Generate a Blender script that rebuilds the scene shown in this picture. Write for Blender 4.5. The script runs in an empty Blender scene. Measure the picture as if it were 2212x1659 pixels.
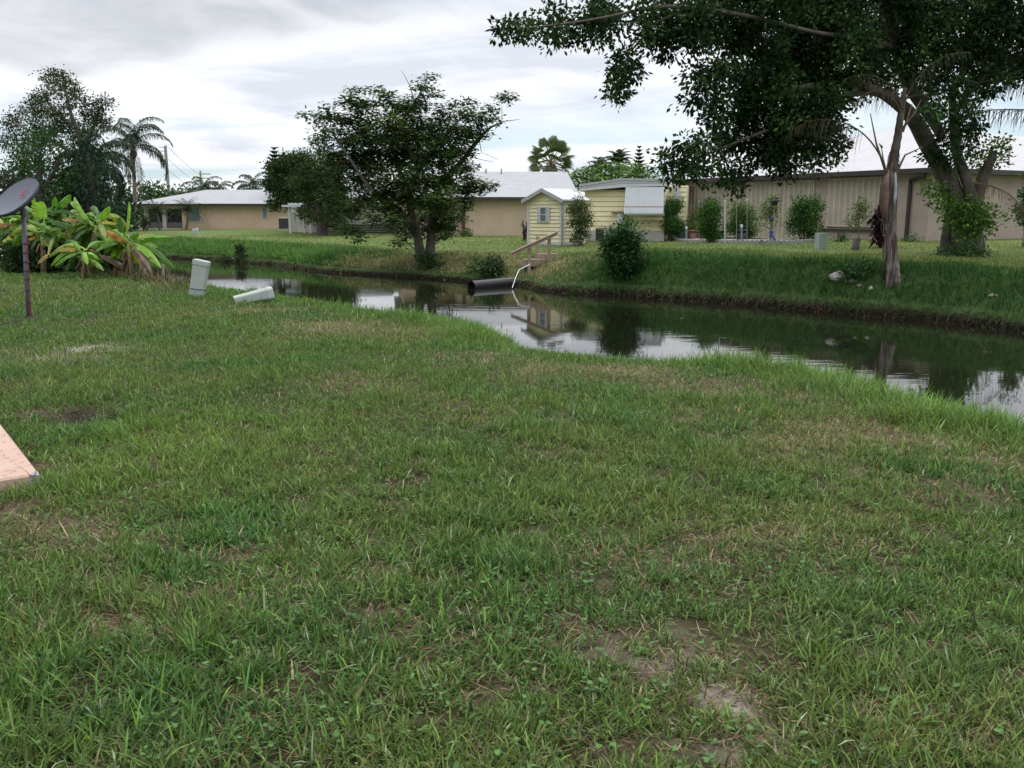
import bpy, math, random
import numpy as np
from mathutils import Vector

random.seed(7)
RNG = np.random.default_rng(11)
SC = bpy.context.scene
COL = SC.collection
PI = math.pi

# ------------------------------------------------------------------ camera model (photo units: 2212 wide)
K = 1024 / 2212.0
F = 887.0
TH = math.atan(172 / F)
EYE = 1.6
R2 = 0.70710678


def ray(x, y):
    u = (x * K - 512) / F
    v = (384 - y * K) / F
    c, s = math.cos(TH), math.sin(TH)
    return (u, c + v * s, -s + v * c)


def P(x, y, D):
    d = ray(x, y)
    k = D / d[1]
    return Vector((d[0] * k, D, EYE + d[2] * k))


def M(D):
    """metres per photo unit at depth D"""
    return D * K / F


# ------------------------------------------------------------------ value noise
_TAB = np.random.default_rng(3).random((256, 256))


def vnoise(x, y, scale=1.0, seed=0):
    x = np.asarray(x, float) * scale + seed * 17.31
    y = np.asarray(y, float) * scale + seed * 7.77
    xi = np.floor(x).astype(int)
    yi = np.floor(y).astype(int)
    fx = x - xi
    fy = y - yi
    fx = fx * fx * (3 - 2 * fx)
    fy = fy * fy * (3 - 2 * fy)
    a = _TAB[xi & 255, yi & 255]
    b = _TAB[(xi + 1) & 255, yi & 255]
    c = _TAB[xi & 255, (yi + 1) & 255]
    d = _TAB[(xi + 1) & 255, (yi + 1) & 255]
    return (a * (1 - fx) + b * fx) * (1 - fy) + (c * (1 - fx) + d * fx) * fy


def fbm(x, y, scale=1.0, seed=0, oct=3):
    r = 0
    a = 0.5
    for o in range(oct):
        r = r + a * vnoise(x, y, scale * 2 ** o, seed + o)
        a *= 0.5
    return r / (1 - 0.5 ** oct)


# ------------------------------------------------------------------ terrain
WATER = -1.22
_SFT = [-200, 0, 6.7, 9.4, 12, 15, 19, 22.6, 24.2, 25.2, 26.4, 28, 32.4, 35, 38.5, 46, 51, 59, 80, 300]
_SFS = [24.5, 24.5, 25.0, 25.8, 25.9, 26, 25.7, 25.0, 25.3, 26.2, 26.5, 26.2, 26.2, 25.6, 25.1, 26.7, 26.6, 25.9, 26, 26]
_SNT = [-200, -4, 1.9, 2.4, 2.9, 3.75, 4.6, 5.6, 6.4, 7.3, 8.1, 8.8, 9.7, 11.1, 12.6, 14.9, 18.1, 20.6, 24, 40, 300]
_SNS = [7.2, 7.2, 7.35, 7.5, 7.9, 8.5, 8.8, 8.65, 8.2, 8.05, 8.0, 8.25, 8.85, 9.3, 9.3, 9.35, 9.55, 9.8, 9.95, 9.9, 9.9]


def sfar(t):
    return np.interp(t, np.array(_SFT) * .94, np.array(_SFS) * .94) + 0.25 * (vnoise(t, t * 0, 0.9, 5) - 0.5) + 0.16 * (vnoise(t, t * 0, 2.6, 6) - 0.5)


def snear(t):
    return np.interp(t, _SNT, _SNS) + 0.16 * (vnoise(t, t * 0, 0.8, 9) - 0.5) + 0.12 * (vnoise(t, t * 0, 2.4, 10) - 0.5)


def st(x, y):
    return (x + y) * R2, (y - x) * R2


def xy(s, t):
    return (s - t) * R2, (s + t) * R2


def terr(x, y):
    x = np.asarray(x, float)
    y = np.asarray(y, float)
    s, t = st(x, y)
    a = sfar(t)
    b = snear(t)
    q = s - a
    zf = np.interp(q, [-4, -.4, -.04, .06, .25, .7, 1.3, 2.1, 3.2, 6, 12, 40], [-2.5, -1.7, -1.32, -1.10, -.98, -.64, -.14, .12, .20, .25, .33, .36])
    low = np.clip((t - 19) / 10, 0, 1); low = low * low * (3 - 2 * low)
    zl = np.interp(q, [-4, -.4, -.04, .06, .25, 1.5, 3.5, 7, 14, 24, 45], [-2.5, -1.7, -1.32, -1.12, -1.04, -.62, -.34, -.12, -.02, .05, .1])
    zf = zf * (1 - low) + zl * low
    zf = zf + np.clip(q / 2, 0, 1) * np.clip((7 - q) / 5, 0, 1) * 0.12 * (fbm(x, y, 0.55, 21) - 0.5) * 2
    p = s - b
    zn = np.interp(p, [-4, -1.0, 0, .5, 2.0, 4], [0, -.03, -.12, -.30, -1.37, -2.2])
    zn = zn + 0.05 * (fbm(x, y, 0.5, 31) - 0.5) * np.clip(-p / 2 + 1, 0, 1)
    hole = np.exp(-(((x + 3.33) ** 2) / 0.07 + ((y - 6.82) ** 2) / 0.05))
    zn = zn - 0.10 * hole
    return np.where(s < (a + b) * 0.5, zn, zf)


def tz(x, y):
    return float(terr(np.array([x]), np.array([y]))[0])


def G(x, y, dmax=200):
    """where the photo ray meets the terrain"""
    d = np.array(ray(x, y))
    Y = np.concatenate([np.arange(1.5, 60, 0.05), np.arange(60, dmax, 0.25)])
    k = Y / d[1]
    X = d[0] * k
    Z = EYE + d[2] * k
    T = terr(X, Y)
    h = np.nonzero(Z <= T)[0]
    i = h[0] if len(h) else len(Y) - 1
    return Vector((X[i], Y[i], T[i]))


# ------------------------------------------------------------------ tagging and linking
def tag(o, label=None, cat=None, group=None, kind=None):
    if label: o['label'] = label
    if cat: o['category'] = cat
    if group: o['group'] = group
    if kind: o['kind'] = kind
    return o


def thing(name, label, cat, loc=(0, 0, 0), group=None):
    o = bpy.data.objects.new(name, None)
    o.empty_display_size = 0.2
    COL.objects.link(o)
    o.location = loc
    return tag(o, label, cat, group)


def link(name, me, parent=None):
    o = bpy.data.objects.new(name, me)
    COL.objects.link(o)
    if parent is not None:
        o.parent = parent
        p = parent
        off = Vector((0, 0, 0))
        while p is not None:
            off += p.location
            p = p.parent
        me.transform(__import__('mathutils').Matrix.Translation(-off))
    return o


class NB:
    """numpy mesh accumulator (world coordinates)"""

    def __init__(s):
        s.v = []; s.f = []; s.c = []; s.n = 0; s.m = []

    def add(s, v, f, c, mi=0):
        v = np.asarray(v, np.float32).reshape(-1, 3)
        f = np.asarray(f, np.int32)
        c = np.asarray(c, np.float32)
        if c.ndim == 1:
            c = np.tile(c, (len(v), 1))
        s.v.append(v); s.f.append(f + s.n); s.c.append(c[:, :3]); s.n += len(v)
        s.m.append(np.full(len(f), mi, np.int32))

    def build(s, name, mats, parent=None, smooth=False):
        if not isinstance(mats, (list, tuple)): mats = [mats]
        me = bpy.data.meshes.new(name)
        v = np.concatenate(s.v)
        lp = np.concatenate([f.ravel() for f in s.f])
        tot = np.concatenate([np.full(len(f), f.shape[1], np.int32) for f in s.f])
        start = np.concatenate([[0], np.cumsum(tot)[:-1]]).astype(np.int32)
        me.vertices.add(len(v)); me.vertices.foreach_set('co', v.ravel())
        me.loops.add(len(lp)); me.loops.foreach_set('vertex_index', lp)
        me.polygons.add(len(tot)); me.polygons.foreach_set('loop_start', start)
        try: me.polygons.foreach_set('loop_total', tot)
        except Exception: pass
        for m in mats: me.materials.append(m)
        me.polygons.foreach_set('material_index', np.concatenate(s.m))
        me.polygons.foreach_set('use_smooth', np.full(len(tot), smooth, bool))
        ca = me.color_attributes.new('Col', 'FLOAT_COLOR', 'POINT')
        c = np.concatenate(s.c)
        ca.data.foreach_set('color', np.concatenate([c, np.ones((len(c), 1), np.float32)], 1).ravel())
        me.update(calc_edges=True)
        me.validate()
        return link(name, me, parent)

    # ---- solid helpers
    def quad(s, a, b, c, d, col=(1, 1, 1), mi=0):
        s.add([a, b, c, d], [[0, 1, 2, 3]], col, mi)

    def tri(s, a, b, c, col=(1, 1, 1), mi=0):
        s.add([a, b, c], [[0, 1, 2]], col, mi)

    def hexa(s, p, col=(1, 1, 1), mi=0):
        s.add(p, [[0, 3, 2, 1], [4, 5, 6, 7], [0, 1, 5, 4], [1, 2, 6, 5], [2, 3, 7, 6], [3, 0, 4, 7]], col, mi)

    def obox(s, o, a, b, c, col=(1, 1, 1), mi=0):
        """box from corner o along vectors a,b,c"""
        o, a, b, c = Vector(o), Vector(a), Vector(b), Vector(c)
        if a.cross(b).dot(c) < 0:
            a, b = b, a
        s.hexa([o, o + a, o + a + b, o + b, o + c, o + a + c, o + a + b + c, o + b + c], col, mi)

    def box(s, cx, cy, cz, sx, sy, sz, col=(1, 1, 1), rz=0, mi=0):
        a = Vector((math.cos(rz), math.sin(rz), 0)) * sx
        b = Vector((-math.sin(rz), math.cos(rz), 0)) * sy
        s.obox(Vector((cx, cy, cz)) - a / 2 - b / 2, a, b, (0, 0, sz), col, mi)

    def tube(s, pts, rad, n=6, col=(1, 1, 1), cap=True, mi=0, flat=1.0):
        pts = [Vector(p) for p in pts]
        if not isinstance(rad, (list, tuple)): rad = [rad] * len(pts)
        V = []
        prev = None
        for i, p in enumerate(pts):
            d = (pts[min(i + 1, len(pts) - 1)] - pts[max(i - 1, 0)])
            if d.length < 1e-9: d = Vector((0, 0, 1))
            d.normalize()
            if prev is None:
                ref = Vector((0, 0, 1)) if abs(d.z) < 0.9 else Vector((1, 0, 0))
                u = d.cross(ref).normalized()
            else:
                u = (prev - d * prev.dot(d))
                if u.length < 1e-6: u = d.orthogonal()
                u.normalize()
            prev = u
            w = d.cross(u)
            for k in range(n):
                an = 2 * PI * k / n
                V.append(p + (u * math.cos(an) + w * math.sin(an) * flat) * rad[i])
        Fq = []
        for i in range(len(pts) - 1):
            for k in range(n):
                k2 = (k + 1) % n
                Fq.append([i * n + k, i * n + k2, (i + 1) * n + k2, (i + 1) * n + k])
        c = np.asarray(col, float)
        if c.ndim == 2: c = np.repeat(c, n, 0)
        s.add(V, Fq, c, mi)
        if cap and n > 3:
            base = s.n - len(V)
            for ring, rev in ((0, True), (len(pts) - 1, False)):
                idx = [base + ring * n + k for k in range(n)]
                if rev: idx = idx[::-1]
                s.f.append(np.array([idx], np.int32)); s.m.append(np.full(1, mi, np.int32))

    def lathe(s, o, prof, n=16, col=(1, 1, 1), mi=0):
        V = []
        for r, z in prof:
            for k in range(n):
                an = 2 * PI * k / n
                V.append((o[0] + r * math.cos(an), o[1] + r * math.sin(an), o[2] + z))
        Fq = []
        for i in range(len(prof) - 1):
            for k in range(n):
                k2 = (k + 1) % n
                Fq.append([i * n + k, i * n + k2, (i + 1) * n + k2, (i + 1) * n + k])
        s.add(V, Fq, col, mi)


# ------------------------------------------------------------------ materials
def nodes_of(m):
    m.use_nodes = True
    nt = m.node_tree
    return nt, nt.nodes, nt.links, nt.nodes['Principled BSDF']


def mat(name, col, rough=0.7, var=0.15, vscale=3.0, bump=0.0, bscale=40.0, spec=0.3, metal=0.0, dirt=None, dscale=0.7, attr=False, streak=1.0):
    """painted / stucco / wood surface: base colour with noise variation, fine bump, optional blotchy dirt"""
    m = bpy.data.materials.new(name)
    nt, N, L, b = nodes_of(m)
    b.inputs['Roughness'].default_value = rough
    b.inputs['Metallic'].default_value = metal
    b.inputs['Specular IOR Level'].default_value = spec
    tc = N.new('ShaderNodeTexCoord')
    mp = N.new('ShaderNodeMapping'); mp.inputs['Scale'].default_value = (1, 1, streak)
    L.new(tc.outputs['Object'], mp.inputs['Vector'])
    n1 = N.new('ShaderNodeTexNoise'); n1.inputs['Scale'].default_value = vscale; n1.inputs['Detail'].default_value = 6
    L.new(mp.outputs['Vector'], n1.inputs['Vector'])
    mr = N.new('ShaderNodeMapRange')
    mr.inputs['From Min'].default_value = 0.3; mr.inputs['From Max'].default_value = 0.7
    mr.inputs['To Min'].default_value = 1 - var; mr.inputs['To Max'].default_value = 1 + var
    L.new(n1.outputs['Fac'], mr.inputs['Value'])
    mx = N.new('ShaderNodeMix'); mx.data_type = 'RGBA'; mx.blend_type = 'MULTIPLY'
    mx.inputs['Factor'].default_value = 1
    if attr:
        at = N.new('ShaderNodeVertexColor'); at.layer_name = 'Col'
        L.new(at.outputs['Color'], mx.inputs['A'])
    else:
        mx.inputs['A'].default_value = (*col, 1)
    L.new(mr.outputs['Result'], mx.inputs['B'])
    out = mx.outputs['Result']
    if dirt is not None:
        n2 = N.new('ShaderNodeTexNoise'); n2.inputs['Scale'].default_value = dscale; n2.inputs['Detail'].default_value = 8; n2.inputs['Roughness'].default_value = 0.65
        L.new(mp.outputs['Vector'], n2.inputs['Vector'])
        m2 = N.new('ShaderNodeMapRange'); m2.inputs['From Min'].default_value = 0.45; m2.inputs['From Max'].default_value = 0.75; m2.inputs['To Max'].default_value = 0.55
        L.new(n2.outputs['Fac'], m2.inputs['Value'])
        m3 = N.new('ShaderNodeMix'); m3.data_type = 'RGBA'
        L.new(m2.outputs['Result'], m3.inputs['Factor']); L.new(out, m3.inputs['A']); m3.inputs['B'].default_value = (*dirt, 1)
        out = m3.outputs['Result']
    L.new(out, b.inputs['Base Color'])
    if bump > 0:
        n4 = N.new('ShaderNodeTexNoise'); n4.inputs['Scale'].default_value = bscale; n4.inputs['Detail'].default_value = 4
        L.new(mp.outputs['Vector'], n4.inputs['Vector'])
        bp = N.new('ShaderNodeBump'); bp.inputs['Strength'].default_value = bump; bp.inputs['Distance'].default_value = 0.03
        L.new(n4.outputs['Fac'], bp.inputs['Height']); L.new(bp.outputs['Normal'], b.inputs['Normal'])
    return m


def leafmat(name, trans=0.25, rough=0.5, spec=0.3, vein=0.0):
    m = bpy.data.materials.new(name)
    nt, N, L, b = nodes_of(m)
    at = N.new('ShaderNodeVertexColor'); at.layer_name = 'Col'
    src = at.outputs['Color']
    if vein:
        tc = N.new('ShaderNodeTexCoord')
        n1 = N.new('ShaderNodeTexNoise'); n1.inputs['Scale'].default_value = 14; n1.inputs['Detail'].default_value = 6; n1.inputs['Roughness'].default_value = .7
        L.new(tc.outputs['Object'], n1.inputs['Vector'])
        mr = N.new('ShaderNodeMapRange'); mr.inputs['From Min'].default_value = .3; mr.inputs['From Max'].default_value = .7; mr.inputs['To Min'].default_value = 1 - vein; mr.inputs['To Max'].default_value = 1 + vein
        L.new(n1.outputs['Fac'], mr.inputs['Value'])
        mx = N.new('ShaderNodeMix'); mx.data_type = 'RGBA'; mx.blend_type = 'MULTIPLY'; mx.inputs['Factor'].default_value = 1
        L.new(src, mx.inputs['A']); L.new(mr.outputs['Result'], mx.inputs['B']); src = mx.outputs['Result']
    L.new(src, b.inputs['Base Color'])
    b.inputs['Roughness'].default_value = rough
    b.inputs['Specular IOR Level'].default_value = spec
    tr = N.new('ShaderNodeBsdfTranslucent')
    hs = N.new('ShaderNodeHueSaturation'); hs.inputs['Saturation'].default_value = 1.1; hs.inputs['Value'].default_value = 1.2
    L.new(src, hs.inputs['Color']); L.new(hs.outputs['Color'], tr.inputs['Color'])
    ms = N.new('ShaderNodeMixShader'); ms.inputs['Fac'].default_value = trans
    L.new(b.outputs['BSDF'], ms.inputs[1]); L.new(tr.outputs['BSDF'], ms.inputs[2])
    L.new(ms.outputs['Shader'], N['Material Output'].inputs['Surface'])
    return m


LEAF = leafmat('leaf_surface', .2, .65, .10)
GRASS = leafmat('grass_blade', 0.3, 0.6, 0.12)
BANANA = leafmat('banana_blade', 0.35, 0.4, 0.3, 0.35)
BARK = mat('bark', (1, 1, 1), 0.9, 0.3, 4, 0.7, 18, 0.15, attr=True)
BR = {'grey': (.17, .155, .14), 'brown': (.12, .09, .07), 'dark': (.06, .05, .045), 'palm': (.24, .21, .19)}
# ------------------------------------------------------------------ sky, sun, camera
def build_world():
    w = bpy.data.worlds.new('World'); SC.world = w
    w.use_nodes = True
    nt = w.node_tree; N = nt.nodes; L = nt.links
    bg = N['Background']; bg.inputs['Strength'].default_value = 0.1
    sky = N.new('ShaderNodeTexSky'); sky.sky_type = 'NISHITA'; sky.sun_disc = False
    sky.sun_elevation = math.radians(60); sky.sun_rotation = math.radians(SUN_ROT)
    sky.air_density = 1.0; sky.dust_density = 0.6
    tc = N.new('ShaderNodeTexCoord')
    sp = N.new('ShaderNodeSeparateXYZ'); L.new(tc.outputs['Generated'], sp.inputs[0])

    def math_(op, a, b=None, clamp=False):
        n = N.new('ShaderNodeMath'); n.operation = op; n.use_clamp = clamp
        for i, q in enumerate((a, b)):
            if q is None: continue
            if isinstance(q, (int, float)): n.inputs[i].default_value = q
            else: L.new(q, n.inputs[i])
        return n.outputs[0]

    def rng(v, a, b, c, d, smooth=True):
        n = N.new('ShaderNodeMapRange'); n.interpolation_type = 'SMOOTHSTEP' if smooth else 'LINEAR'
        L.new(v, n.inputs['Value'])
        n.inputs['From Min'].default_value = a; n.inputs['From Max'].default_value = b
        n.inputs['To Min'].default_value = c; n.inputs['To Max'].default_value = d
        return n.outputs['Result']

    z = math_('MAXIMUM', sp.outputs['Z'], 0.0)
    den = math_('ADD', z, 0.14)
    px = math_('DIVIDE', sp.outputs['X'], den)
    py = math_('DIVIDE', sp.outputs['Y'], den)
    cb = N.new('ShaderNodeCombineXYZ'); L.new(px, cb.inputs[0]); L.new(py, cb.inputs[1])

    def noise(scale, detail, off, sx=1.0, sy=1.0, rough=0.55, dist=0.0):
        mp = N.new('ShaderNodeMapping'); mp.inputs['Location'].default_value = off; mp.inputs['Scale'].default_value = (sx, sy, 1)
        L.new(cb.outputs[0], mp.inputs['Vector'])
        n = N.new('ShaderNodeTexNoise'); n.inputs['Scale'].default_value = scale; n.inputs['Detail'].default_value = detail
        n.inputs['Roughness'].default_value = rough; n.inputs['Distortion'].default_value = dist
        L.new(mp.outputs[0], n.inputs['Vector'])
        return n.outputs['Fac']

    big = noise(0.85, 8, (3.1, 0.4, 0), 1.0, 1.1, 0.55, 0.7)
    fine = noise(2.6, 8, (1.7, 5.2, 0), 1.0, .9, 0.52, 0.6)
    # deep grey bank, overhead and up to the left
    darkdir = math_('ADD', math_('MULTIPLY', sp.outputs['X'], -0.5), math_('MULTIPLY', z, 4.0))
    dark = rng(math_('ADD', darkdir, math_('MULTIPLY', math_('SUBTRACT', big, 0.5), 0.9)), 0.70, 1.0, 0, 1)
    dark = math_('MULTIPLY', dark, rng(z, 0.25, 0.45, 1, 0.15))
    tone = math_('ADD', math_('MULTIPLY', big, 0.68), math_('MULTIPLY', fine, 0.32))
    cr = N.new('ShaderNodeValToRGB')
    e = cr.color_ramp.elements
    e[0].position = 0.38; e[0].color = (*SKY_LO, 1)
    e[1].position = 0.60; e[1].color = (*SKY_HI, 1)
    m = cr.color_ramp.elements.new(0.48); m.color = (*SKY_MID, 1)
    L.new(tone, cr.inputs[0])
    dk = N.new('ShaderNodeMix'); dk.data_type = 'RGBA'
    L.new(math_('MULTIPLY', dark, 0.68), dk.inputs['Factor']); L.new(cr.outputs[0], dk.inputs['A'])
    dcol = N.new('ShaderNodeMix'); dcol.data_type = 'RGBA'
    L.new(rng(fine, 0.35, 0.65, 0, 1), dcol.inputs['Factor'])
    dcol.inputs['A'].default_value = (4.1, 4.35, 4.95, 1); dcol.inputs['B'].default_value = (6.1, 6.35, 7.0, 1)
    L.new(dcol.outputs['Result'], dk.inputs['B'])
    # thin openings of blue low in the sky
    gap = math_('MULTIPLY', rng(noise(1.5, 6, (7.3, 2.2, 0), 0.28, 1.2, 0.5, 0.3), 0.44, 0.60, 0, 1), rng(z, 0.03, 0.15, 1, 0))
    blue = math_('MULTIPLY', rng(sp.outputs['X'], .22, .40, 0, 1), math_('MULTIPLY', rng(z, .035, .065, 0, 1), rng(z, .10, .135, 1, 0)))
    gap = math_('MAXIMUM', gap, math_('MULTIPLY', blue, rng(fine, .35, .6, .9, .45)))
    skyb = N.new('ShaderNodeMix'); skyb.data_type = 'RGBA'; skyb.blend_type = 'MIX'
    skyb.inputs['Factor'].default_value = 0.55; L.new(sky.outputs[0], skyb.inputs['A']); skyb.inputs['B'].default_value = (5.2, 7.6, 9.2, 1)
    fin = N.new('ShaderNodeMix'); fin.data_type = 'RGBA'
    L.new(math_('MULTIPLY', gap, 0.9), fin.inputs['Factor']); L.new(dk.outputs['Result'], fin.inputs['A']); L.new(skyb.outputs['Result'], fin.inputs['B'])
    zb = N.new('ShaderNodeMix'); zb.data_type = 'RGBA'; zb.blend_type = 'MULTIPLY'; zb.inputs['Factor'].default_value = 1
    L.new(fin.outputs['Result'], zb.inputs['A']); L.new(rng(z, 0.28, 0.75, 1.0, ZENITH), zb.inputs['B'])
    L.new(zb.outputs['Result'], bg.inputs['Color'])


SUN_ROT = 20
ZENITH = 2.0
SKY_LO = (7.3, 7.6, 8.5)
SKY_MID = (9.2, 9.5, 10.1)
SKY_HI = (10.8, 11.0, 11.2)
build_world()

sun = bpy.data.lights.new('sun', 'SUN'); sun.energy = 1.2; sun.angle = math.radians(25); sun.color = (1.0, 0.96, 0.9)
so = bpy.data.objects.new('sun', sun); COL.objects.link(so)
so.rotation_euler = (math.radians(-30), 0, math.radians(-SUN_ROT))

cam = bpy.data.cameras.new('camera'); cam.sensor_width = 36; cam.lens = F / 1024 * 36
cam.clip_end = 6000; cam.clip_start = 0.05
co = bpy.data.objects.new('camera', cam); COL.objects.link(co)
co.location = (0, 0, EYE); co.rotation_euler = (PI / 2 - TH, 0, 0)
SC.camera = co
SC.view_settings.view_transform = 'Standard'
SC.view_settings.look = 'None'
SC.view_settings.gamma = 1.0
SC.view_settings.exposure = 0.1
SC.cycles.use_denoising = True
SC.cycles.max_bounces = 8
SC.cycles.transparent_max_bounces = 8

# ------------------------------------------------------------------ ground colours, shared by soil and blades
# patches of the near lawn: photo x, y, radius (m across, m deep), kind, strength
_PT = []
for (px, py, rx, ry, kind, w) in [
    (1290, 1205, .22, .12, 'dry', 1), (1230, 1215, .2, .12, 'dry', .8), (1250, 1280, .35, .12, 'bare', .7),
    (1440, 1435, .12, .10, 'sand', 1), (1520, 1520, .12, .12, 'sand', 1), (1470, 1475, .25, .18, 'bare', .8), (1640, 1625, .16, .06, 'sand', .9), (1590, 1600, .45, .10, 'bare', .9),
    (1280, 1370, .25, .10, 'bare', .6), (1350, 1420, .2, .12, 'bare', .5),
    (40, 1120, .45, .30, 'bare', 1), (140, 1170, .5, .3, 'dry', .6), (20, 1020, .3, .25, 'bare', .7),
    (190, 905, .28, .25, 'soil', 1), (120, 895, .4, .25, 'bare', .7), (230, 880, .3, .15, 'bare', .5),
    (430, 950, .8, .8, 'yel', .9), (330, 1000, .7, .5, 'yel', .7), (240, 1040, .5, .4, 'yel', .6),
    (180, 757, .35, .5, 'sand', .6), (90, 775, .6, .6, 'bare', .7), (60, 690, .3, .7, 'soil', .7),
    (720, 705, .8, 1.2, 'dry', .8), (860, 715, .5, .8, 'dry', .5), (760, 825, .5, .5, 'dry', .6), (550, 672, .7, .8, 'dry', .7), (640, 700, .5, .7, 'dry', .6), (700, 650, .5, .7, 'dry', .4),
    (1100, 815, .35, .3, 'bare', .7), (1190, 795, .4, .5, 'dry', .8), (1050, 770, .6, .7, 'dry', .6), (1350, 800, .7, .6, 'dry', .8), (1440, 830, .5, .5, 'dry', .8), (1590, 850, .5, .4, 'dry', .7),
    (1740, 860, .5, .5, 'dry', .6), (1600, 910, .3, .3, 'bare', .5), (1720, 955, .45, .3, 'dry', .9), (1800, 930, .6, .4, 'dry', .7), (1960, 950, .6, .45, 'dry', .9), (2080, 960, .5, .4, 'dry', .9), (2180, 1000, .4, .3, 'dry', .9),
    (1760, 1000, .35, .2, 'sand', .35), (2080, 1060, .4, .3, 'dry', .5), (1500, 900, .5, .3, 'dry', .5), (1540, 1180, .3, .2, 'bare', .5), (1680, 1170, .3, .2, 'dry', .5),
    (230, 1350, .7, .3, 'dry', .45), (620, 1290, .5, .3, 'dry', .5), (600, 1180, .3, .2, 'bare', .4), (200, 1270, .6, .3, 'bare', .4), (800, 1400, .5, .2, 'bare', .3), (880, 1350, .2, .1, 'bare', .6), (560, 1430, .4, .2, 'bare', .35), (1100, 1480, .4, .15, 'bare', .4),
    (1890, 1180, .15, .06, 'soil', .7), (2050, 1560, .5, .15, 'dry', .5), (1900, 1600, .4, .12, 'bare', .5), (1930, 1470, .3, .12, 'bare', .4),
]:
    g = G(px, py)
    _PT.append((g.x, g.y, rx, ry, kind, w))


def patch(x, y, kind):
    r = np.zeros_like(x)
    jx = x + 0.25 * (fbm(x, y, 2.2, 41) - .5)
    jy = y + 0.25 * (fbm(x, y, 2.2, 47) - .5)
    for (cx, cy, rx, ry, k, w) in _PT:
        if k != kind: continue
        r = np.maximum(r, w * np.exp(-(((jx - cx) / rx) ** 2 + ((jy - cy) / ry) ** 2) * 0.9))
    return r


def C(*a): return np.array(a, float)


def mixc(c, col, f):
    return c * (1 - f[:, None]) + col * f[:, None]


def BANKW(t): return np.interp(t, [0, 18, 26, 60], [2.7, 2.7, 3.6, 4.6])


def MOWN(t): return np.clip((t - 20.3) / 2, 0, 1) * np.clip((38 - t) / 4, 0, 1)


def soil_colour(x, y):
    s, t = st(x, y)
    a, b = sfar(t), snear(t)
    q, p = s - a, s - b
    n1 = fbm(x, y, 0.9, 51); n2 = fbm(x, y, 4.0, 55); n3 = fbm(x, y, 0.12, 58)
    near = mixc(np.tile(C(.046, .036, .022), (len(x), 1)), C(.065, .07, .03), np.clip(n1 * 1.2 - .1, 0, 1))
    near = mixc(near, C(.21, .165, .105), np.clip(patch(x, y, 'dry'), 0, 1) * .6)
    near = mixc(near, C(.13, .098, .068), np.clip(patch(x, y, 'bare'), 0, 1) * .85)
    near = mixc(near, C(.46, .41, .345), np.clip(patch(x, y, 'sand') * (n2 * 2.6 - .35), 0, 1))
    near = mixc(near, C(.025, .022, .018), np.clip(patch(x, y, 'soil'), 0, 1))
    away = np.clip((np.hypot(x, y) - 21) / 5, 0, 1); away = np.maximum(away, np.clip((np.abs(np.arctan2(x, y)) - .9) / .2, 0, 1))
    near = mixc(near, C(.085, .125, .038), away)
    near = mixc(near, C(.045, .038, .022), np.clip((p - .2) / .8, 0, 1))
    lawn = mixc(np.tile(C(.095, .135, .04), (len(x), 1)), C(.155, .175, .06), np.clip(n1 * 1.6 - .4, 0, 1))
    lawn = mixc(lawn, C(.085, .14, .04), np.clip(n3 * 2 - .6, 0, 1) * .6)
    far = lawn
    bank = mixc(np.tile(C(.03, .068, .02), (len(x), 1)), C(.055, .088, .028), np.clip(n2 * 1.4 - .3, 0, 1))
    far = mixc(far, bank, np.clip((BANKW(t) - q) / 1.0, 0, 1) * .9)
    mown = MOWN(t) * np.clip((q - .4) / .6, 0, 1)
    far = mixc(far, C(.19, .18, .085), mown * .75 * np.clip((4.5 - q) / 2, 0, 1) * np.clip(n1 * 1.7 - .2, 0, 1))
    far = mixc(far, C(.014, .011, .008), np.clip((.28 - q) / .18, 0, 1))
    return np.where((q < -3)[:, None], near, far)


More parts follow.
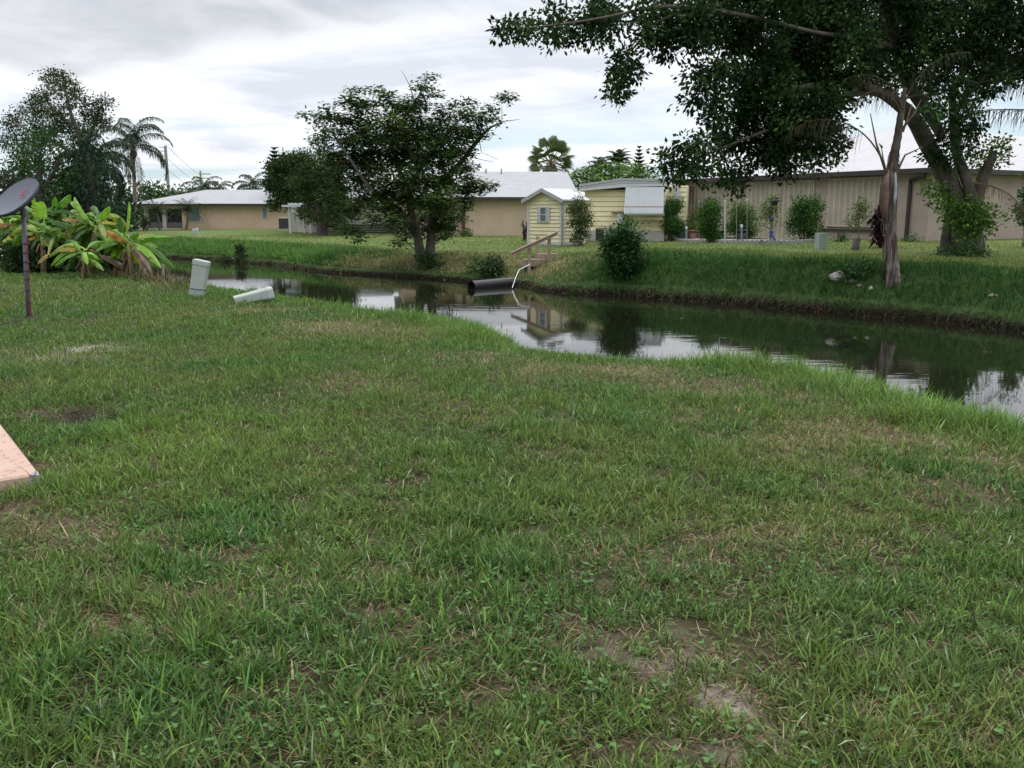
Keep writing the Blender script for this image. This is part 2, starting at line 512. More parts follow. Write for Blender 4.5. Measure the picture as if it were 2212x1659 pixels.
def build_ground():
    S = np.unique(np.concatenate([-np.geomspace(12, 1500, 22), np.arange(-12, -2, .5), np.arange(-2, 8, .12), np.arange(8, 12, .08), np.arange(12, 21.5, 1.0), np.arange(21.5, 28, .08), np.arange(28, 44, .3), np.geomspace(44, 1800, 40)]))
    T = np.unique(np.concatenate([-np.geomspace(14, 1500, 24), np.arange(-14, -4, .4), np.arange(-4, 14, .12), np.arange(14, 62, .3), np.geomspace(62, 1800, 45)]))
    s, t = np.meshgrid(S, T, indexing='ij')
    x, y = xy(s.ravel(), t.ravel())
    z = terr(x, y)
    v = np.stack([x, y, z], 1)
    ns, ntt = len(S), len(T)
    i = np.arange(ns * ntt).reshape(ns, ntt)
    f = np.stack([i[:-1, :-1].ravel(), i[1:, :-1].ravel(), i[1:, 1:].ravel(), i[:-1, 1:].ravel()], 1)
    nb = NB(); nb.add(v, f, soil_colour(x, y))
    m = bpy.data.materials.new('turf_soil')
    nt, N, L, b = nodes_of(m)
    b.inputs['Roughness'].default_value = 0.95; b.inputs['Specular IOR Level'].default_value = 0.1
    at = N.new('ShaderNodeVertexColor'); at.layer_name = 'Col'
    tc = N.new('ShaderNodeTexCoord')
    n1 = N.new('ShaderNodeTexNoise'); n1.inputs['Scale'].default_value = 9; n1.inputs['Detail'].default_value = 10; n1.inputs['Roughness'].default_value = .75
    L.new(tc.outputs['Object'], n1.inputs['Vector'])
    mr = N.new('ShaderNodeMapRange'); mr.inputs['From Min'].default_value = .3; mr.inputs['From Max'].default_value = .7; mr.inputs['To Min'].default_value = .55; mr.inputs['To Max'].default_value = 1.45
    L.new(n1.outputs['Fac'], mr.inputs['Value'])
    mx = N.new('ShaderNodeMix'); mx.data_type = 'RGBA'; mx.blend_type = 'MULTIPLY'; mx.inputs['Factor'].default_value = 1
    L.new(at.outputs['Color'], mx.inputs['A']); L.new(mr.outputs['Result'], mx.inputs['B'])
    L.new(mx.outputs['Result'], b.inputs['Base Color'])
    bp = N.new('ShaderNodeBump'); bp.inputs['Strength'].default_value = .8; bp.inputs['Distance'].default_value = .04
    L.new(n1.outputs['Fac'], bp.inputs['Height']); L.new(bp.outputs['Normal'], b.inputs['Normal'])
    o = nb.build('ground', m, smooth=True)
    tag(o, 'grassy ground on both banks of the canal', 'ground', kind='structure')


def build_water():
    nb = NB()
    S = np.arange(6.5, 26.1, 1.0)
    T = np.concatenate([[-900, -300, -100], np.arange(-40, 90, 2.0), [120, 250, 900]])
    s, t = np.meshgrid(S, T, indexing='ij')
    x, y = xy(s.ravel(), t.ravel())
    i = np.arange(len(x)).reshape(s.shape)
    f = np.stack([i[:-1, :-1].ravel(), i[1:, :-1].ravel(), i[1:, 1:].ravel(), i[:-1, 1:].ravel()], 1)
    nb.add(np.stack([x, y, np.full_like(x, WATER)], 1), f, (1, 1, 1))
    m = bpy.data.materials.new('canal_water')
    nt, N, L, b = nodes_of(m)
    b.inputs['Base Color'].default_value = (.010, .012, .006, 1)
    b.inputs['Roughness'].default_value = .03
    b.inputs['IOR'].default_value = WATER_IOR
    b.inputs['Specular IOR Level'].default_value = .5
    tc = N.new('ShaderNodeTexCoord')
    mp = N.new('ShaderNodeMapping'); mp.inputs['Rotation'].default_value = (0, 0, math.radians(20)); mp.inputs['Scale'].default_value = (.7, 2.2, 1)
    L.new(tc.outputs['Object'], mp.inputs['Vector'])
    n1 = N.new('ShaderNodeTexNoise'); n1.inputs['Scale'].default_value = 1.6; n1.inputs['Detail'].default_value = 3
    L.new(mp.outputs[0], n1.inputs['Vector'])
    n2 = N.new('ShaderNodeTexNoise'); n2.inputs['Scale'].default_value = .25; n2.inputs['Detail'].default_value = 2
    L.new(tc.outputs['Object'], n2.inputs['Vector'])
    mr = N.new('ShaderNodeMapRange'); mr.inputs['From Min'].default_value = .4; mr.inputs['From Max'].default_value = .65; mr.inputs['To Min'].default_value = .006; mr.inputs['To Max'].default_value = .05
    L.new(n2.outputs['Fac'], mr.inputs['Value'])
    bp = N.new('ShaderNodeBump'); bp.inputs['Distance'].default_value = .05
    L.new(mr.outputs['Result'], bp.inputs['Strength'])
    L.new(n1.outputs['Fac'], bp.inputs['Height']); L.new(bp.outputs['Normal'], b.inputs['Normal'])
    o = nb.build('water', m)
    tag(o, 'dark still canal water mirroring bank and sky', 'water', kind='structure')


WATER_IOR = 1.62
build_ground()
build_water()


# ------------------------------------------------------------------ grass
def blades(nb, x, y, z, L, w, yaw, tilt, bend, col, segs=3, tipc=1.15):
    n = len(x)
    h = np.stack([np.cos(yaw), np.sin(yaw), np.zeros(n)], 1)
    sd = np.stack([-np.sin(yaw), np.cos(yaw), np.zeros(n)], 1)
    p = np.stack([x, y, z], 1)
    V = np.zeros((n, (segs + 1) * 2, 3), np.float32)
    CC = np.zeros((n, (segs + 1) * 2, 3), np.float32)
    wid = [1.0, 1.0, .8, .16] if segs == 3 else [1.0, .9, .16]
    for k in range(segs + 1):
        V[:, 2 * k] = p - sd * (w * wid[k] / 2)[:, None]
        V[:, 2 * k + 1] = p + sd * (w * wid[k] / 2)[:, None]
        CC[:, 2 * k] = CC[:, 2 * k + 1] = col * (1.0 + (tipc - 1) * k / segs)
        if k < segs:
            an = tilt + bend * (k + .5) / segs
            p = p + (h * np.sin(an)[:, None] + np.array([0, 0, 1.0]) * np.cos(an)[:, None]) * (L / segs)[:, None]
    base = (np.arange(n) * (segs + 1) * 2)[:, None]
    Fq = np.concatenate([base + np.array([2 * k, 2 * k + 1, 2 * k + 3, 2 * k + 2])[None] for k in range(segs)], 0)
    nb.add(V.reshape(-1, 3), Fq, CC.reshape(-1, 3))


GREENS = np.array([C(.10, .185, .036), C(.122, .20, .038), C(.078, .165, .042), C(.10, .185, .056), C(.15, .21, .042)])
DRYC = np.array([C(.34, .27, .16), C(.28, .21, .12), C(.40, .34, .22), C(.22, .15, .09)])


def near_grass():
    nb = NB()
    edges = np.concatenate([[.35, .8, 1.3], np.arange(1.9, 27, .5)])
    for d0, d1 in zip(edges[:-1], edges[1:]):
        dm = (d0 + d1) / 2
        rho = GRASS_DENS / (1 + (dm / 3.4) ** 1.7)           # tufts per square metre
        half = math.radians(68 if dm < 6 else (58 if dm < 14 else 46))
        n = int(rho * half * (d1 ** 2 - d0 ** 2))
        d = np.sqrt(RNG.uniform(d0 ** 2, d1 ** 2, n)); az = RNG.uniform(-half, half, n)
        x, y = d * np.sin(az), d * np.cos(az)
        s, t = st(x, y)
        b = snear(t); p = s - b
        keep = p < 1.5
        # crest growth
        clump = fbm(x, y, 1.6, 61)
        bare = np.maximum.reduce([patch(x, y, 'bare') * .55, patch(x, y, 'sand') * .88, patch(x, y, 'soil') * 1.0])
        thin = np.clip(1.25 * fbm(x, y, 1.1, 71) + .3, .3, 1) * np.clip(3.0 * fbm(x, y, 6.5, 73, 2) - np.interp(dm, [2, 4, 8], [.85, .75, .5]), np.interp(dm, [2, 5, 8], [.07, .14, .25]), 1)
        keep &= RNG.random(n) < thin * (1 - bare * .93)
        # concrete slab area
        keep &= ~((((x + 2.80) * -.6 + (y - 5.06) * .8) > -.02) & (((x + 2.80) * -.8 + (y - 5.06) * -.6) > -.02))
        x, y, p, clump = x[keep], y[keep], p[keep], clump[keep]
        t = t[keep]; n = len(x)
        if n == 0: continue
        tall_zone = np.clip((p + 1.0) / .8, 0, 1) * np.interp(t, [-50, 5.4, 6.0, 8.0, 8.7, 12.5, 14, 60], [1, 1, .12, .15, .75, .7, .3, .3])
        lush = np.clip(clump * 2 - .65, 0, 1)
        g1 = fbm(x, y, .55, 81); g2 = fbm(x, y, 1.7, 85); g3 = fbm(x, y, .22, 88)
        base = mixc(np.tile(C(.078, .160, .036), (n, 1)), C(.140, .185, .050), np.clip(g1 * 2.4 - .75, 0, 1))
        base = mixc(base, C(.050, .150, .038), np.clip(g2 * 3 - 1.45, 0, 1) * .9)
        base = mixc(base, C(.155, .165, .06), np.clip(g3 * 3 - 1.3, 0, 1) * .45)
        base = mixc(base, C(.20, .27, .055), np.clip(patch(x, y, 'yel'), 0, 1) * .8)
        base = mixc(base, C(.15, .27, .06), tall_zone * .75)
        base = base * .84
        dryf = np.clip(patch(x, y, 'dry') * .8 + .045 + .12 * np.clip(1 - lush, 0, 1) * g3 + .3 * bare[keep], 0, .92)
        nbld = 9 if dm < 8 else 7
        tuftk = RNG.uniform(.62, 1.38, (n, 1)); base = base * tuftk * RNG.uniform(.93, 1.07, (n, 3)); tlen = RNG.uniform(.7, 1.3, n)
        idx = np.repeat(np.arange(n), nbld); m = len(idx)
        dry = RNG.random(m) < dryf[idx] * (1 - .6 * tall_zone[idx])
        col = base[idx] * RNG.uniform(.55, 1.4, (m, 1)) * RNG.uniform(.92, 1.08, (m, 3))
        alt = RNG.random(m) < .25
        col[alt] = GREENS[RNG.integers(0, 5, alt.sum())] * tuftk[idx][alt] * RNG.uniform(.6, 1.4, (alt.sum(), 1))
        col[dry] = DRYC[RNG.integers(0, 4, dry.sum())] * RNG.uniform(.5, 1.15, (dry.sum(), 1))
        pale = RNG.random(m) < .018
        col[pale] = C(.30, .36, .22) * RNG.uniform(.7, 1.2, (pale.sum(), 1))
        L = RNG.lognormal(0, .32, m) * (.042 + .040 * lush[idx]) * tlen[idx] * (1 + (1.7 + .6 * (t[idx] < 5.8)) * tall_zone[idx])
        L = np.minimum(np.where(dry, L * .85, L), .30)
        wmin = .55 * dm / F
        w = np.maximum(RNG.uniform(.0036, .0085, m) * (1 + .25 * tall_zone[idx]), wmin)
        yaw = RNG.uniform(0, 2 * PI, m)
        tilt = np.abs(RNG.normal(.55, .36, m)); bend = RNG.uniform(.1, 1.25, m)
        tilt = np.where(dry, tilt + .5, tilt)
        spread = .026 + .012 * (dm > 8)
        bx = x[idx] + RNG.normal(0, spread, m); by = y[idx] + RNG.normal(0, spread, m)
        bz = terr(bx, by) - .004
        ok = bz > WATER - .05
        blades(nb, bx[ok], by[ok], bz[ok], L[ok], w[ok], yaw[ok], tilt[ok], bend[ok], col[ok], 3 if dm < 9 else 2)
    # flat dead straw over the thin places
    n = 150000
    d = np.sqrt(RNG.uniform(1.5 ** 2, 9 ** 2, n)); az = RNG.uniform(-.7, .7, n)
    x, y = d * np.sin(az), d * np.cos(az)
    k_ = (st(x, y)[0] - snear(st(x, y)[1]) < .3) & ~((((x + 2.80) * -.6 + (y - 5.06) * .8) > -.02) & (((x + 2.80) * -.8 + (y - 5.06) * -.6) > -.02))
    k_ &= RNG.random(n) < np.clip(.5 + patch(x, y, 'bare') + patch(x, y, 'dry') * .8 + .4 * patch(x, y, 'sand'), 0, 1) * np.clip(2.2 * fbm(x, y, 3.0, 77) - .4, .1, 1)
    x, y = x[k_], y[k_]; n = len(x)
    col = np.array([C(.24, .17, .10), C(.15, .09, .055), C(.33, .26, .16), C(.10, .065, .04)])[RNG.integers(0, 4, n)] * RNG.uniform(.5, 1.15, (n, 1))
    blades(nb, x, y, terr(x, y) + RNG.uniform(.002, .012, n), RNG.uniform(.03, .09, n), RNG.uniform(.002, .0045, n), RNG.uniform(0, 2 * PI, n), RNG.uniform(1.25, 1.6, n), RNG.uniform(-.3, .3, n), col, 2)
    # small broad leaved weeds between the blades, thickest low on the left
    n = 900
    d = RNG.uniform(2.1, 5.5, n); az = RNG.uniform(-.62, .62, n) - .25 * (RNG.random(n) < .6)
    x, y = d * np.sin(az), d * np.cos(az)
    for k in range(3):
        yaw = RNG.uniform(0, 2 * PI, n); L = RNG.uniform(.012, .026, n)
        z = terr(x, y) + RNG.uniform(.02, .06, n)
        u = np.stack([np.cos(yaw), np.sin(yaw), RNG.uniform(-.2, .5, n)], 1) * L[:, None]
        v = np.stack([-np.sin(yaw), np.cos(yaw), RNG.uniform(-.3, .3, n)], 1) * L[:, None] * .75
        c = np.stack([x, y, z], 1)
        V = np.stack([c, c + u * .35 + v * .5, c + u * .8 + v * .42, c + u * 1.05, c + u * .8 - v * .42, c + u * .35 - v * .5], 1)
        b = (np.arange(n) * 6)[:, None]
        col = np.repeat(C(.10, .19, .06) * RNG.uniform(.6, 1.35, (n, 1)), 6, 0)
        nb.add(V.reshape(-1, 3), np.concatenate([b + np.array([[0, 1, 2, 3]]), b + np.array([[0, 3, 4, 5]])]), col)
    o = nb.build('lawn_grass', GRASS)
    tag(o, 'patchy mown grass of the near lawn, longer along the water edge', 'grass', kind='stuff')


def far_grass():
    nb = NB()
    n = 200000
    t = RNG.uniform(-2, 62, n) ; q = np.concatenate([RNG.uniform(-.06, 4.8, int(n * .6)), RNG.uniform(3, 17, n - int(n * .6))])
    s = sfar(t) + q
    x, y = xy(s, t)
    keep = (np.abs(x) < y * .68 + 3) & (RNG.random(n) < np.clip(34 / np.maximum(y, 10), 0, 1))
    x, y, q, t = x[keep], y[keep], q[keep], t[keep]; n = len(x)
    g1 = fbm(x, y, .7, 91); g2 = fbm(x, y, 2.2, 95); g3 = fbm(x, y, .3, 97)
    mown = MOWN(t)
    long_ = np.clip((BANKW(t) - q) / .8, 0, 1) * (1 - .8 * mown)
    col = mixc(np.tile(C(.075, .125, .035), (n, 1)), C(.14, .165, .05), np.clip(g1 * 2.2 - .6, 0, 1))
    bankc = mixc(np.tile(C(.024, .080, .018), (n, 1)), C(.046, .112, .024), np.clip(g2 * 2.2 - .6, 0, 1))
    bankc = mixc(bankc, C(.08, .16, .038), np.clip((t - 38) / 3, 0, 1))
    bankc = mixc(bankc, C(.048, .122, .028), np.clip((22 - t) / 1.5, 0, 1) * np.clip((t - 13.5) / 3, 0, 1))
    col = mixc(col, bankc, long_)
    lawn = np.clip((q - BANKW(t)) / .8, 0, 1)
    col = mixc(col, mixc(np.tile(C(.100, .150, .04), (n, 1)), C(.165, .19, .06), np.clip(g3 * 2 - .4, 0, 1)), lawn)
    strawf = mown * (1 - lawn) * np.clip(g1 * 2.2 - .35, 0, 1) * .8
    straw = RNG.random(n) < strawf
    col[straw] = C(.30, .26, .13) * RNG.uniform(.6, 1.2, (straw.sum(), 1))
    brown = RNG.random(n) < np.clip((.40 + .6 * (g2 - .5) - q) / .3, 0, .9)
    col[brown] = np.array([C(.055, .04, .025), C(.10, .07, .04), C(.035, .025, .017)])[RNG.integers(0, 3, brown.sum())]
    col *= RNG.uniform(.65, 1.35, (n, 1))
    L = RNG.lognormal(0, .3, n) * (.06 + .20 * long_ * (.5 + g2))
    w = np.maximum(.014, .6 * y / F) * RNG.uniform(.7, 1.3, n)
    z = terr(x, y) - .01
    tilt = np.abs(RNG.normal(.4, .3, n)); bend = RNG.uniform(.2, 1.3, n)
    yaw = RNG.uniform(0, 2 * PI, n)
    # growth on the lip hangs over the water
    lip = q < .42
    yaw = np.where(lip & (RNG.random(n) < .75), math.radians(225) + RNG.normal(0, .5, n), yaw)
    tilt = np.where(lip, tilt + .7, tilt)
    bend = np.where(lip, bend + .6, bend)
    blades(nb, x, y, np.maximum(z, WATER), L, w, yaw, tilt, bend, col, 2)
    o = nb.build('bank_grass', GRASS)
    tag(o, 'long grass on the far bank with a brown overhanging edge and mown lawn above', 'grass', kind='stuff')


GRASS_DENS = 4700


def debris():
    nb = NB(); n = 170
    t = RNG.uniform(1, 50, n); f = RNG.beta(.5, .6, n)
    s = snear(t) + 1.6 + (sfar(t) - snear(t) - 1.8) * f
    x, y = xy(s, t)
    yaw = RNG.uniform(0, 6.28, n); L = RNG.uniform(.03, .12, n); w = L * RNG.uniform(.1, .5, n)
    u = np.stack([np.cos(yaw), np.sin(yaw), yaw * 0], 1); v = np.stack([-np.sin(yaw), np.cos(yaw), yaw * 0], 1)
    c = np.stack([x, y, np.full(n, WATER + .006)], 1)
    V = np.stack([c - u * L[:, None] / 2, c + v * w[:, None] / 2, c + u * L[:, None] / 2, c - v * w[:, None] / 2], 1)
    col = np.array([C(.30, .27, .18), C(.12, .09, .05), C(.16, .18, .06), C(.40, .38, .32)])[RNG.integers(0, 4, n)]
    nb.add(V.reshape(-1, 3), np.arange(n * 4).reshape(n, 4), np.repeat(col, 4, 0))
    tag(nb.build('floating_debris', GRASS), 'leaves and scraps floating on the canal', 'debris', kind='stuff')


debris()
# ------------------------------------------------------------------ buildings
near_grass()
far_grass()

STUCCO_TAN = mat('tan_stucco', (.355, .292, .252), .95, .10, 1.2, .5, 60, .1, dirt=(.28, .225, .19), dscale=.5)
STUCCO_PEACH = mat('peach_stucco', (.61, .455, .335), .95, .06, 1.0, .4, 60, .1, dirt=(.50, .36, .25), dscale=.4)
STUCCO_SAND = mat('sand_stucco', (.49, .385, .285), .95, .06, 1.0, .4, 60, .1, dirt=(.42, .33, .245), dscale=.4)
ROOF_WHITE = mat('white_shingle', (.48, .47, .48), .9, .05, 2.5, .5, 9, .1, dirt=(.39, .38, .39), dscale=.6)
ROOF_GREY = mat('pale_grey_shingle', (.36, .365, .375), .9, .07, 2.5, .5, 9, .1, dirt=(.31, .31, .34), dscale=.5)
GUTTER = mat('dark_brown_metal', (.035, .028, .027), .5, .15, 3, 0, 30, .4)
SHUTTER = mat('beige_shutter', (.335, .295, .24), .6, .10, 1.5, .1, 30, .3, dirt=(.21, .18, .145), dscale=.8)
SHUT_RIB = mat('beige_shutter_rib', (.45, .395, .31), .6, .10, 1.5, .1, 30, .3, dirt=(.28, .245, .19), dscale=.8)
WHITE = mat('white_paint', (.50, .52, .55), .6, .06, 3, .1, 30, .3, dirt=(.40, .41, .41), dscale=1.2)
TRIM = mat('cream_trim', (.50, .46, .40), .7, .06, 3, .1, 30, .2)
YELLOW = mat('yellow_siding', (.73, .67, .44), .75, .07, 1.5, .15, 30, .2, dirt=(.50, .45, .28), dscale=.8, streak=.35)
BEIGE = mat('beige_siding', (.47, .45, .40), .8, .06, 1.5, .15, 30, .2, dirt=(.45, .42, .36), dscale=.7)
CONC = mat('grey_concrete', (.27, .265, .25), .95, .15, 5, .5, 40, .1, dirt=(.22, .21, .19), dscale=2)
DARK = mat('dark_screen', (.015, .016, .018), .5, .2, 2, 0, 30, .4)
GLASS = mat('window_glass', (.10, .125, .15), .12, .1, 1, 0, 30, .6)
GREYGLASS = mat('grey_blue_glass', (.17, .20, .23), .35, .1, 2, 0, 30, .4)  # plain grey-blue pane colour for the bungalow windows
BLACKP = mat('black_plastic', (.018, .018, .022), .45, .15, 6, .1, 60, .5)
METALG = mat('grey_green_metal', (.30, .36, .33), .55, .10, 3, .1, 40, .4, dirt=(.20, .22, .19), dscale=3)
GALV = mat('galvanised_metal', (.24, .25, .255), .45, .15, 4, .1, 40, .5, metal=.3)
WOOD = mat('weathered_wood', (.34, .265, .20), .9, .22, 8, .5, 60, .1, dirt=(.18, .14, .11), dscale=4)
PVC = mat('white_plastic_pipe', (.78, .80, .74), .4, .06, 6, 0, 30, .4)
BLUE = mat('blue_tape', (.03, .10, .32), .6, .15, 8, 0, 30, .3)
ACGREY = mat('grey_enamel', (.40, .39, .37), .55, .06, 2, .1, 30, .3, dirt=(.27, .26, .24), dscale=1.5)
SLATBK = mat('dark_slat', (.05, .05, .055), .6, .1, 3, 0, 30, .3)


def V3(x, y, z=0): return Vector((x, y, z))


def on_face(px, O, a):
    u = (px * K - 512) / F / math.cos(TH)          # level-ground approximation, refined below
    for _ in range(6):
        i = (u * O.y - O.x) / (a.x - u * a.y)
        Y = O.y + a.y * i
        d = ray(px, 440); u = d[0] / d[1]
    return (u * O.y - O.x) / (a.x - u * a.y)


def z_at(px, py, Y):
    d = ray(px, py)
    return EYE + d[2] * Y / d[1]


def hip_roof(nb, O, a, b, LA, LB, ze, rise, oh, th=.05, inset=None):
    """hip roof over rectangle O..O+a*LA+b*LB, LB>=LA; ridge along b"""
    def W(i, j, z): return O + a * i + b * j + V3(0, 0, z - O.z)
    h = LA / 2
    ins = h if inset is None else inset
    e = [W(-oh, -oh, ze), W(LA + oh, -oh, ze), W(LA + oh, LB + oh, ze), W(-oh, LB + oh, ze)]
    r0, r1 = W(h, ins, ze + rise), W(h, LB - ins, ze + rise)
    nb.tri(e[0], e[1], r0); nb.quad(e[1], e[2], r1, r0); nb.tri(e[2], e[3], r1); nb.quad(e[3], e[0], r0, r1)
    dn = V3(0, 0, -.04)
    nb.quad(e[3] + dn, e[2] + dn, e[1] + dn, e[0] + dn)
    for k in range(4):
        nb.quad(e[k] + dn, e[(k + 1) % 4] + dn, e[(k + 1) % 4], e[k])


def gutters(nb, O, a, b, LA, LB, ze, oh, h=.2, w=.12):
    def W(i, j, z): return O + a * i + b * j + V3(0, 0, z - O.z)
    up = V3(0, 0, h)
    z0 = ze - h - .005
    nb.obox(W(-oh - w, -oh - w, z0), a * (LA + 2 * oh + 2 * w), b * w, up)
    nb.obox(W(-oh - w, LB + oh, z0), a * (LA + 2 * oh + 2 * w), b * w, up)
    nb.obox(W(-oh - w, -oh, z0), a * w, b * (LB + 2 * oh), up)
    nb.obox(W(LA + oh, -oh, z0), a * w, b * (LB + 2 * oh), up)


def wall_box(name, O, a, b, LA, LB, z0, z1, m, parent):
    nb = NB()
    nb.obox(O + V3(0, 0, z0 - O.z), a * LA, b * LB, V3(0, 0, z1 - z0))
    return nb.build(name, m, parent)


def siding(nb, A, d, n, L, z0, z1, bh=.13, proud=.018, top=None):
    """lap boards on a vertical face from A along d, outward normal n; top(i) gives a slanting upper limit"""
    z = z0
    while z < z1 - .005:
        zn = min(z + bh, z1); zt = max(z + .01, zn - GAP)
        i0, i1, j0, j1 = 0, L, 0, L
        if top is not None:
            i0, i1 = top(z); j0, j1 = top(zt)
            if i1 - i0 < .02: break
            if j1 < j0: j0 = j1 = (j0 + j1) / 2
        p = lambda i, zz, o: A + d * i + n * o + V3(0, 0, zz - A.z)
        nb.quad(p(i0, z, proud), p(i1, z, proud), p(j1, zt, .002), p(j0, zt, .002))
        nb.quad(p(i0, z, .0), p(i1, z, .0), p(i1, z, proud), p(i0, z, proud))
        z = zn


GAP = .014


def window(parent, A, d, n, i0, i1, z0, z1, fw=.07, glass=GLASS, frame=WHITE, mullion=True, name='window', sill=False):
    """framed window, proud of the wall face"""
    nb = NB()
    def p(i, z, o): return A + d * i + n * o + V3(0, 0, z - A.z)
    th = n * .06
    nb.obox(p(i0, z0, .001), d * (i1 - i0), V3(0, 0, fw), th)
    nb.obox(p(i0, z1 - fw, .001), d * (i1 - i0), V3(0, 0, fw), th)
    nb.obox(p(i0, z0 + fw, .001), d * fw, V3(0, 0, z1 - z0 - 2 * fw), th)
    nb.obox(p(i1 - fw, z0 + fw, .001), d * fw, V3(0, 0, z1 - z0 - 2 * fw), th)
    if mullion:
        zm = (z0 + z1) / 2
        nb.obox(p(i0 + fw, zm - fw * .4, .001), d * (i1 - i0 - 2 * fw), V3(0, 0, fw * .8), n * .045)
    f = nb.build(name, frame, parent)
    g = NB()
    g.quad(p(i0 + fw, z0 + fw, .022), p(i1 - fw, z0 + fw, .022), p(i1 - fw, z1 - fw, .022), p(i0 + fw, z1 - fw, .022))
    g.build('pane', glass, f)
    return f


def shutter_panel(parent, A, d, n, i0, i1, z0, z1, name='storm_shutter'):
    nb = NB()
    def p(i, z, o): return A + d * i + n * o + V3(0, 0, z - A.z)
    w = .33
    i = i0
    prof = [(0, .02), (.20, .02), (.235, .075), (.295, .075), (.33, .02)]
    while i < i1 - .01:
        for (u0, o0), (u1, o1) in zip(prof[:-1], prof[1:]):
            a0, a1 = min(i + u0, i1), min(i + u1, i1)
            if a1 - a0 < 1e-4: continue
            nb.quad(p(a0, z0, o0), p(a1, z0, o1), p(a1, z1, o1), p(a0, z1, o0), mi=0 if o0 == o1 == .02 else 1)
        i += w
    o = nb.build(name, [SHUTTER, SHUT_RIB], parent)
    fr = NB()
    fr.obox(p(i0 - .06, z1, .001), d * (i1 - i0 + .12), V3(0, 0, .07), n * .10)
    fr.obox(p(i0 - .06, z0 - .06, .001), d * (i1 - i0 + .12), V3(0, 0, .06), n * .10)
    fr.obox(p(i0 - .06, z0, .001), d * .055, V3(0, 0, z1 - z0), n * .085)
    fr.obox(p(i1 + .005, z0, .001), d * .055, V3(0, 0, z1 - z0), n * .085)
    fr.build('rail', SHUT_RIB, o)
    return o


# ---- brown stucco house under the spreading tree
def house_brown():
    O = P(2000, 518, 40.0); O.z = .25
    a = V3(-.5, .866); b = V3(.866, .5)
    LA, LB = 16.8, 30
    ze = z_at(2000, 362, 39.6)
    t = thing('stucco_house', 'brown stucco house with white hip roof and closed storm shutters behind the spreading tree', 'house', (O.x, O.y, O.z))
    wall_box('wall', O, a, b, LA, LB, O.z - .4, ze - .21, STUCCO_TAN, t)
    r = NB(); hip_roof(r, O, a, b, LA, LB, ze, 2.75, .45)
    ro = r.build('roof', ROOF_WHITE, t)
    c = NB()
    q = P(2180, 352, 45)
    i = 2.2; j = (q.x - O.x + i * .5) / .866
    j = 8.2
    base = O + a * 1.6 + b * j
    zr = ze + (1.6 + .0) / 8.4 * 2.75
    c.tube([V3(base.x, base.y, zr - .1), V3(base.x, base.y, zr + .75)], .045, 8)
    c.lathe((base.x, base.y, zr - .08), [(.22, 0), (.1, .16), (.05, .2)], 8)
    c.build('vent_pipe', GALV, ro)
    g = NB(); gutters(g, O, a, b, LA, LB, ze, .45, .22, .13); g.build('gutter', GUTTER, t)
    n = -b
    A = O
    # long face towards the canal is j=0
    def sp(x0, x1, y0, y1, name='storm_shutter'):
        i1 = on_face(x0, A, a); i0 = on_face(x1, A, a)
        Ym = A.y + a.y * i0
        return shutter_panel(t, A, a, n, i0, min(i1, LA - .15), z_at(x1, y1, Ym), z_at(x1, y0, Ym))
    sp(1478, 1757, 392, 516)
    sp(1792, 1900, 385, 488)
    i0 = on_face(1898, A, a); i1 = on_face(1786, A, a); Ym = A.y + a.y * i0
    s = NB(); zz = z_at(1898, 496, Ym)
    s.obox(A + a * (i0 - .25) + V3(0, 0, zz - A.z - .08) + n * .14, a * (i1 - i0 + .5), V3(0, 0, .08), -n * .138)
    s.build('window_sill', GUTTER, t)
    # downspout
    d = NB(); i = on_face(1966, A, a); p0 = A + a * i + n * .10
    zt = ze - .62
    d.tube([A + a * (i - 1.0) + n * .50 + V3(0, 0, ze - .24 - A.z), A + a * (i - .95) + n * .46 + V3(0, 0, ze - .36 - A.z), p0 + V3(0, 0, zt - A.z + .12), p0 + V3(0, 0, zt - A.z - .1), p0 + V3(0, 0, .12), p0 + n * .22 + V3(0, 0, .02)], .085, 8)
    d.build('downspout', GUTTER, t)
    # window on the end wall, at the edge of the view
    j0 = on_face(2196, O, b)
    window(t, O, b, -a, j0, j0 + 1.1, 1.25, 2.75, .09, GLASS, TRIM)
    return t


house_brown()


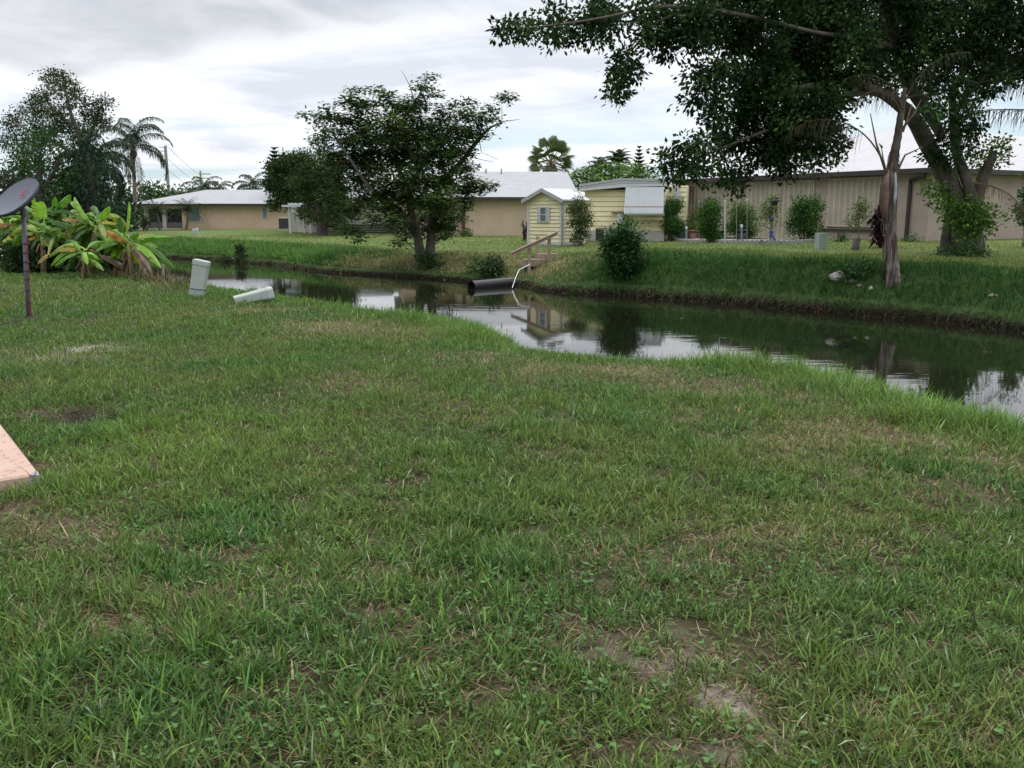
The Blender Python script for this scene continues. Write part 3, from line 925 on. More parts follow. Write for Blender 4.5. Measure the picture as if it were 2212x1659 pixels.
def house_peach():
    Oc = P(452, 494, 86); Oc.z = .0
    # corner nearest at x 452; one face runs left, one right
    t = thing('bungalow', 'peach stucco bungalow with pale grey hip roof and screened porch', 'house', (Oc.x, Oc.y, Oc.z))
    a = V3(-.86, .51); b = V3(.965, .262)
    b = V3(.51, .86)
    # right face must recede slowly: use its own frame
    b = V3(.86, .51); a = V3(-.51, .86)
    # visible right face runs along b to photo x 626
    LB = on_face(626, Oc, b)
    LA0 = on_face(300, Oc, a) if True else 12
    # left face: choose direction so that its end lies at x 300
    a = V3(-.80, .60); b = V3(.60, .80)
    bb = V3(.97, .243)
    ze = z_at(452, 440, 86)
    z0 = Oc.z
    u = lambda px: on_face(px, Oc, V3(-.97, .243))
    d1 = V3(-.97, .243)      # along the porch side
    d2 = V3(.243, .97)       # depth
    # the peach wall on the right is a shallow step back from the porch side: build an L of two blocks sharing one roof
    Lr = 17.5
    Lp = 15.5
    dr = V3(.995, .10)
    L1 = on_face(626, Oc, dr)
    iw = on_face(391, Oc, d1)
    w = NB()
    w.obox(Oc + V3(0, 0, -.4), dr * L1, V3(-.10, .995) * 11, V3(0, 0, ze - .1 - z0 + .4))
    w.obox(Oc + V3(0, 0, -.4) + d1 * .002, d1 * iw, d2 * 9, V3(0, 0, ze - .1 - z0 + .4))
    # porch header and back wall
    il = on_face(304, Oc, d1)
    w.obox(Oc + d1 * iw + V3(0, 0, ze - z0 - .48), d1 * (il - iw), d2 * .25, V3(0, 0, .36))
    w.obox(Oc + d1 * iw + d2 * 3.2 + V3(0, 0, -.3), d1 * (il - iw), d2 * .2, V3(0, 0, ze - z0 + .1))
    w.build('wall', STUCCO_PEACH, t)
    for px in (313, 352):
        p = NB()
        i = on_face(px, Oc, d1)
        p.obox(Oc + d1 * (i - .2) + d2 * .02 + V3(0, 0, -.2), d1 * .4, d2 * .3, V3(0, 0, ze - z0 - .3))
        p.build('porch_post', TRIM, t)
    s = NB()
    s.quad(Oc + d1 * iw + d2 * .3 + V3(0, 0, 0), Oc + d1 * il + d2 * .3, Oc + d1 * il + d2 * .3 + V3(0, 0, ze - z0 - .4), Oc + d1 * iw + d2 * .3 + V3(0, 0, ze - z0 - .4))
    i = iw
    fr = NB()
    sc = s.build('porch_screen', DARK, t)
    for px in (332, 366, 378, 391):
        i = on_face(px, Oc, d1)
        fr.obox(Oc + d1 * (i - .04) + d2 * .22, d1 * .08, d2 * .06, V3(0, 0, ze - z0 - .45))
    fr.obox(Oc + d1 * iw + d2 * .22 + V3(0, 0, .62), d1 * (il - iw), d2 * .05, V3(0, 0, .08))
    fr.build('screen_frame', SLATBK, sc)
    k = NB(); k.obox(Oc + d1 * iw + d2 * .2 + V3(0, 0, .0), d1 * (il - iw), d2 * -.08, V3(0, 0, .6)); k.build('kick_panel', mat('grey_kick_panel', (.13, .13, .135), .7), t)
    f = NB(); f.obox(Oc + d1 * (iw - .3) + d2 * -1.6 + V3(0, 0, -.2), d1 * (il - iw + .8), d2 * 1.5, V3(0, 0, .26)); f.build('patio_slab', TRIM, t)
    i0, i1 = on_face(432, Oc, d1), on_face(404, Oc, d1)
    window(t, Oc, d1, -d2, i0, i1, z_at(418, 480, 86), z_at(418, 446, 86), .09, GREYGLASS, TRIM, False)
    j0, j1 = on_face(564, Oc, dr), on_face(578, Oc, dr)
    window(t, Oc, dr, V3(.10, -.995), j0, j1, z_at(571, 474, 86), z_at(571, 447, 86), .12, GREYGLASS, TRIM, False)
    # roof: eave points in plan, ridge behind
    E = [Oc + d1 * (il + .9) - d2 * .7, Oc - d2 * .7 + V3(.1, 0, 0), Oc + dr * (L1 + .4) - V3(-.1, .995) * .7, Oc + dr * (L1 + .4) + V3(-.1, .995) * 11.5, Oc + d1 * (il + .9) + d2 * 11.5]
    for e in E: e.z = ze
    A1 = P(446, 409, 94); A2 = P(600, 412, 94)
    A1.z = A2.z = z_at(500, 410, 94)
    r = NB()
    r.tri(E[0], E[1], A1); r.quad(E[1], E[2], A2, A1); r.tri(E[2], E[3], A2); r.quad(E[3], E[4], A1, A2); r.tri(E[4], E[0], A1)
    r.build('roof', ROOF_GREY, t)
    g = NB()
    for q0, q1 in zip(E, E[1:] + E[:1]):
        dd = (q1 - q0).normalized(); nn = V3(dd.y, -dd.x)
        g.obox(q0 - V3(0, 0, .19), q1 - q0, nn * .1, V3(0, 0, .17))
    g.build('fascia', GUTTER, t)
    dsp = NB(); dsp.tube([Oc + V3(0.05, -.16, ze - z0 - .1), Oc + V3(.05, -.12, .1), Oc + V3(.5, -.3, 0)], .07, 6); dsp.build('downspout', TRIM, t)


house_peach()


def house_sand():
    # tan house in the middle; front face nearly square to the view
    D = 61
    A = P(990, 507, D); A.z = .0
    d = V3(.985, .174); n = V3(.174, -.985)
    L = on_face(1225, A, d)
    ze = z_at(1060, 426, D + 1)
    t = thing('bungalow', 'sand coloured bungalow with pale grey roof behind the yellow garden shed', 'house', (A.x, A.y, A.z))
    w = NB(); w.obox(A + V3(0, 0, -.4), d * L, -n * 12, V3(0, 0, ze + .3)); 
    i2 = on_face(868, A - n * 3, d)
    w.obox(A - n * 3 + V3(0, 0, -.4) + d * i2, d * (-i2 + .01), -n * 8, V3(0, 0, ze + .28))
    w.build('wall', STUCCO_SAND, t)
    E = [A + d * (-i2 * -1 - .2) + n * .5, A + d * (L + .8) + n * .5, A + d * (L + .8) - n * 12.5, A + d * (i2 - .2) - n * 12.5]
    E[0] = A + d * (-.5) + n * .5
    E[3] = A + d * (-.5) - n * 12.5
    for e in E: e.z = ze
    R1, R2_ = P(1016, 370, D + 7), P(1225, 374, D + 8)
    R1.z = R2_.z = z_at(1016, 370, D + 7)
    r = NB()
    r.tri(E[3], E[0], R1); r.quad(E[0], E[1], R2_, R1); r.tri(E[1], E[2], R2_); r.quad(E[2], E[3], R1, R2_)
    # lower wing roof running left behind the trees
    q0, q1 = A + d * (i2 - .4) - n * 2.5, A + d * (-.3) - n * 2.5
    q0.z = q1.z = ze - .02
    q2, q3 = q1 - n * 4.2 + V3(0, 0, 1.1), q0 - n * 4.2 + V3(0, 0, 1.1)
    r.quad(q0, q1, q2, q3); r.quad(q3, q2, q1 - n * 8.4, q0 - n * 8.4)
    r.build('roof', ROOF_GREY, t)
    g = NB()
    for a_, b_ in ((E[0], E[1]), (E[3], E[0]), (q0, q1)):
        dd = (b_ - a_).normalized(); nn = V3(dd.y, -dd.x)
        g.obox(a_ - V3(0, 0, .24), b_ - a_, nn * .1, V3(0, 0, .22))
    g.build('fascia', GUTTER, t)
    for px in (1050, 1083):
        v = NB(); q = P(px, 371, D + 6.6)
        v.tube([q - V3(0, 0, .15), q + V3(0, 0, .22)], .06, 6)
        v.build('roof_vent', GALV, t)
    ds = NB(); q = A + d * .25 + n * .08
    ds.obox(q + V3(0, 0, 0), d * .2, n * .1, V3(0, 0, ze - .15)); ds.build('downspout', mat('rust_brown_metal', (.10, .045, .03), .6), t)


house_sand()


def shed():
    D = 46
    Cn = P(1212, 512, D)                       # nearest corner
    Cn.z = tz(Cn.x, Cn.y)
    f = 38 * PI / 180
    g = V3(-math.cos(f), math.sin(f)); h = V3(math.sin(f), math.cos(f))
    LG = on_face(1142.5, Cn, g); LH = on_face(1264, Cn, h)
    ze = z_at(1212, 430, D); zp = z_at(1171, 411, D + .7)
    t = thing('garden_shed', 'small yellow clapboard shed with one shuttered window and white gable roof', 'shed', (Cn.x, Cn.y, Cn.z))
    w = NB()
    z0 = Cn.z + .16
    ng, nh = -h, -g
    w.obox(Cn + V3(0, 0, -.2) - ng * .03 - nh * .03, g * (LG - .06), h * (LH - .06), V3(0, 0, ze - Cn.z + .2))
    def top(z):
        if z <= ze: return 0, LG
        k = (z - ze) / (zp - ze) * LG / 2
        return k, LG - k
    siding(w, Cn, g, ng, LG, z0, zp, .19, .045, top)
    siding(w, Cn, h, nh, LH, z0, ze, .19, .045)
    w.tri(Cn + V3(0, 0, ze - Cn.z), Cn + g * LG + V3(0, 0, ze - Cn.z), Cn + g * LG / 2 + V3(0, 0, zp - Cn.z))
    w.build('wall', YELLOW, t)
    tr = NB()
    for q in (Cn, Cn + g * LG):
        tr.obox(q + ng * .046 - g * .05 * (1 if q is Cn else 1), g * .1, ng * .035, V3(0, 0, ze - Cn.z))
    tr.obox(Cn + nh * .046 + h * .06, h * .1, nh * .035, V3(0, 0, ze - Cn.z))
    tr.obox(Cn + ng * .046 + V3(0, 0, -.1) + g * .05, g * (LG - .1), ng * .03, V3(0, 0, .255))
    tr.obox(Cn + nh * .046 + V3(0, 0, -.1) + h * .16, h * (LH - .16), nh * .03, V3(0, 0, .255))
    tr.build('corner_trim', WHITE, t)
    r = NB(); oh = .28
    def W(i, j, z): return Cn + g * i + h * j + V3(0, 0, z - Cn.z)
    sl = (zp - ze) / (LG / 2)
    for (i0, i1, za, zb) in ((-oh, LG / 2, ze - sl * oh, zp), (LG + oh, LG / 2, ze - sl * oh, zp)):
        up = .035
        r.hexa([W(i0, -oh, za + up), W(i1, -oh, zb + up), W(i1, LH + .1, zb + up), W(i0, LH + .1, za + up), W(i0, -oh, za + up + .07), W(i1, -oh, zb + up + .07), W(i1, LH + .1, zb + up + .07), W(i0, LH + .1, za + up + .07)])
    r.build('roof', WHITE, t)
    bb = NB()
    for (i0, i1, za, zb) in ((-oh, LG / 2 - .003, ze - sl * oh, zp), (LG + oh, LG / 2 + .003, ze - sl * oh, zp)):
        bb.hexa([W(i0, -oh - .03, za - .09), W(i1, -oh - .03, zb - .09), W(i1, -oh - .004, zb - .09), W(i0, -oh - .004, za - .09), W(i0, -oh - .03, za + .10), W(i1, -oh - .03, zb + .10), W(i1, -oh - .004, zb + .10), W(i0, -oh - .004, za + .10)])
    bb.build('barge_board', ROOF_GREY, t)
    i1, i0 = on_face(1168, Cn, g), on_face(1183, Cn, g)
    zb, zt = z_at(1175, 480, D + .6), z_at(1175, 447, D + .6)
    A = Cn + ng * .047
    wd = window(t, A, g, ng, i0, i1, zb, zt, .05)
    for k0, k1 in ((i0 - .17, i0 - .01), (i1 + .01, i1 + .17)):
        s = NB()
        s.obox(A + g * k0 + V3(0, 0, zb - .02 - A.z) + ng * .001, g * (k1 - k0), ng * .03, V3(0, 0, zt - zb + .04))
        for m in range(9):
            zz = zb + (zt - zb) * (m + .3) / 9
            s.obox(A + g * (k0 + .02) + V3(0, 0, zz - A.z) + ng * .032, g * (k1 - k0 - .04), ng * .012, V3(0, 0, .03))
        s.build('shutter', WHITE, wd)


shed()


def trailer():
    D = 51
    A = P(1262, 510, D); A.z = .12
    d = V3(.97, -.243); n = V3(-.243, -.97)
    L = on_face(1437, A, d)
    L2 = on_face(1484, A, d)
    up = lambda z: V3(0, 0, z - A.z)
    Yr = A.y + d.y * L
    zw = z_at(1300, 410, D - .5)
    zsk = z_at(1400, 492, Yr)
    t = thing('mobile_home', 'yellow lap sided mobile home with thick white flat roof edge and folded awning', 'mobile home', (A.x, A.y, A.z))
    w = NB()
    w.obox(A - n * .02 + V3(0, 0, -.3), d * L, -n * 7, V3(0, 0, zw - A.z + .3))
    siding(w, A, d, n, L, A.z + .45, zw, .27, .045)
    B = A - n * 1.6
    iL = on_face(1441, B, d); iR = on_face(1484, B, d)
    w.obox(B + d * (L + .001) - n * .02 + V3(0, 0, -.3), d * (iR - L), -n * 5, V3(0, 0, zw - A.z + .55))
    siding(w, B + d * (L + .001), d, n, iR - L, A.z + .45, zw + .25, .27, .045)
    w.build('wall', YELLOW, t)
    sk = NB()
    sk.obox(A + n * .05 + V3(0, 0, -.3), d * L, n * .02, V3(0, 0, .74)); sk.build('skirting', ACGREY, t)
    # thick white roof edge with a low peak
    r = NB()
    ip = on_face(1345, A, d)
    zl, zp, zr = z_at(1254, 399, D), z_at(1345, 387, D), z_at(1437, 388, Yr)
    bl, bp_, br = z_at(1254, 413, D), z_at(1345, 405.5, D), z_at(1437, 402, Yr)
    i0, i1 = -.25, L + .05
    N0, N1 = n * .45, -n * 7.2
    def pp(i, z, o): return A + d * i + o + V3(0, 0, z - A.z)
    for (x0, x1, ta, tb, ba, bb_) in ((i0, ip, zl, zp, bl, bp_), (ip, i1, zp, zr, bp_, br)):
        r.hexa([pp(x0, ba, N0), pp(x1, bb_, N0), pp(x1, bb_, N1), pp(x0, ba, N1), pp(x0, ta, N0), pp(x1, tb, N0), pp(x1, tb, N1), pp(x0, ta, N1)])
    ro = r.build('roof', WHITE, t)
    e = NB()
    for (x0, x1, ta, tb, ba, bb_) in ((i0, ip - .002, zl, zp, bl, bp_), (ip + .002, i1, zp, zr, bp_, br)):
        o1, o2 = n * .453, n * .50
        e.hexa([pp(x0, ta - .10, o1), pp(x1, tb - .10, o1), pp(x1, tb - .10, o2), pp(x0, ta - .10, o2), pp(x0, ta + .02, o1), pp(x1, tb + .02, o1), pp(x1, tb + .02, o2), pp(x0, ta + .02, o2)])
        k = 0
        e.hexa([pp(x0, (ta + ba) / 2 - .02, o1), pp(x1, (tb + bb_) / 2 - .02, o1), pp(x1, (tb + bb_) / 2 - .02, n * .47), pp(x0, (ta + ba) / 2 - .02, n * .47), pp(x0, (ta + ba) / 2 + .02, o1), pp(x1, (tb + bb_) / 2 + .02, o1), pp(x1, (tb + bb_) / 2 + .02, n * .47), pp(x0, (ta + ba) / 2 + .02, n * .47)])
    e.build('drip_edge', ROOF_GREY, ro)
    # folded awning
    ia, ib = on_face(1353, A, d), on_face(1436, A, d)
    zt = z_at(1395, 404, D - 1.5); zb = z_at(1395, 459, D - 2)
    prof = [(.47, zt)]
    for k in range(7):
        prof.append((.47 + .55 * (k + 1) / 7, zt + (zb - zt) * (k + 1) / 7))
    for k in range(1, 8):
        an = k / 7 * PI * .85
        prof.append((1.02 + .02 - .20 * (1 - math.cos(an)) * .9, zb - .20 * math.sin(an) * .9))
    aw = NB()
    nr = 22
    for (o0, za), (o1, zb_) in zip(prof[:-1], prof[1:]):
        for k in range(nr):
            u0, u1 = ia + (ib - ia) * k / nr, ia + (ib - ia) * (k + 1) / nr
            um = u0 + (u1 - u0) * .75
            aw.quad(pp(u0, za, n * o0), pp(um, za, n * o0), pp(um, zb_, n * o1), pp(u0, zb_, n * o1))
            aw.quad(pp(um, za, n * (o0 - .012)), pp(u1, za, n * (o0 - .012)), pp(u1, zb_, n * (o1 - .012)), pp(um, zb_, n * (o1 - .012)))
    for u in (ia, ib):
        q = [pp(u, z, n * o) for o, z in prof]
        for k in range(len(q) - 1):
            aw.tri(pp(u, zb - .1, n * .5), q[k], q[k + 1])
    ao = aw.build('awning', WHITE, t)
    st_ = NB()
    za = zb + .30; o = 1.02 - .55 * .30 / (zt - zb)
    st_.obox(pp(ia, za, n * (o + .01)), d * (ib - ia), n * .012, V3(0, 0, .03))
    st_.build('stripe', mat('red_stripe', (.50, .17, .15), .5), ao)
    lg = NB(); lg.obox(pp(ia + .8, zb - .42, n * .05), d * (ib - ia - .9), n * .25, V3(0, 0, .12)); lg.build('ledge', YELLOW, t)
    # corner post and window sill bits
    c = NB()
    ic = on_face(1459, B, d)
    c.obox(B + d * (ic - .1) + n * .05 + V3(0, 0, 0), d * .3, n * .06, V3(0, 0, zw - A.z + .2)); c.build('corner_post', WHITE, t)
    # meter box on the wall
    b = NB(); i = on_face(1341, A, d); zz = z_at(1341, 482, D)
    b.obox(pp(i - .17, zz, n * .03), d * .34, n * .2, V3(0, 0, .55)); b.build('meter_box', WHITE, t)
    b = NB(); b.obox(pp(i - .5, zz + .6, n * .03), d * 1.0, n * .3, V3(0, 0, .06)); b.build('box_hood', WOOD, t)
    return A, d, n


TA, Td, Tn = trailer()


def ac_unit(px0, px1, py0, py1, D, dark, label):
    q0 = P(px0, py1, D); q0.z = tz(q0.x, q0.y)
    w = (px1 - px0) * M(D); h = (py1 - py0) * M(D)
    t = thing('air_conditioner', label, 'air conditioner', q0, 'air conditioners beside the mobile home')
    d, n = Td, Tn
    nb = NB(); nb.obox(q0 + V3(0, 0, .05), d * w, -n * .75, V3(0, 0, h)); 
    nb.obox(q0 + V3(0, 0, h + .052) - d * .02 + n * .02, d * (w + .04), -n * .79, V3(0, 0, .03))
    nb.build('cabinet', ACGREY, t)
    g = NB()
    if dark:
        for k in range(16):
            g.obox(q0 + d * .03 + n * .012 + V3(0, 0, .1 + k * (h - .12) / 16), d * w * .42, n * .02, V3(0, 0, (h - .12) / 16 * .7))
        g.quad(q0 + d * .03 + n * .006 + V3(0, 0, .08), q0 + d * (.03 + w * .42) + n * .006 + V3(0, 0, .08), q0 + d * (.03 + w * .42) + n * .006 + V3(0, 0, h), q0 + d * .03 + n * .006 + V3(0, 0, h))
        g.build('grille', SLATBK, t)
    else:
        g.obox(q0 + d * .12 + n * .004 + V3(0, 0, h - .22), d * .22, n * .01, V3(0, 0, .12)); g.build('label_plate', SLATBK, t)
    p = NB(); p.obox(q0 - d * .05 + V3(0, 0, -.1), d * (w + .1), -n * .9, V3(0, 0, .14)); p.build('pad', CONC, t)


ac_unit(1286, 1325, 481, 509, 49.0, True, 'grey air conditioner with dark louvred side, beside the mobile home')
ac_unit(1328, 1352, 480, 509, 48.8, False, 'plain grey air conditioner cabinet partly behind the dark bank shrub')


def white_home():
    D = 68
    Cn = P(781, 502, D); Cn.z = tz(Cn.x, Cn.y) - .0
    g = V3(-.78, .626); h = V3(.90, .436)
    h = V3(.626, .78); 
    t = thing('mobile_home', 'pale cream sided mobile home half hidden behind the trees by the canal', 'mobile home', (Cn.x, Cn.y, Cn.z))
    h = V3(.93, .367)
    LG = on_face(640, Cn, g); LH = on_face(838, Cn, h)
    zt = z_at(781, 446, D)
    w = NB()
    w.obox(Cn + V3(0, 0, -.3) + V3(0, .05, 0), g * LG, V3(.626, .78) * 6, V3(0, 0, zt - Cn.z + .3))
    siding(w, Cn + V3(0, .02, 0), g, V3(-.626, -.78), LG, Cn.z + .7, zt, .2, .03)
    w.obox(Cn + V3(.02, .05, -.3), h * LH, V3(-.367, .93) * 6, V3(0, 0, zt - Cn.z + .29))
    siding(w, Cn + V3(0, .02, 0), h, V3(.367, -.93), LH, Cn.z + .7, zt, .2, .03)
    w.build('wall', BEIGE, t)
    s = NB()
    for k in range(4):
        z = Cn.z + .06 + k * .17
        s.obox(Cn + V3(-.01, -.01, z - Cn.z), g * 4.2, V3(-.626, -.78) * .05, V3(0, 0, .07))
        s.obox(Cn + V3(.03, -.01, z - Cn.z), h * LH, V3(.367, -.93) * .05, V3(0, 0, .07))
    s.build('skirt_rail', SLATBK, t)
    r = NB()
    top = [Cn + V3(-.2, -.5, 0), Cn + h * (LH + .2) + V3(0, -.3, 0), Cn + h * LH + V3(-.3, 7, 0), Cn + g * LG + V3(2.5, 6.5, 0), Cn + g * (LG + .3) + V3(-.4, -.4, 0)]
    for q in top: q.z = zt
    for k in range(5):
        a_, b_ = top[k], top[(k + 1) % 5]
        r.quad(a_, b_, b_ + V3(0, 0, .3), a_ + V3(0, 0, .3))
    r.add([q + V3(0, 0, .3) for q in top], [[0, 1, 2, 3, 4]], (1, 1, 1))
    r.add([q for q in top], [[4, 3, 2, 1, 0]], (1, 1, 1))
    r.build('roof', WHITE, t)
    i0, i1 = on_face(758, Cn, g), on_face(735, Cn, g)
    window(t, Cn + V3(0, -.02, 0), g, V3(-.626, -.78), i0, i1, Cn.z + 1.35, Cn.z + 2.3, .06, DARK, BEIGE, True)
    # grey store room at the right-hand end
    q = P(842, 503, D + 3); q.z = Cn.z
    sr = NB(); sr.obox(q + V3(0, 0, -.2), V3(1, .05, 0) * (60 * M(D + 3)), V3(-.05, 1, 0) * 4, V3(0, 0, 2.5)); sr.build('store_room', mat('grey_board', (.27, .26, .25), .85, .08, 2, .2), t)
    # carport at the left-hand end with three white posts
    q0, q1 = P(622, 499, D + 2), P(668, 500, D + 1)
    zc = z_at(640, 447, D)
    cp = NB(); e0 = V3(q0.x - .3, q0.y - .4, zc); e1 = V3(q1.x + 1.6, q1.y - .6, zc)
    cp.obox(e0, e1 - e0, V3(.2, 5, 0), V3(0, 0, .16)); cp.build('carport_roof', WHITE, t)
    for px in (625, 655, 668):
        pp = P(px, 499, D + 1.8); pp.z = tz(pp.x, pp.y) - .1
        c = NB(); c.obox(pp, V3(.17, 0, 0), V3(0, .15, 0), V3(0, 0, zc - pp.z)); c.build('carport_post', WHITE, t)
    bk = NB(); q2 = P(624, 499, D + 6); bk.obox(V3(q2.x, q2.y, -.3), V3(36 * M(D + 6), 0, 0), V3(0, .1, 0), V3(0, 0, zc + .3)); bk.build('carport_back_wall', BEIGE, t)


white_home()

# small dark condenser by the end of the peach bungalow
q = P(614, 497, 84); q.z = tz(q.x, q.y)
t = thing('air_conditioner', 'small dark condenser at the end wall of the peach bungalow', 'air conditioner', q)
nb = NB(); nb.box(q.x, q.y, q.z + .08, .9, .8, .9, rz=.2); nb.build('cabinet', SLATBK, t)
nb = NB(); nb.box(q.x, q.y, q.z + .985, .94, .84, .05, rz=.2)
nb.lathe((q.x, q.y, q.z + 1.04), [(.34, 0), (.34, .05), (.05, .07)], 14); nb.build('top_grille', ACGREY, t)
nb = NB(); nb.box(q.x, q.y, q.z - .1, 1.1, 1.0, .17, rz=.2); nb.build('pad', CONC, t)
# ------------------------------------------------------------------ things on the near lawn
def dish():
    base = G(62, 684)
    D = base.y
    top = P(51, 463, D)
    t = thing('satellite_dish', 'grey satellite dish with a faded red mark on a pole with a red cable', 'satellite dish', base)
    grey = mat('painted_pole', (.10, .105, .135), .65, .18, 5, .15, 60, .25, dirt=(.14, .11, .09), dscale=6)
    face = mat('dish_face', (.10, .108, .138), .5, .05, 3, .06, 60, .35, dirt=(.10, .105, .13), dscale=5)
    rim = mat('dish_rim', (.045, .05, .065), .6, .1, 3)
    p = NB(); p.tube([base - V3(0, 0, .15), base.lerp(top, .5), top], [.037, .036, .035], 14); pole = p.build('pole', grey, t, True)
    c = NB(); off = V3(.037, -.018, 0)
    c.tube([base.lerp(top, k / 10) + off + V3(.006 * math.sin(k * 2.1), -.004 * math.cos(k * 1.3), 0) for k in range(0, 9)], .0085, 6)
    c.build('cable', mat('red_cable', (.26, .045, .045), .5, .1), t)
    for k in (.14, .26, .37, .455, .54, .63, .72):
        q = base.lerp(top, k); r = NB()
        r.lathe((q.x + .008, q.y - .003, q.z), [(.040, -.006), (.052, -.004), (.052, .004), (.040, .006)], 14); r.build('cable_tie', BLACKP, t)
    # reflector: centre, axis, frame
    cen = P(33, 424, D - .05)
    fw = (V3(0, 0, EYE) - cen).normalized(); rt = V3(0, 0, 1).cross(fw).normalized(); upv = fw.cross(rt)
    e1 = (rt * .762 + upv * .648)                   # long axis in view
    perp = (rt * -.648 + upv * .762)
    ca = .40
    nrm = (fw * ca + perp * math.sqrt(1 - ca * ca)).normalized()
    e2 = nrm.cross(e1).normalized()
    R = 75 * K * D / F * .98
    R1, R2_ = 74 * M(D) * .72, 74 * M(D) * .72 * .93
    def dp(u, v, o=0):
        r2 = u * u + v * v
        return cen + e1 * (u * R1) + e2 * (v * R2_) + nrm * (.085 * (r2 - 1) + o)
    nr, na = 10, 48
    V = [dp(0, 0)]; Fa = []
    for i in range(1, nr + 1):
        for k in range(na):
            an = 2 * PI * k / na; V.append(dp(i / nr * math.cos(an), i / nr * math.sin(an)))
    f = NB()
    tri = [[0, 1 + k, 1 + (k + 1) % na] for k in range(na)]
    qd = []
    for i in range(nr - 1):
        for k in range(na):
            k2 = (k + 1) % na; b0 = 1 + i * na
            qd.append([b0 + k, b0 + na + k, b0 + na + k2, b0 + k2])
    f.add(V, tri, (1, 1, 1)); f.add(V, qd, (1, 1, 1))
    re = f.build('reflector', face, t, True)
    b = NB()
    ring = lambda rr, o: [dp(rr * math.cos(2 * PI * k / na), rr * math.sin(2 * PI * k / na), o) for k in range(na)]
    rings = [ring(1.0, .001), ring(1.018, .0), ring(1.018, -.045), ring(.96, -.055), ring(.5, -.05), ring(.05, -.05)]
    V = sum(rings, [])
    qd = [[i * na + k, (i + 1) * na + k, (i + 1) * na + (k + 1) % na, i * na + (k + 1) % na] for i in range(5) for k in range(na)]
    b.add(V, qd, (1, 1, 1)); b.build('shell', rim, re, True)
    # faded red mark: an incomplete ring with a blot inside
    lg = NB()
    lu, lv = .30, .10
    fade = mat('faded_red_print', (.21, .085, .10), .6, .3, 30)
    def arc(r0, r1, a0, a1, n=14):
        for k in range(n):
            x0, x1 = a0 + (a1 - a0) * k / n, a0 + (a1 - a0) * (k + 1) / n
            lg.quad(dp(lu + r0 * math.cos(x0), lv + r0 * math.sin(x0), .004), dp(lu + r1 * math.cos(x0), lv + r1 * math.sin(x0), .004), dp(lu + r1 * math.cos(x1), lv + r1 * math.sin(x1), .004), dp(lu + r0 * math.cos(x1), lv + r0 * math.sin(x1), .004))
    # orientation: find the sign that keeps it on the visible side
    arc(.16, .235, .3, 4.6); arc(.0, .065, 0, 2 * PI, 10); arc(.18, .22, 5.0, 5.9, 5); arc(.085, .125, 1.2, 3.6, 8)
    lg.build('emblem', fade, re)
    # mast head and bracket under the shell
    h = NB()
    back = cen - nrm * .14 - e1 * .06
    h.tube([top + V3(0, 0, -.02), top + V3(0, 0, .09)], [.047, .047], 12)
    h.tube([top + V3(0, 0, .06), back], [.042, .06], 8)
    h.tube([top + V3(-.01, 0, .0), back - e1 * .22], .012, 6)
    h.tube([back - nrm * .0, back + nrm * .05], [.11, .11], 10)
    h.build('bracket', grey, t)


dish()


def pedestals():
    b = G(425, 641); D = b.y
    w = 46 * .7373 * M(D); h = 108 * .7373 * M(D)
    m = mat('pale_green_cabinet', (.34, .375, .35), .65, .07, 3, .1, 50, .3, dirt=(.30, .33, .28), dscale=4)
    tilt = .21
    ax = V3(math.sin(tilt), 0, math.cos(tilt)); ay = V3(0, 1, 0); sx = V3(math.cos(tilt), 0, -math.sin(tilt))
    def shell(nb, o, ax, sx, sy, z0, z1, w0, w1, d0, d1, rnd=.18, n=6):
        """rounded-corner tapered box"""
        prof = []
        for cx, cy, a0 in ((1, 1, 0), (-1, 1, 90), (-1, -1, 180), (1, -1, 270)):
            for k in range(n):
                an = math.radians(a0 + 90 * k / (n - 1))
                prof.append((cx * (1 - rnd) + rnd * math.cos(an), cy * (1 - rnd) + rnd * math.sin(an)))
        N_ = len(prof)
        lev = [(z0, w0, d0), (z1 - .02, w1, d1), (z1 - .006, w1 * .96, d1 * .95), (z1, w1 * .85, d1 * .82)]
        V = [o + ax * z + sx * (px * ww / 2) + sy * (py * dd / 2) for z, ww, dd in lev for px, py in prof]
        Q = [[i * N_ + k, i * N_ + (k + 1) % N_, (i + 1) * N_ + (k + 1) % N_, (i + 1) * N_ + k] for i in range(3) for k in range(N_)]
        nb.add(V, Q, (1, 1, 1))
        nb.add(V[-N_:], [list(range(N_))], (1, 1, 1))
    t = thing('utility_pedestal', 'pale green utility pedestal standing with a lean, wire tied round its foot', 'utility box', b)
    nb = NB(); shell(nb, b - ax * .1, ax, sx, ay, 0, h * .86 + .1, w * .86, w * .93, w * .55, w * .58); nb.build('body', m, t)
    nb = NB(); shell(nb, b, ax, sx, ay, h * .865, h, w * .99, w * .99, w * .66, w * .66); nb.build('cap', m, t)
    nb = NB(); z = .13 * h / .6
    pts = []
    for k in range(25):
        an = 2 * PI * k / 24
        pts.append(b + ax * (z + .012 * math.cos(an)) + sx * (math.cos(an) * w * .52) + ay * (math.sin(an) * w * .40))
    nb.tube(pts, .008, 5, cap=False); nb.build('wire', BLACKP, t)
    # fallen one
    p0 = G(512, 655); p0.z += .05
    p1 = P(588, 632, p0.y + .25)
    dirv = (p1 - p0).normalized(); sx2 = dirv.cross(V3(0, 0, 1)).normalized(); sy2 = sx2.cross(dirv)
    L = (p1 - p0).length
    t = thing('utility_pedestal', 'pale green utility pedestal lying toppled on its side by the water edge', 'utility box', p0)
    nb = NB(); shell(nb, p0 - dirv * .05, dirv, sy2, sx2, 0, L + .05, .16, .22, .27, .29, .45); nb.build('body', m, t, False)
    nb = NB(); shell(nb, p0, dirv, sy2, sx2, L * .84, L + .01, .232, .228, .302, .298, .45); nb.build('cap', mat('weathered_cabinet_cap', (.35, .39, .38), .6, .1, 3, .1, 40, .3), t, False)


pedestals()


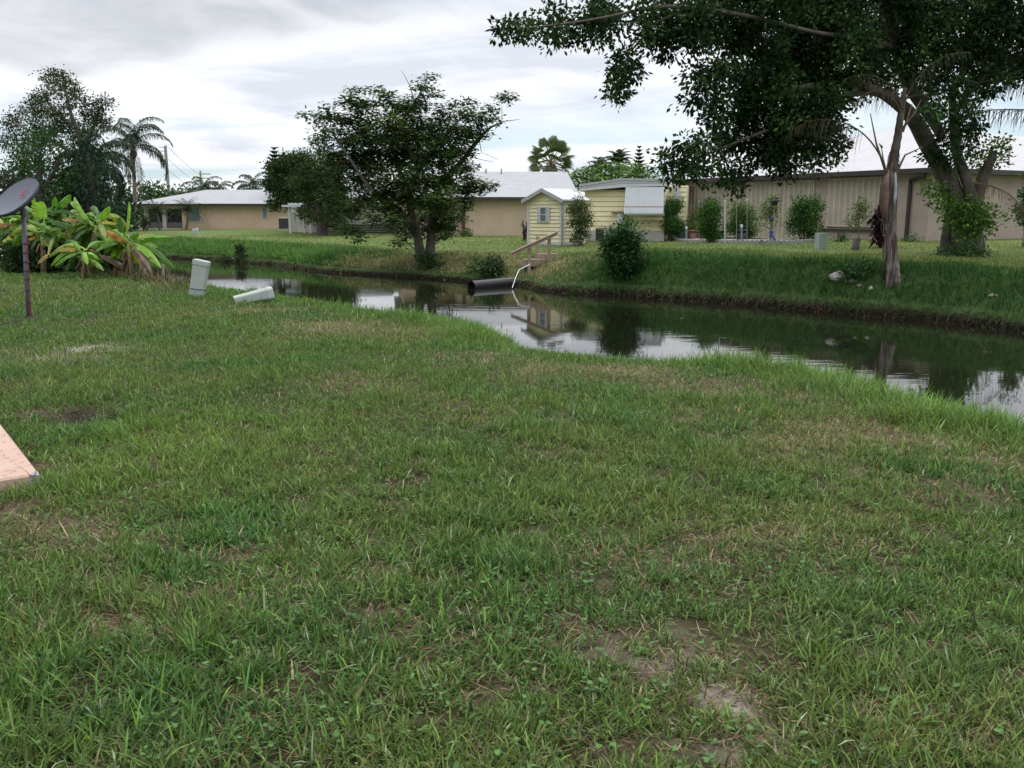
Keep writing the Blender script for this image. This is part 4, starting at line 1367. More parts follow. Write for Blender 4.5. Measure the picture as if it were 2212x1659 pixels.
def slab():
    c = V3(-2.80, 5.06); c.z = tz(c.x, c.y)
    t = thing('concrete_slab', 'peach painted concrete slab with a chipped grey corner in the lawn', 'slab', c)
    e1, e2 = V3(-.6, .8), V3(-.8, -.6)
    m = mat('peach_painted_concrete', (.48, .335, .27), .9, .05, 5, .25, 90, .15, dirt=(.39, .275, .22), dscale=2)
    nb = NB()
    h = .075; ch = .055
    z0 = V3(0, 0, -.1); z1 = V3(0, 0, h)
    A = [c + e2 * ch, c + e1 * ch, c + e1 * 2.2, c + e1 * 2.2 + e2 * 3, c + e2 * 3]
    b_ = .012
    ins = [A[0] + e1 * b_ , A[1] + e2 * b_, A[2] + e2 * b_, A[3], A[4] + e1 * b_]
    nb.add([q + z1 for q in ins][::1], [[4, 3, 2, 1, 0]], (1, 1, 1))
    for k in range(5):
        k2 = (k + 1) % 5
        nb.quad(A[k] + z0, A[k] + z1 - V3(0, 0, b_), A[k2] + z1 - V3(0, 0, b_), A[k2] + z0)
        nb.quad(A[k] + z1 - V3(0, 0, b_), ins[k] + z1, ins[k2] + z1, A[k2] + z1 - V3(0, 0, b_))
    nb.build('painted_block', m, t)
    g = NB()
    g.hexa([c + z0, A[0] + z0, A[0] + z0 + e1 * .003, A[1] + z0, c + z1 - V3(0, 0, .014), A[0] + z1 - V3(0, 0, .002), A[0] + e1 * .003 + z1 - V3(0, 0, .003), A[1] + z1 - V3(0, 0, .002)])
    g.build('chipped_corner', mat('bare_concrete', (.30, .30, .31), .95, .1, 10, .5, 80, .1), t)
    # clippings on the slab
    n = 55
    x = RNG.uniform(0, 1, n); y = np.abs(RNG.normal(0, .3, n))
    px = c.x + e1.x * x * 1.4 + e2.x * y; py = c.y + e1.y * x * 1.4 + e2.y * y
    nb = NB()
    col = np.where(RNG.random((n, 1)) < .5, C(.12, .14, .05), C(.20, .15, .09)) * RNG.uniform(.6, 1.2, (n, 1))
    blades(nb, px, py, np.full(n, c.z + h + .004), RNG.uniform(.03, .10, n), np.full(n, .004), RNG.uniform(0, 6.28, n), np.full(n, 1.5), np.full(n, .1), col, 2)
    o = nb.build('grass_clippings', GRASS)
    tag(o, 'loose grass clippings scattered on the peach slab', 'grass', kind='stuff')


slab()


# ------------------------------------------------------------------ things on the far bank
def rail():
    D = 35.3
    b0 = P(1143, 570, D); b0.z = tz(b0.x, b0.y)
    t = thing('boat_landing_rail', 'weathered wooden landing with a sloping handrail down to the canal', 'landing', b0)
    def post(px, y0, y1, D, w=.11, name='post'):
        q = P(px, y1, D); q1 = P(px, y0, D)
        zb = min(q.z, tz(q.x, q.y)) - .25
        nb = NB(); nb.box(q.x, q.y, zb, w, w, q1.z - zb, rz=.4); nb.build(name, WOOD, t)
    post(1143, 531, 574, D, .10)
    post(1186, 510, 552, D + .3, .11)
    post(1161.5, 511, 551, D + 1.6, .09)
    h0, h1 = P(1104, 547, D - .35), P(1204.5, 501, D + .25)
    nb = NB()
    d = (h1 - h0); n = V3(d.y, -d.x).normalized()
    nb.obox(h0 - n * .07, d, n * .14, V3(0, 0, .035)); nb.obox(h0 - n * .02 - V3(0, 0, .12), d, n * .04, V3(0, 0, .116))
    nb.build('handrail', WOOD, t)
    nb = NB(); a0, a1 = P(1155, 509.5, D + 1.6), P(1180, 509, D + 1.7)
    nb.obox(a0, a1 - a0, V3(0, .12, 0), V3(0, 0, .06)); nb.build('cross_rail', WOOD, t)
    # step deck
    s0 = P(1137, 560, D + .25); s0.z += 0
    for k, (dx, dy, z0) in enumerate(((0, 0, 0), (.55, .55, .2))):
        nb = NB(); o = s0 + V3(dx, dy, z0 - .3)
        e1 = V3(.92, .38) * .85; e2 = V3(-.38, .92) * .5
        nb.obox(o, e1, e2, V3(0, 0, .24))
        for m in range(4):
            nb.obox(o + V3(0, 0, .243) + e2 * (m * .25 + .01), e1 * 1.04, e2 * .23, V3(0, 0, .035))
        nb.build('step', WOOD, t)


rail()

# culvert pipe
c0 = P(1018, 617, 33.4); c1 = P(1096, 610, 34.8)
c0.z, c1.z = WATER + .08, WATER + .10
ax = (c1 - c0).normalized()
t = thing('drain_pipe', 'wide black drain pipe lying half in the water below the bank', 'pipe', c0)
nb = NB(); rad = .205
nb.tube([c0, c0 + ax * .04, c1 + ax * .25], [rad * 1.03, rad, rad], 28, cap=False)
nb.build('pipe_wall', mat('black_corrugated_plastic', (.022, .022, .027), .5, .15, 3, .1, 30, .4), t, True)
nb = NB(); nb.tube([c0 - ax * .002, c1], [rad * .93, rad * .93], 28, cap=False)
u = ax.orthogonal().normalized(); v = ax.cross(u)
for k in range(28):
    a0, a1 = 2 * PI * k / 28, 2 * PI * (k + 1) / 28
    nb.quad(c0 + (u * math.cos(a0) + v * math.sin(a0)) * rad * 1.03, c0 + (u * math.cos(a1) + v * math.sin(a1)) * rad * 1.03, c0 + (u * math.cos(a1) + v * math.sin(a1)) * rad * .93, c0 + (u * math.cos(a0) + v * math.sin(a0)) * rad * .93)
nb.build('pipe_mouth', mat('pipe_inside', (.008, .008, .01), .8), t, True)
# white pipe down the bank
q = [P(1145, 571, 34.6), P(1121, 583, 34.0), P(1113, 602, 33.5), P(1106.5, 622, 33.1)]
q[0].z = max(q[0].z, tz(q[0].x, q[0].y) + .06)
nb = NB(); nb.tube(q, .014, 8)
tag(nb.build('water_pipe', PVC), 'thin white plastic pipe bent down the bank beside the wooden landing', 'pipe')


# ------------------------------------------------------------------ planting bed by the brown house
def bed():
    pts = [(1437, 513), (1440, 519), (1470, 522.5), (1520, 525), (1580, 526), (1640, 527), (1700, 527.5), (1745, 525), (1775, 522)]
    W_ = []
    for x, y in pts:
        g = G(x, y); W_.append(g)
    # resample
    S = [W_[0]]
    for a_, b_ in zip(W_[:-1], W_[1:]):
        n = max(1, int((b_ - a_).length / .22))
        for k in range(1, n + 1): S.append(a_.lerp(b_, k / n))
    nb = NB()
    for k in range(len(S) - 1):
        a_, b_ = S[k], S[k + 1]
        d = (b_ - a_); n = V3(-d.y, d.x).normalized()
        h = .12
        m = a_.lerp(b_, .5)
        z = min(a_.z, b_.z) - .05
        for (q0, q1, h0, h1) in ((a_, m, h, h + .05), (m, b_, h + .05, h)):
            nb.hexa([V3(q0.x, q0.y, z), V3(q1.x, q1.y, z), V3(q1.x, q1.y, z) + n * .07, V3(q0.x, q0.y, z) + n * .07, V3(q0.x, q0.y, z + .05 + h0), V3(q1.x, q1.y, z + .05 + h1), V3(q1.x, q1.y, z + .05 + h1) + n * .07, V3(q0.x, q0.y, z + .05 + h0) + n * .07])
    tag(nb.build('bed_edging', CONC), 'scalloped grey concrete edging curving round the planting bed of the brown house', 'edging')
    g = NB()
    for k in range(len(S) - 1):
        a_, b_ = S[k] + V3(0, 0, .06), S[k + 1] + V3(0, 0, .06)
        f = lambda q: V3(q.x * 1.06 + .4, q.y * 1.06, q.z + .06)
        g.quad(a_, b_, f(b_), f(a_))
    tag(g.build('gravel', mat('white_gravel', (.24, .23, .215), .95, .5, 14, .9, 30, .1)), 'pale gravel filling the planting bed', 'gravel', kind='stuff')


bed()

STK = [(1459, 439, 521, 'thin metal garden stake against the glossy bush at the yellow home corner'),
       (1481, 440, 523, 'metal garden stake with a round cap next to the blue pot'),
       (1510, 437, 525, 'thin garden stake close to the brown pot'),
       (1566, 437, 526, 'whitest and thickest garden stake, beside the small black pot'),
       (1591, 446, 526, 'garden stake in front of the bush with the yellowish top'),
       (1614, 434, 525, 'garden stake just behind the lower black pot and loose branches')]
for (x, y0, y1, lab) in STK:
    g = G(x, y1); D = g.y
    tp = P(x, y0, D)
    t = thing('garden_stake', lab, 'stake', g, 'stakes standing in the planting bed')
    r = .024 if x == 1566 else .015
    nb = NB(); nb.tube([g - V3(0, 0, .1), tp], r, 6); nb.build('rod', WHITE if x == 1566 else GALV, t)
    nb = NB(); nb.lathe((tp.x, tp.y, tp.z), [(r, -.02), (.042, 0), (.042, .05), (.015, .07)], 8); nb.build('finial', WHITE if x in (1566, 1614) else GALV, t)
for (x, y0, y1, lab) in [(1462, 500, 520, 'short squat capped post at the corner of the bed under the bush'), (1483, 492, 523, 'short pale capped post in front of the blue pot'), (1602, 488, 524, 'short pale capped post touching the lower black pot')]:
    g = G(x, y1); tp = P(x, y0, g.y)
    t = thing('bollard_light', lab, 'garden light', g, 'low garden lights in the bed')
    nb = NB(); nb.tube([g - V3(0, 0, .1), tp], .035, 8); nb.build('post', GALV, t)
    nb = NB(); nb.lathe((tp.x, tp.y, tp.z), [(.02, -.1), (.06, -.06), (.06, .03), (.02, .06)], 8); nb.build('lamp_head', WHITE, t)

POT = [(1470, 516, 34, 36, (.02, .045, .10), 'dark blue plant pot behind the capped stake'),
       (1497, 518, 32, 30, (.13, .065, .045), 'brown plant pot with a thin straggly shrub'),
       (1555, 519, 24, 30, (.015, .014, .016), 'small black plant pot beside the white stake'),
       (1601, 519, 34, 32, (.016, .018, .022), 'wide black plant pot under the yellow topped bush')]
for (x, y, w, h, c, lab) in POT:
    g = G(x, y + 4); D = g.y
    g.y += .6; g.x += .6 * ray(x, y)[0]
    r = w * M(D) * .36; hh = h * M(D) * .8
    t = thing('plant_pot', lab, 'plant pot', g, 'pots in the planting bed')
    nb = NB(); nb.lathe(g, [(r * .72, 0), (r * .95, hh * .9), (r * .85, hh * .88), (0.01, hh * .84)], 18); nb.build('body', mat('pot_glaze', c, .5, .15, 5, 0, 30, .4), t, True)
    nb = NB(); nb.lathe(g, [(r * .95, hh * .84), (r * 1.08, hh * .86), (r * 1.08, hh), (r * .96, hh), (r * .9, hh * .86)], 18); nb.build('lip', mat('pot_rim', c, .5, .15, 5, 0, 30, .4), t, True)

# green box on the lawn
g = G(1777, 539); D = g.y
t = thing('utility_box', 'slim grey green utility box on the lawn before the brown house', 'utility box', g)
w, h = 20 * M(D), 34 * M(D)
nb = NB(); nb.box(g.x, g.y + .2, g.z - .1, w, w * .9, h * .9 + .1, rz=.25); nb.build('body', METALG, t)
nb = NB(); nb.box(g.x, g.y + .2, g.z + h * .9 + .002, w * 1.04, w * .94, h * .1, rz=.25); nb.build('cap', METALG, t)
# little leaning box on the lawn of the peach bungalow
g = G(424, 508); D = g.y
t = thing('utility_box', 'little leaning white topped box on the peach bungalow lawn', 'utility box', g)
nb = NB(); ax = V3(-.22, 0, 1).normalized(); sx = V3(1, 0, .22).normalized(); w = 9 * M(D); h = 13 * M(D)
nb.obox(g - sx * w / 2 - ax * .1, sx * w, V3(0, w * .8, 0), ax * h); nb.build('body', METALG, t)
nb = NB(); nb.obox(g - sx * w * .56 + ax * (h - .098), sx * w * 1.12, V3(0, w * .9, 0), ax * .16); nb.build('cap', WHITE, t)


# rocks
def rock(x, y, w, h, lab, col, seed, dz=0):
    g = G(x, y); D = g.y
    rx, rz_ = w * M(D) / 2, h * M(D) / 2
    rg = np.random.default_rng(seed)
    nb = NB(); V = []; n, m_ = 18, 26
    for i in range(n + 1):
        for k in range(m_):
            th = PI * i / n; ph = 2 * PI * k / m_
            p = np.array([math.sin(th) * math.cos(ph), math.sin(th) * math.sin(ph), math.cos(th)])
            r = 1 + .38 * (fbm(p[0] * 1.3 + p[2] + seed, p[1] * 1.3 + seed, 1.2, seed) - .5) * 2 + .12 * (vnoise(p[0] * 5 + p[2] * 4, p[1] * 5, 1, seed) - .5)
            V.append(g + V3(p[0] * rx * r, p[1] * rx * r * .8, p[2] * rz_ * r + rz_ * .35 + dz))
    Q = [[i * m_ + k, (i + 1) * m_ + k, (i + 1) * m_ + (k + 1) % m_, i * m_ + (k + 1) % m_] for i in range(n) for k in range(m_)]
    nb.add(V, Q, (1, 1, 1))
    tag(nb.build('rock', mat('rock_face', col, .95, .25, 8, .9, 25, .1, dirt=(.10, .09, .08), dscale=5), None, True), lab, 'rock', 'rocks on the bank below the tree')


rock(1810, 603, 34, 24, 'big pale grey rock lying on the grassy bank', (.36, .33, .32), 3)
rock(1845, 613, 22, 12, 'dark flat stone next to the big pale rock', (.11, .09, .08), 5)
rock(1856, 622, 12, 8, 'flat greyish stone between the pale rock and the white lump', (.25, .22, .2), 8)
rock(1881, 628, 9, 9, 'small bright white stone below the palm', (.62, .60, .54), 9)
rock(2149, 638, 22, 9, 'low tan stone on the bank far below the spreading tree', (.30, .25, .21), 12, -.05)


# utility poles and lines behind the peach bungalow
def upole(x, y0, y1, D, lab, r, arms):
    b = P(x + 5 if x < 400 else x + 1, y1, D); b.z = 0
    tp = P(x, y0, D)
    b.x = tp.x
    t = thing('utility_pole', lab, 'utility pole', b, 'utility poles on the skyline')
    nb = NB(); nb.tube([b - V3(0, 0, .5), tp], [r, r * .75], 8); nb.build('pole', CONC if not arms else WOOD, t)
    if arms:
        for dy, L in ((8, 2.4), (17, 2.0)):
            nb = NB(); q = P(x, y0 + dy, D); nb.obox(q - V3(.2, .15, 0), V3(L, 0, 0), V3(0, .2, 0), V3(0, 0, .2)); nb.build('crossarm', WOOD, t)
    else:
        for dy in (4, 12, 22):
            nb = NB(); q = P(x, y0 + dy, D); nb.tube([q, q + V3(-.9, 0, .1)], .06, 5); nb.build('insulator', ACGREY, t)
    return tp


q1 = upole(357, 315, 480, 130, 'tall plain concrete utility pole by the slim palm', .28, False)
q2 = upole(432.5, 369, 470, 190, 'distant wooden utility pole with two crossarms above the roof', .25, True)
for k, (dz, lab) in enumerate(((0.3, 'topmost power line'), (-1.6, 'middle power line'), (-3.2, 'lowest power line'))):
    nb = NB(); pts = []
    for m in range(25):
        u = m / 24
        pts.append(q1.lerp(q2 + (q2 - q1) * .8, u) + V3(0, 0, dz - 4 * u * (1 - u) * 1.2 - 3.5 * u * 0))
    nb.tube(pts, .03, 4, cap=False)
    tag(nb.build('power_line', BLACKP), lab + ' strung between the two utility poles', 'power line', 'power lines on the skyline')
# ------------------------------------------------------------------ vegetation builders
def unit(v): return v / np.maximum(np.linalg.norm(v, axis=1, keepdims=True), 1e-9)


def leaf_cloud(nb, cen, per, spread, size, cols, droop=.3, flat=0.0, aspect=.5, clumpvar=.3, up=.0, rng=RNG):
    cen = np.asarray(cen, float).reshape(-1, 3)
    n = len(cen) * per
    sp = np.asarray(spread, float)
    off = rng.normal(0, 1, (n, 3)) * sp
    p = np.repeat(cen, per, 0) + off
    d = unit(off / sp + rng.normal(0, .9, (n, 3)))
    d[:, 2] = d[:, 2] * (1 - flat) - droop + up
    d = unit(d)
    if flat > 0:
        r = rng.normal(0, .35, (n, 3)) + np.array([0, 0, 1.0])
    else:
        r = rng.normal(0, 1, (n, 3))
    sd = unit(np.cross(d, r))
    L = size * rng.uniform(.65, 1.35, n)
    Wd = L * aspect
    nrm = np.cross(d, sd)
    mid = p + d * (L * .45)[:, None] - nrm * (Wd * .12)[:, None]
    V = np.stack([p, mid + sd * (Wd / 2)[:, None] + nrm * (Wd * .2)[:, None], p + d * L[:, None], mid - sd * (Wd / 2)[:, None] + nrm * (Wd * .2)[:, None]], 1)
    cols = np.asarray(cols, float)
    cc = np.repeat(cols[rng.integers(0, len(cols), len(cen))] * rng.uniform(1 - clumpvar, 1 + clumpvar, (len(cen), 1)), per, 0)
    cc = cc * rng.uniform(.7, 1.35, (n, 1)) * rng.uniform(.94, 1.06, (n, 3))
    cc = np.repeat(cc[:, None], 4, 1).reshape(-1, 3)
    nb.add(V.reshape(-1, 3), np.arange(n * 4).reshape(n, 4), cc)


def bend(a, b, k=.12, rg=random):
    """curved polyline between two points"""
    L = (b - a).length
    o = Vector((rg.uniform(-1, 1), rg.uniform(-1, 1), rg.uniform(-.3, 1))) * L * k
    return [a, a.lerp(b, .33) + o, a.lerp(b, .68) + o * .8, b]


DENSK = 2.7


def tree(name, label, cat, D, base, stems, blobs, leaf=.12, cols=((.05, .09, .03),), per=50, clump=.32, dens=13, depth=2.0, bark='grey', group=None,
         flat=0.0, droop=.3, aspect=.5, squash=1.0, twig=.014, seed=1, own=None, parent_mat=None, bare=(), minz=None, attach_above=None, up=0.0, clumpvar=.3, shrink=.3, twigfrac=1.0):
    """stems: list of [(x,y,doff,r_photo), ...]; blobs: (x,y,r[,doff[,density]])"""
    rg = np.random.default_rng(seed); rr = random.Random(seed)
    t = thing(name, label, cat, base, group)
    tk = NB(); nodes = []
    bc = BR[bark] if isinstance(bark, str) else bark
    for s in stems:
        pts = [P(x, y, D + do) for (x, y, do, r) in s]; rad = [r * M(D + do) for (x, y, do, r) in s]
        # smooth
        PP, RR = [], []
        for i in range(len(pts) - 1):
            p0, p1, p2, p3 = pts[max(i - 1, 0)], pts[i], pts[i + 1], pts[min(i + 2, len(pts) - 1)]
            for k in range(4):
                u = k / 4
                PP.append(.5 * ((2 * p1) + (p2 - p0) * u + (2 * p0 - 5 * p1 + 4 * p2 - p3) * u * u + (3 * p1 - p0 - 3 * p2 + p3) * u ** 3))
                RR.append(rad[i] * (1 - u) + rad[i + 1] * u)
        PP.append(pts[-1]); RR.append(rad[-1])
        sides = 14 if max(RR) > .12 else 7
        V0 = len(tk.v)
        tk.tube(PP, RR, sides, bc)
        if max(RR) > .12:
            v = tk.v[V0]
            an = np.arange(len(v)) % sides
            rep = np.repeat(np.array(RR), sides)
            cenp = np.repeat(np.array(PP), sides, 0)
            k = 1 + .22 * (vnoise(an * 1.7 + seed, v[:, 2] * 1.1, 1.0, seed) - .5) * 2
            tk.v[V0] = (cenp + (v - cenp) * k[:, None]).astype(np.float32)
        for p_, r_ in zip(PP, RR): nodes.append((p_, r_))
    npos = np.array([p for p, r in nodes]); 
    cl = []
    xs = [b[0] for b in blobs]
    cx, hw = (min(xs) + max(xs)) / 2, (max(xs) - min(xs)) / 2 + 25
    cw = NB()
    for b in blobs:
        x, y, r = b[:3]
        dn = b[4] if len(b) > 4 else 1.0
        do = b[3] if len(b) > 3 and b[3] is not None else rr.uniform(-1, 1) * depth * math.sqrt(max(0.05, 1 - ((x - cx) / hw) ** 2))
        Db = D + do
        c = P(x, y, Db); rm = r * M(Db); rm = max(.65 * rm, rm - shrink * clump)
        n = max(3, int(DENSK * dens * dn * (rm / 1.0) ** 2 / (clump / .32) ** 2))
        u = unit(rg.normal(0, 1, (n, 3))) * (.25 + .75 * rg.random((n, 1)) ** .45)
        u[:, 2] *= squash
        ce = np.array(c) + u * rm * np.array([1, .95, 1]) * rg.uniform(.85, 1.18, (n, 1))
        if minz is not None: ce = ce[ce[:, 2] > minz]
        # branch into the blob
        dv = npos - np.array(c)
        dist = np.linalg.norm(dv, axis=1) + np.maximum(dv[:, 2], 0) * 1.2
        j = int(np.argmin(dist)); a = nodes[j][0]
        L = (c - a).length
        if L > .1:
            r0 = min(nodes[j][1] * .6, .02 + .016 * L)
            pl = bend(a, c, .10, rr)
            tk.tube(pl, [r0, r0 * .75, r0 * .5, r0 * .3], 6, bc, False)
            nodes.append((pl[2], r0 * .5)); nodes.append((c, r0 * .3)); npos = np.concatenate([npos, [np.array(pl[2]), np.array(c)]])
        for q in ce:
            if rg.random() > twigfrac: continue
            q = Vector(q)
            m = c.lerp(q, .5) + Vector((rr.uniform(-1, 1), rr.uniform(-1, 1), rr.uniform(-.2, .8))) * rm * .08
            tk.tube([c, m, q], [twig, twig * .8, twig * .4], 4, bc, False)
        cl.append(ce)
    for s in bare:
        pts = [P(x, y, D + do) for (x, y, do, r) in s]; tk.tube(pts, [r * M(D) for (x, y, do, r) in s], 5, bc, False)
    cl = np.concatenate(cl)
    leaf_cloud(cw, cl, per, np.array([1, 1, .8 if flat == 0 else .42]) * clump * .55, leaf * 1.15, cols, droop, flat, aspect, clumpvar, up, rg)
    tk.build('trunk', BARK, t, True)
    cw.build('crown', LEAF, t)
    return t


def frond(nb, o, az, el, L, droop, ll, n=34, col=(.06, .11, .04), rcol=(.15, .16, .08), rad=.02, hang=.6, w=.03, rg=RNG, gap=.12, curl=0.0):
    """pinnate frond: arching rachis with leaflets on both sides"""
    h = Vector((math.cos(az), math.sin(az), 0)); up = Vector((0, 0, 1)); sd = Vector((-math.sin(az), math.cos(az), 0))
    pts = []; p = Vector(o); N_ = 14
    for k in range(N_ + 1):
        pts.append(p.copy())
        e = el - droop * (k / N_) ** 1.3
        p = p + (h * math.cos(e) + up * math.sin(e) + sd * curl * k / N_) * (L / N_)
    nb.tube(pts, [rad * (1 - .8 * k / N_) for k in range(N_ + 1)], 5, rcol, False)
    A = np.array(pts)
    u = np.repeat(np.linspace(gap, .99, n), 2); sgn = np.tile([1.0, -1.0], n)
    u = np.clip(u + rg.normal(0, .006, 2 * n), 0, .999)
    fi = u * N_; i0 = np.minimum(fi.astype(int), N_ - 1); fr = (fi - i0)[:, None]
    q = A[i0] * (1 - fr) + A[i0 + 1] * fr
    tn = unit(A[i0 + 1] - A[i0])
    sv = np.array(sd)[None] * sgn[:, None]
    d0 = unit(sv * .8 + tn * .5 + np.array([0, 0, .15 - .3 * hang]) + rg.normal(0, .12, (2 * n, 3)))
    lens = ll * np.sin(np.clip(u * 1.05 + .12, 0, 1) * PI * .93) ** .6 * rg.uniform(.8, 1.15, 2 * n)
    d1 = unit(d0 + np.array([0, 0, -1.0]) * hang * 1.3)
    d2 = unit(d1 + np.array([0, 0, -1.0]) * hang * 1.5)
    q1 = q + d0 * (lens * .35)[:, None]; q2 = q1 + d1 * (lens * .35)[:, None]; q3 = q2 + d2 * (lens * .3)[:, None]
    wd = unit(np.cross(d0, np.array([0, 0, 1.0])[None] + rg.normal(0, .4, (2 * n, 3)))) * w
    V = np.stack([q - wd * .35, q + wd * .35, q1 - wd * .5, q1 + wd * .5, q2 - wd * .4, q2 + wd * .4, q3 - wd * .06, q3 + wd * .06], 1).reshape(-1, 3)
    b = (np.arange(2 * n) * 8)[:, None]
    Fq = np.concatenate([b + np.array([[2 * k, 2 * k + 1, 2 * k + 3, 2 * k + 2]]) for k in range(3)], 0)
    c = np.asarray(col) * rg.uniform(.65, 1.3, (2 * n, 1))
    nb.add(V, Fq, np.repeat(c, 8, 0))


def palm_trunk(t, b, top, r0, r1, col=BR['palm'], rings=26, name='trunk', lean=0):
    nb = NB(); pts = []; rad = []
    for k in range(rings * 2 + 1):
        u = k / (rings * 2)
        q = Vector(b).lerp(Vector(top), u) + V3(lean * math.sin(u * PI), 0, 0)
        pts.append(q); rad.append((r0 * (1 - u) + r1 * u) * (1.0 if k % 2 else .94) * (1 + .35 * math.exp(-u * 14)))
    nb.tube(pts, rad, 12, col); nb.build(name, BARK, t, True)


GRN = [(.050, .100, .035), (.060, .115, .035), (.075, .125, .035), (.040, .085, .035)]
DRK = [(.030, .060, .024), (.038, .070, .026), (.028, .055, .028), (.045, .080, .028)]
FIC = [(.019, .041, .013), (.027, .056, .017), (.015, .032, .012), (.044, .080, .022)]
# ------------------------------------------------------------------ the spreading tree on the far bank
def ficus():
    base = G(2085, 547); D = base.y
    st_ = [
        [(2080, 560, 0, 36), (2082, 530, 0, 30), (2076, 480, 0, 24), (2058, 420, 0, 21), (2030, 360, 0, 19), (1997, 295, 0, 17), (1957, 240, -.6, 14), (1905, 202, -1.4, 10), (1840, 182, -2.2, 7), (1760, 185, -3, 7), (1690, 200, -3.6, 4)],
        [(2094, 560, -.5, 24), (2100, 500, -.4, 20), (2104, 455, -.3, 15), (2090, 400, -.3, 11), (2070, 340, 0, 11), (2062, 290, .5, 9), (2060, 200, 1, 6), (2100, 120, 1.5, 4)],
        [(2108, 440, -.2, 14), (2122, 385, -.2, 12), (2140, 345, -.4, 9), (2148, 328, -.4, 7)],
        [(2035, 300, .4, 8), (2010, 250, .5, 12), (1970, 195, 0, 12), (1950, 150, -.5, 11), (1938, 100, -1, 10), (1920, 40, -1.5, 9), (1905, -40, -2, 8)],
        [(1945, 110, -1, 7), (1895, 90, -2, 6), (1840, 80, -3, 5), (1760, 70, -4, 4), (1640, 40, -5, 4), (1520, 20, -5.5, 4), (1420, 15, -6, 3.5), (1320, 35, -6.3, 3), (1230, 50, -6.5, 2.2), (1120, 62, -6.6, 1.2)],
        [(1900, 195, -1.4, 9), (1830, 205, -2, 6), (1760, 240, -2.5, 4.5), (1690, 270, -3, 3.5), (1610, 300, -3.2, 2.5), (1500, 345, -3.4, 1.6)],
        [(2062, 245, .6, 6), (2100, 190, 0, 7), (2150, 135, 0, 8), (2212, 120, 0, 9), (2290, 90, 0, 9)],
        [(2110, 20, 1, 6), (2095, 60, .6, 8), (2120, 105, .2, 9), (2170, 128, 0, 10), (2230, 140, 0, 11)],
        [(1480, 20, -5.6, 3), (1400, 60, -5.8, 2), (1365, 100, -6, 1.4), (1345, 150, -6, .9)],
        [(2050, 560, .3, 18), (2048, 520, .2, 14), (2056, 470, .1, 12), (2055, 420, 0, 9)],
        [(2112, 560, .3, 16), (2110, 510, .2, 13), (2100, 465, .2, 10)],
    ]
    B = [(1090, 64, 17), (1122, 58, 24), (1160, 62, 32), (1205, 50, 38), (1245, 70, 28), (1270, 35, 42), (1320, 25, 40), (1330, 58, 28), (1195, 82, 18), (1285, 78, 20), (1375, 45, 42), (1415, 85, 36), (1445, 35, 52), (1440, 112, 22), (1480, 80, 40), (1505, 40, 50), (1515, 95, 26),
         (1350, 118, 18), (1343, 150, 22), (1335, 178, 20), (1330, 203, 13), (1362, 158, 13),
         (1560, 40, 58), (1590, 88, 46), (1640, 45, 64), (1650, 105, 40), (1575, 130, 28),
         (1508, 165, 32), (1548, 175, 44), (1600, 175, 52), (1660, 160, 60), (1720, 165, 66), (1785, 150, 66), (1500, 205, 25), (1540, 220, 35), (1600, 240, 55), (1665, 245, 62), (1730, 245, 66), (1790, 235, 52), (1830, 195, 38),
         (1545, 265, 30), (1580, 300, 44), (1640, 310, 52), (1700, 310, 54), (1760, 300, 48), (1805, 275, 32), (1520, 310, 32), (1480, 315, 30), (1440, 340, 20), (1475, 350, 32), (1520, 350, 30), (1460, 385, 22), (1500, 375, 18), (1560, 345, 28), (1600, 365, 30), (1650, 350, 36), (1700, 355, 30), (1750, 345, 28), (1790, 330, 25), (1590, 400, 14), (1575, 385, 12), (1810, 310, 16),
         (1720, 70, 80), (1800, 60, 84), (1880, 60, 84), (1850, 130, 62), (1955, 60, 90), (2040, 50, 90), (2120, 55, 85), (2200, 50, 80), (1900, 140, 46), (1985, 130, 60), (2060, 130, 66), (2130, 130, 60), (2200, 120, 60), (1885, 180, 30), (1925, 165, 40), (2010, 190, 40), (2060, 200, 44), (2110, 190, 40), (2160, 172, 24),
         (2040, 235, 26), (2085, 245, 26), (2060, 275, 30), (2095, 285, 30), (2045, 300, 18), (2020, 245, 16), (2080, 315, 20),
         (1600, -40, 70), (1700, -50, 80), (1820, -60, 90), (1940, -60, 90), (2060, -60, 90), (2180, -60, 90), (1400, -20, 40), (1500, -40, 55), (1300, -15, 30), (2300, 0, 80), (2300, 90, 70), (2260, 150, 45),
         (2020, 335, 12, -.6), (2055, 350, 14, -.5)]
    low = [(2040, 412, 18, -.8), (2030, 432, 16, -.8), (2060, 440, 24, -1), (2090, 455, 34, -1.1), (2120, 455, 28, -1), (2140, 475, 22, -.9), (2070, 475, 28, -1), (2105, 490, 30, -1.1), (2085, 500, 20, -1), (2015, 405, 9, -.7), (2045, 460, 16, -.8), (2150, 325, 16, -.3), (2160, 345, 12, -.3), (2130, 355, 12, -.3), (2165, 310, 9, -.2), (2110, 340, 10, -.3)]
    def place(b):
        if len(b) > 3: return b
        x, y, r = b
        rr = random.Random(int(x * 7 + y * 13))
        if x < 1550: d = -5.5 + rr.uniform(-.8, .8)
        elif x < 1830: d = -4.0 + rr.uniform(-1.6, 1.6) if y < 130 else -3 + rr.uniform(-1.2, 1.2)
        else: d = rr.uniform(-2.8, 2.8)
        return (x, y, r, d, .68 if x > 1840 and y < 230 else 1.0)
    bb = [place(b) for b in B]
    t = tree('spreading_tree', 'huge dark spreading tree with leaning trunk and leafy sprouts on the far bank', 'tree', D, base, st_, bb, leaf=.125, cols=FIC, per=62, clump=.29, dens=17, bark=(.095, .082, .070), aspect=.55, droop=.35, seed=5, twig=.012, shrink=.5, clumpvar=.45)
    # brighter sprout growth round the trunk: its own part
    nb = NB(); cl = []
    rg = np.random.default_rng(77); wd = NB()
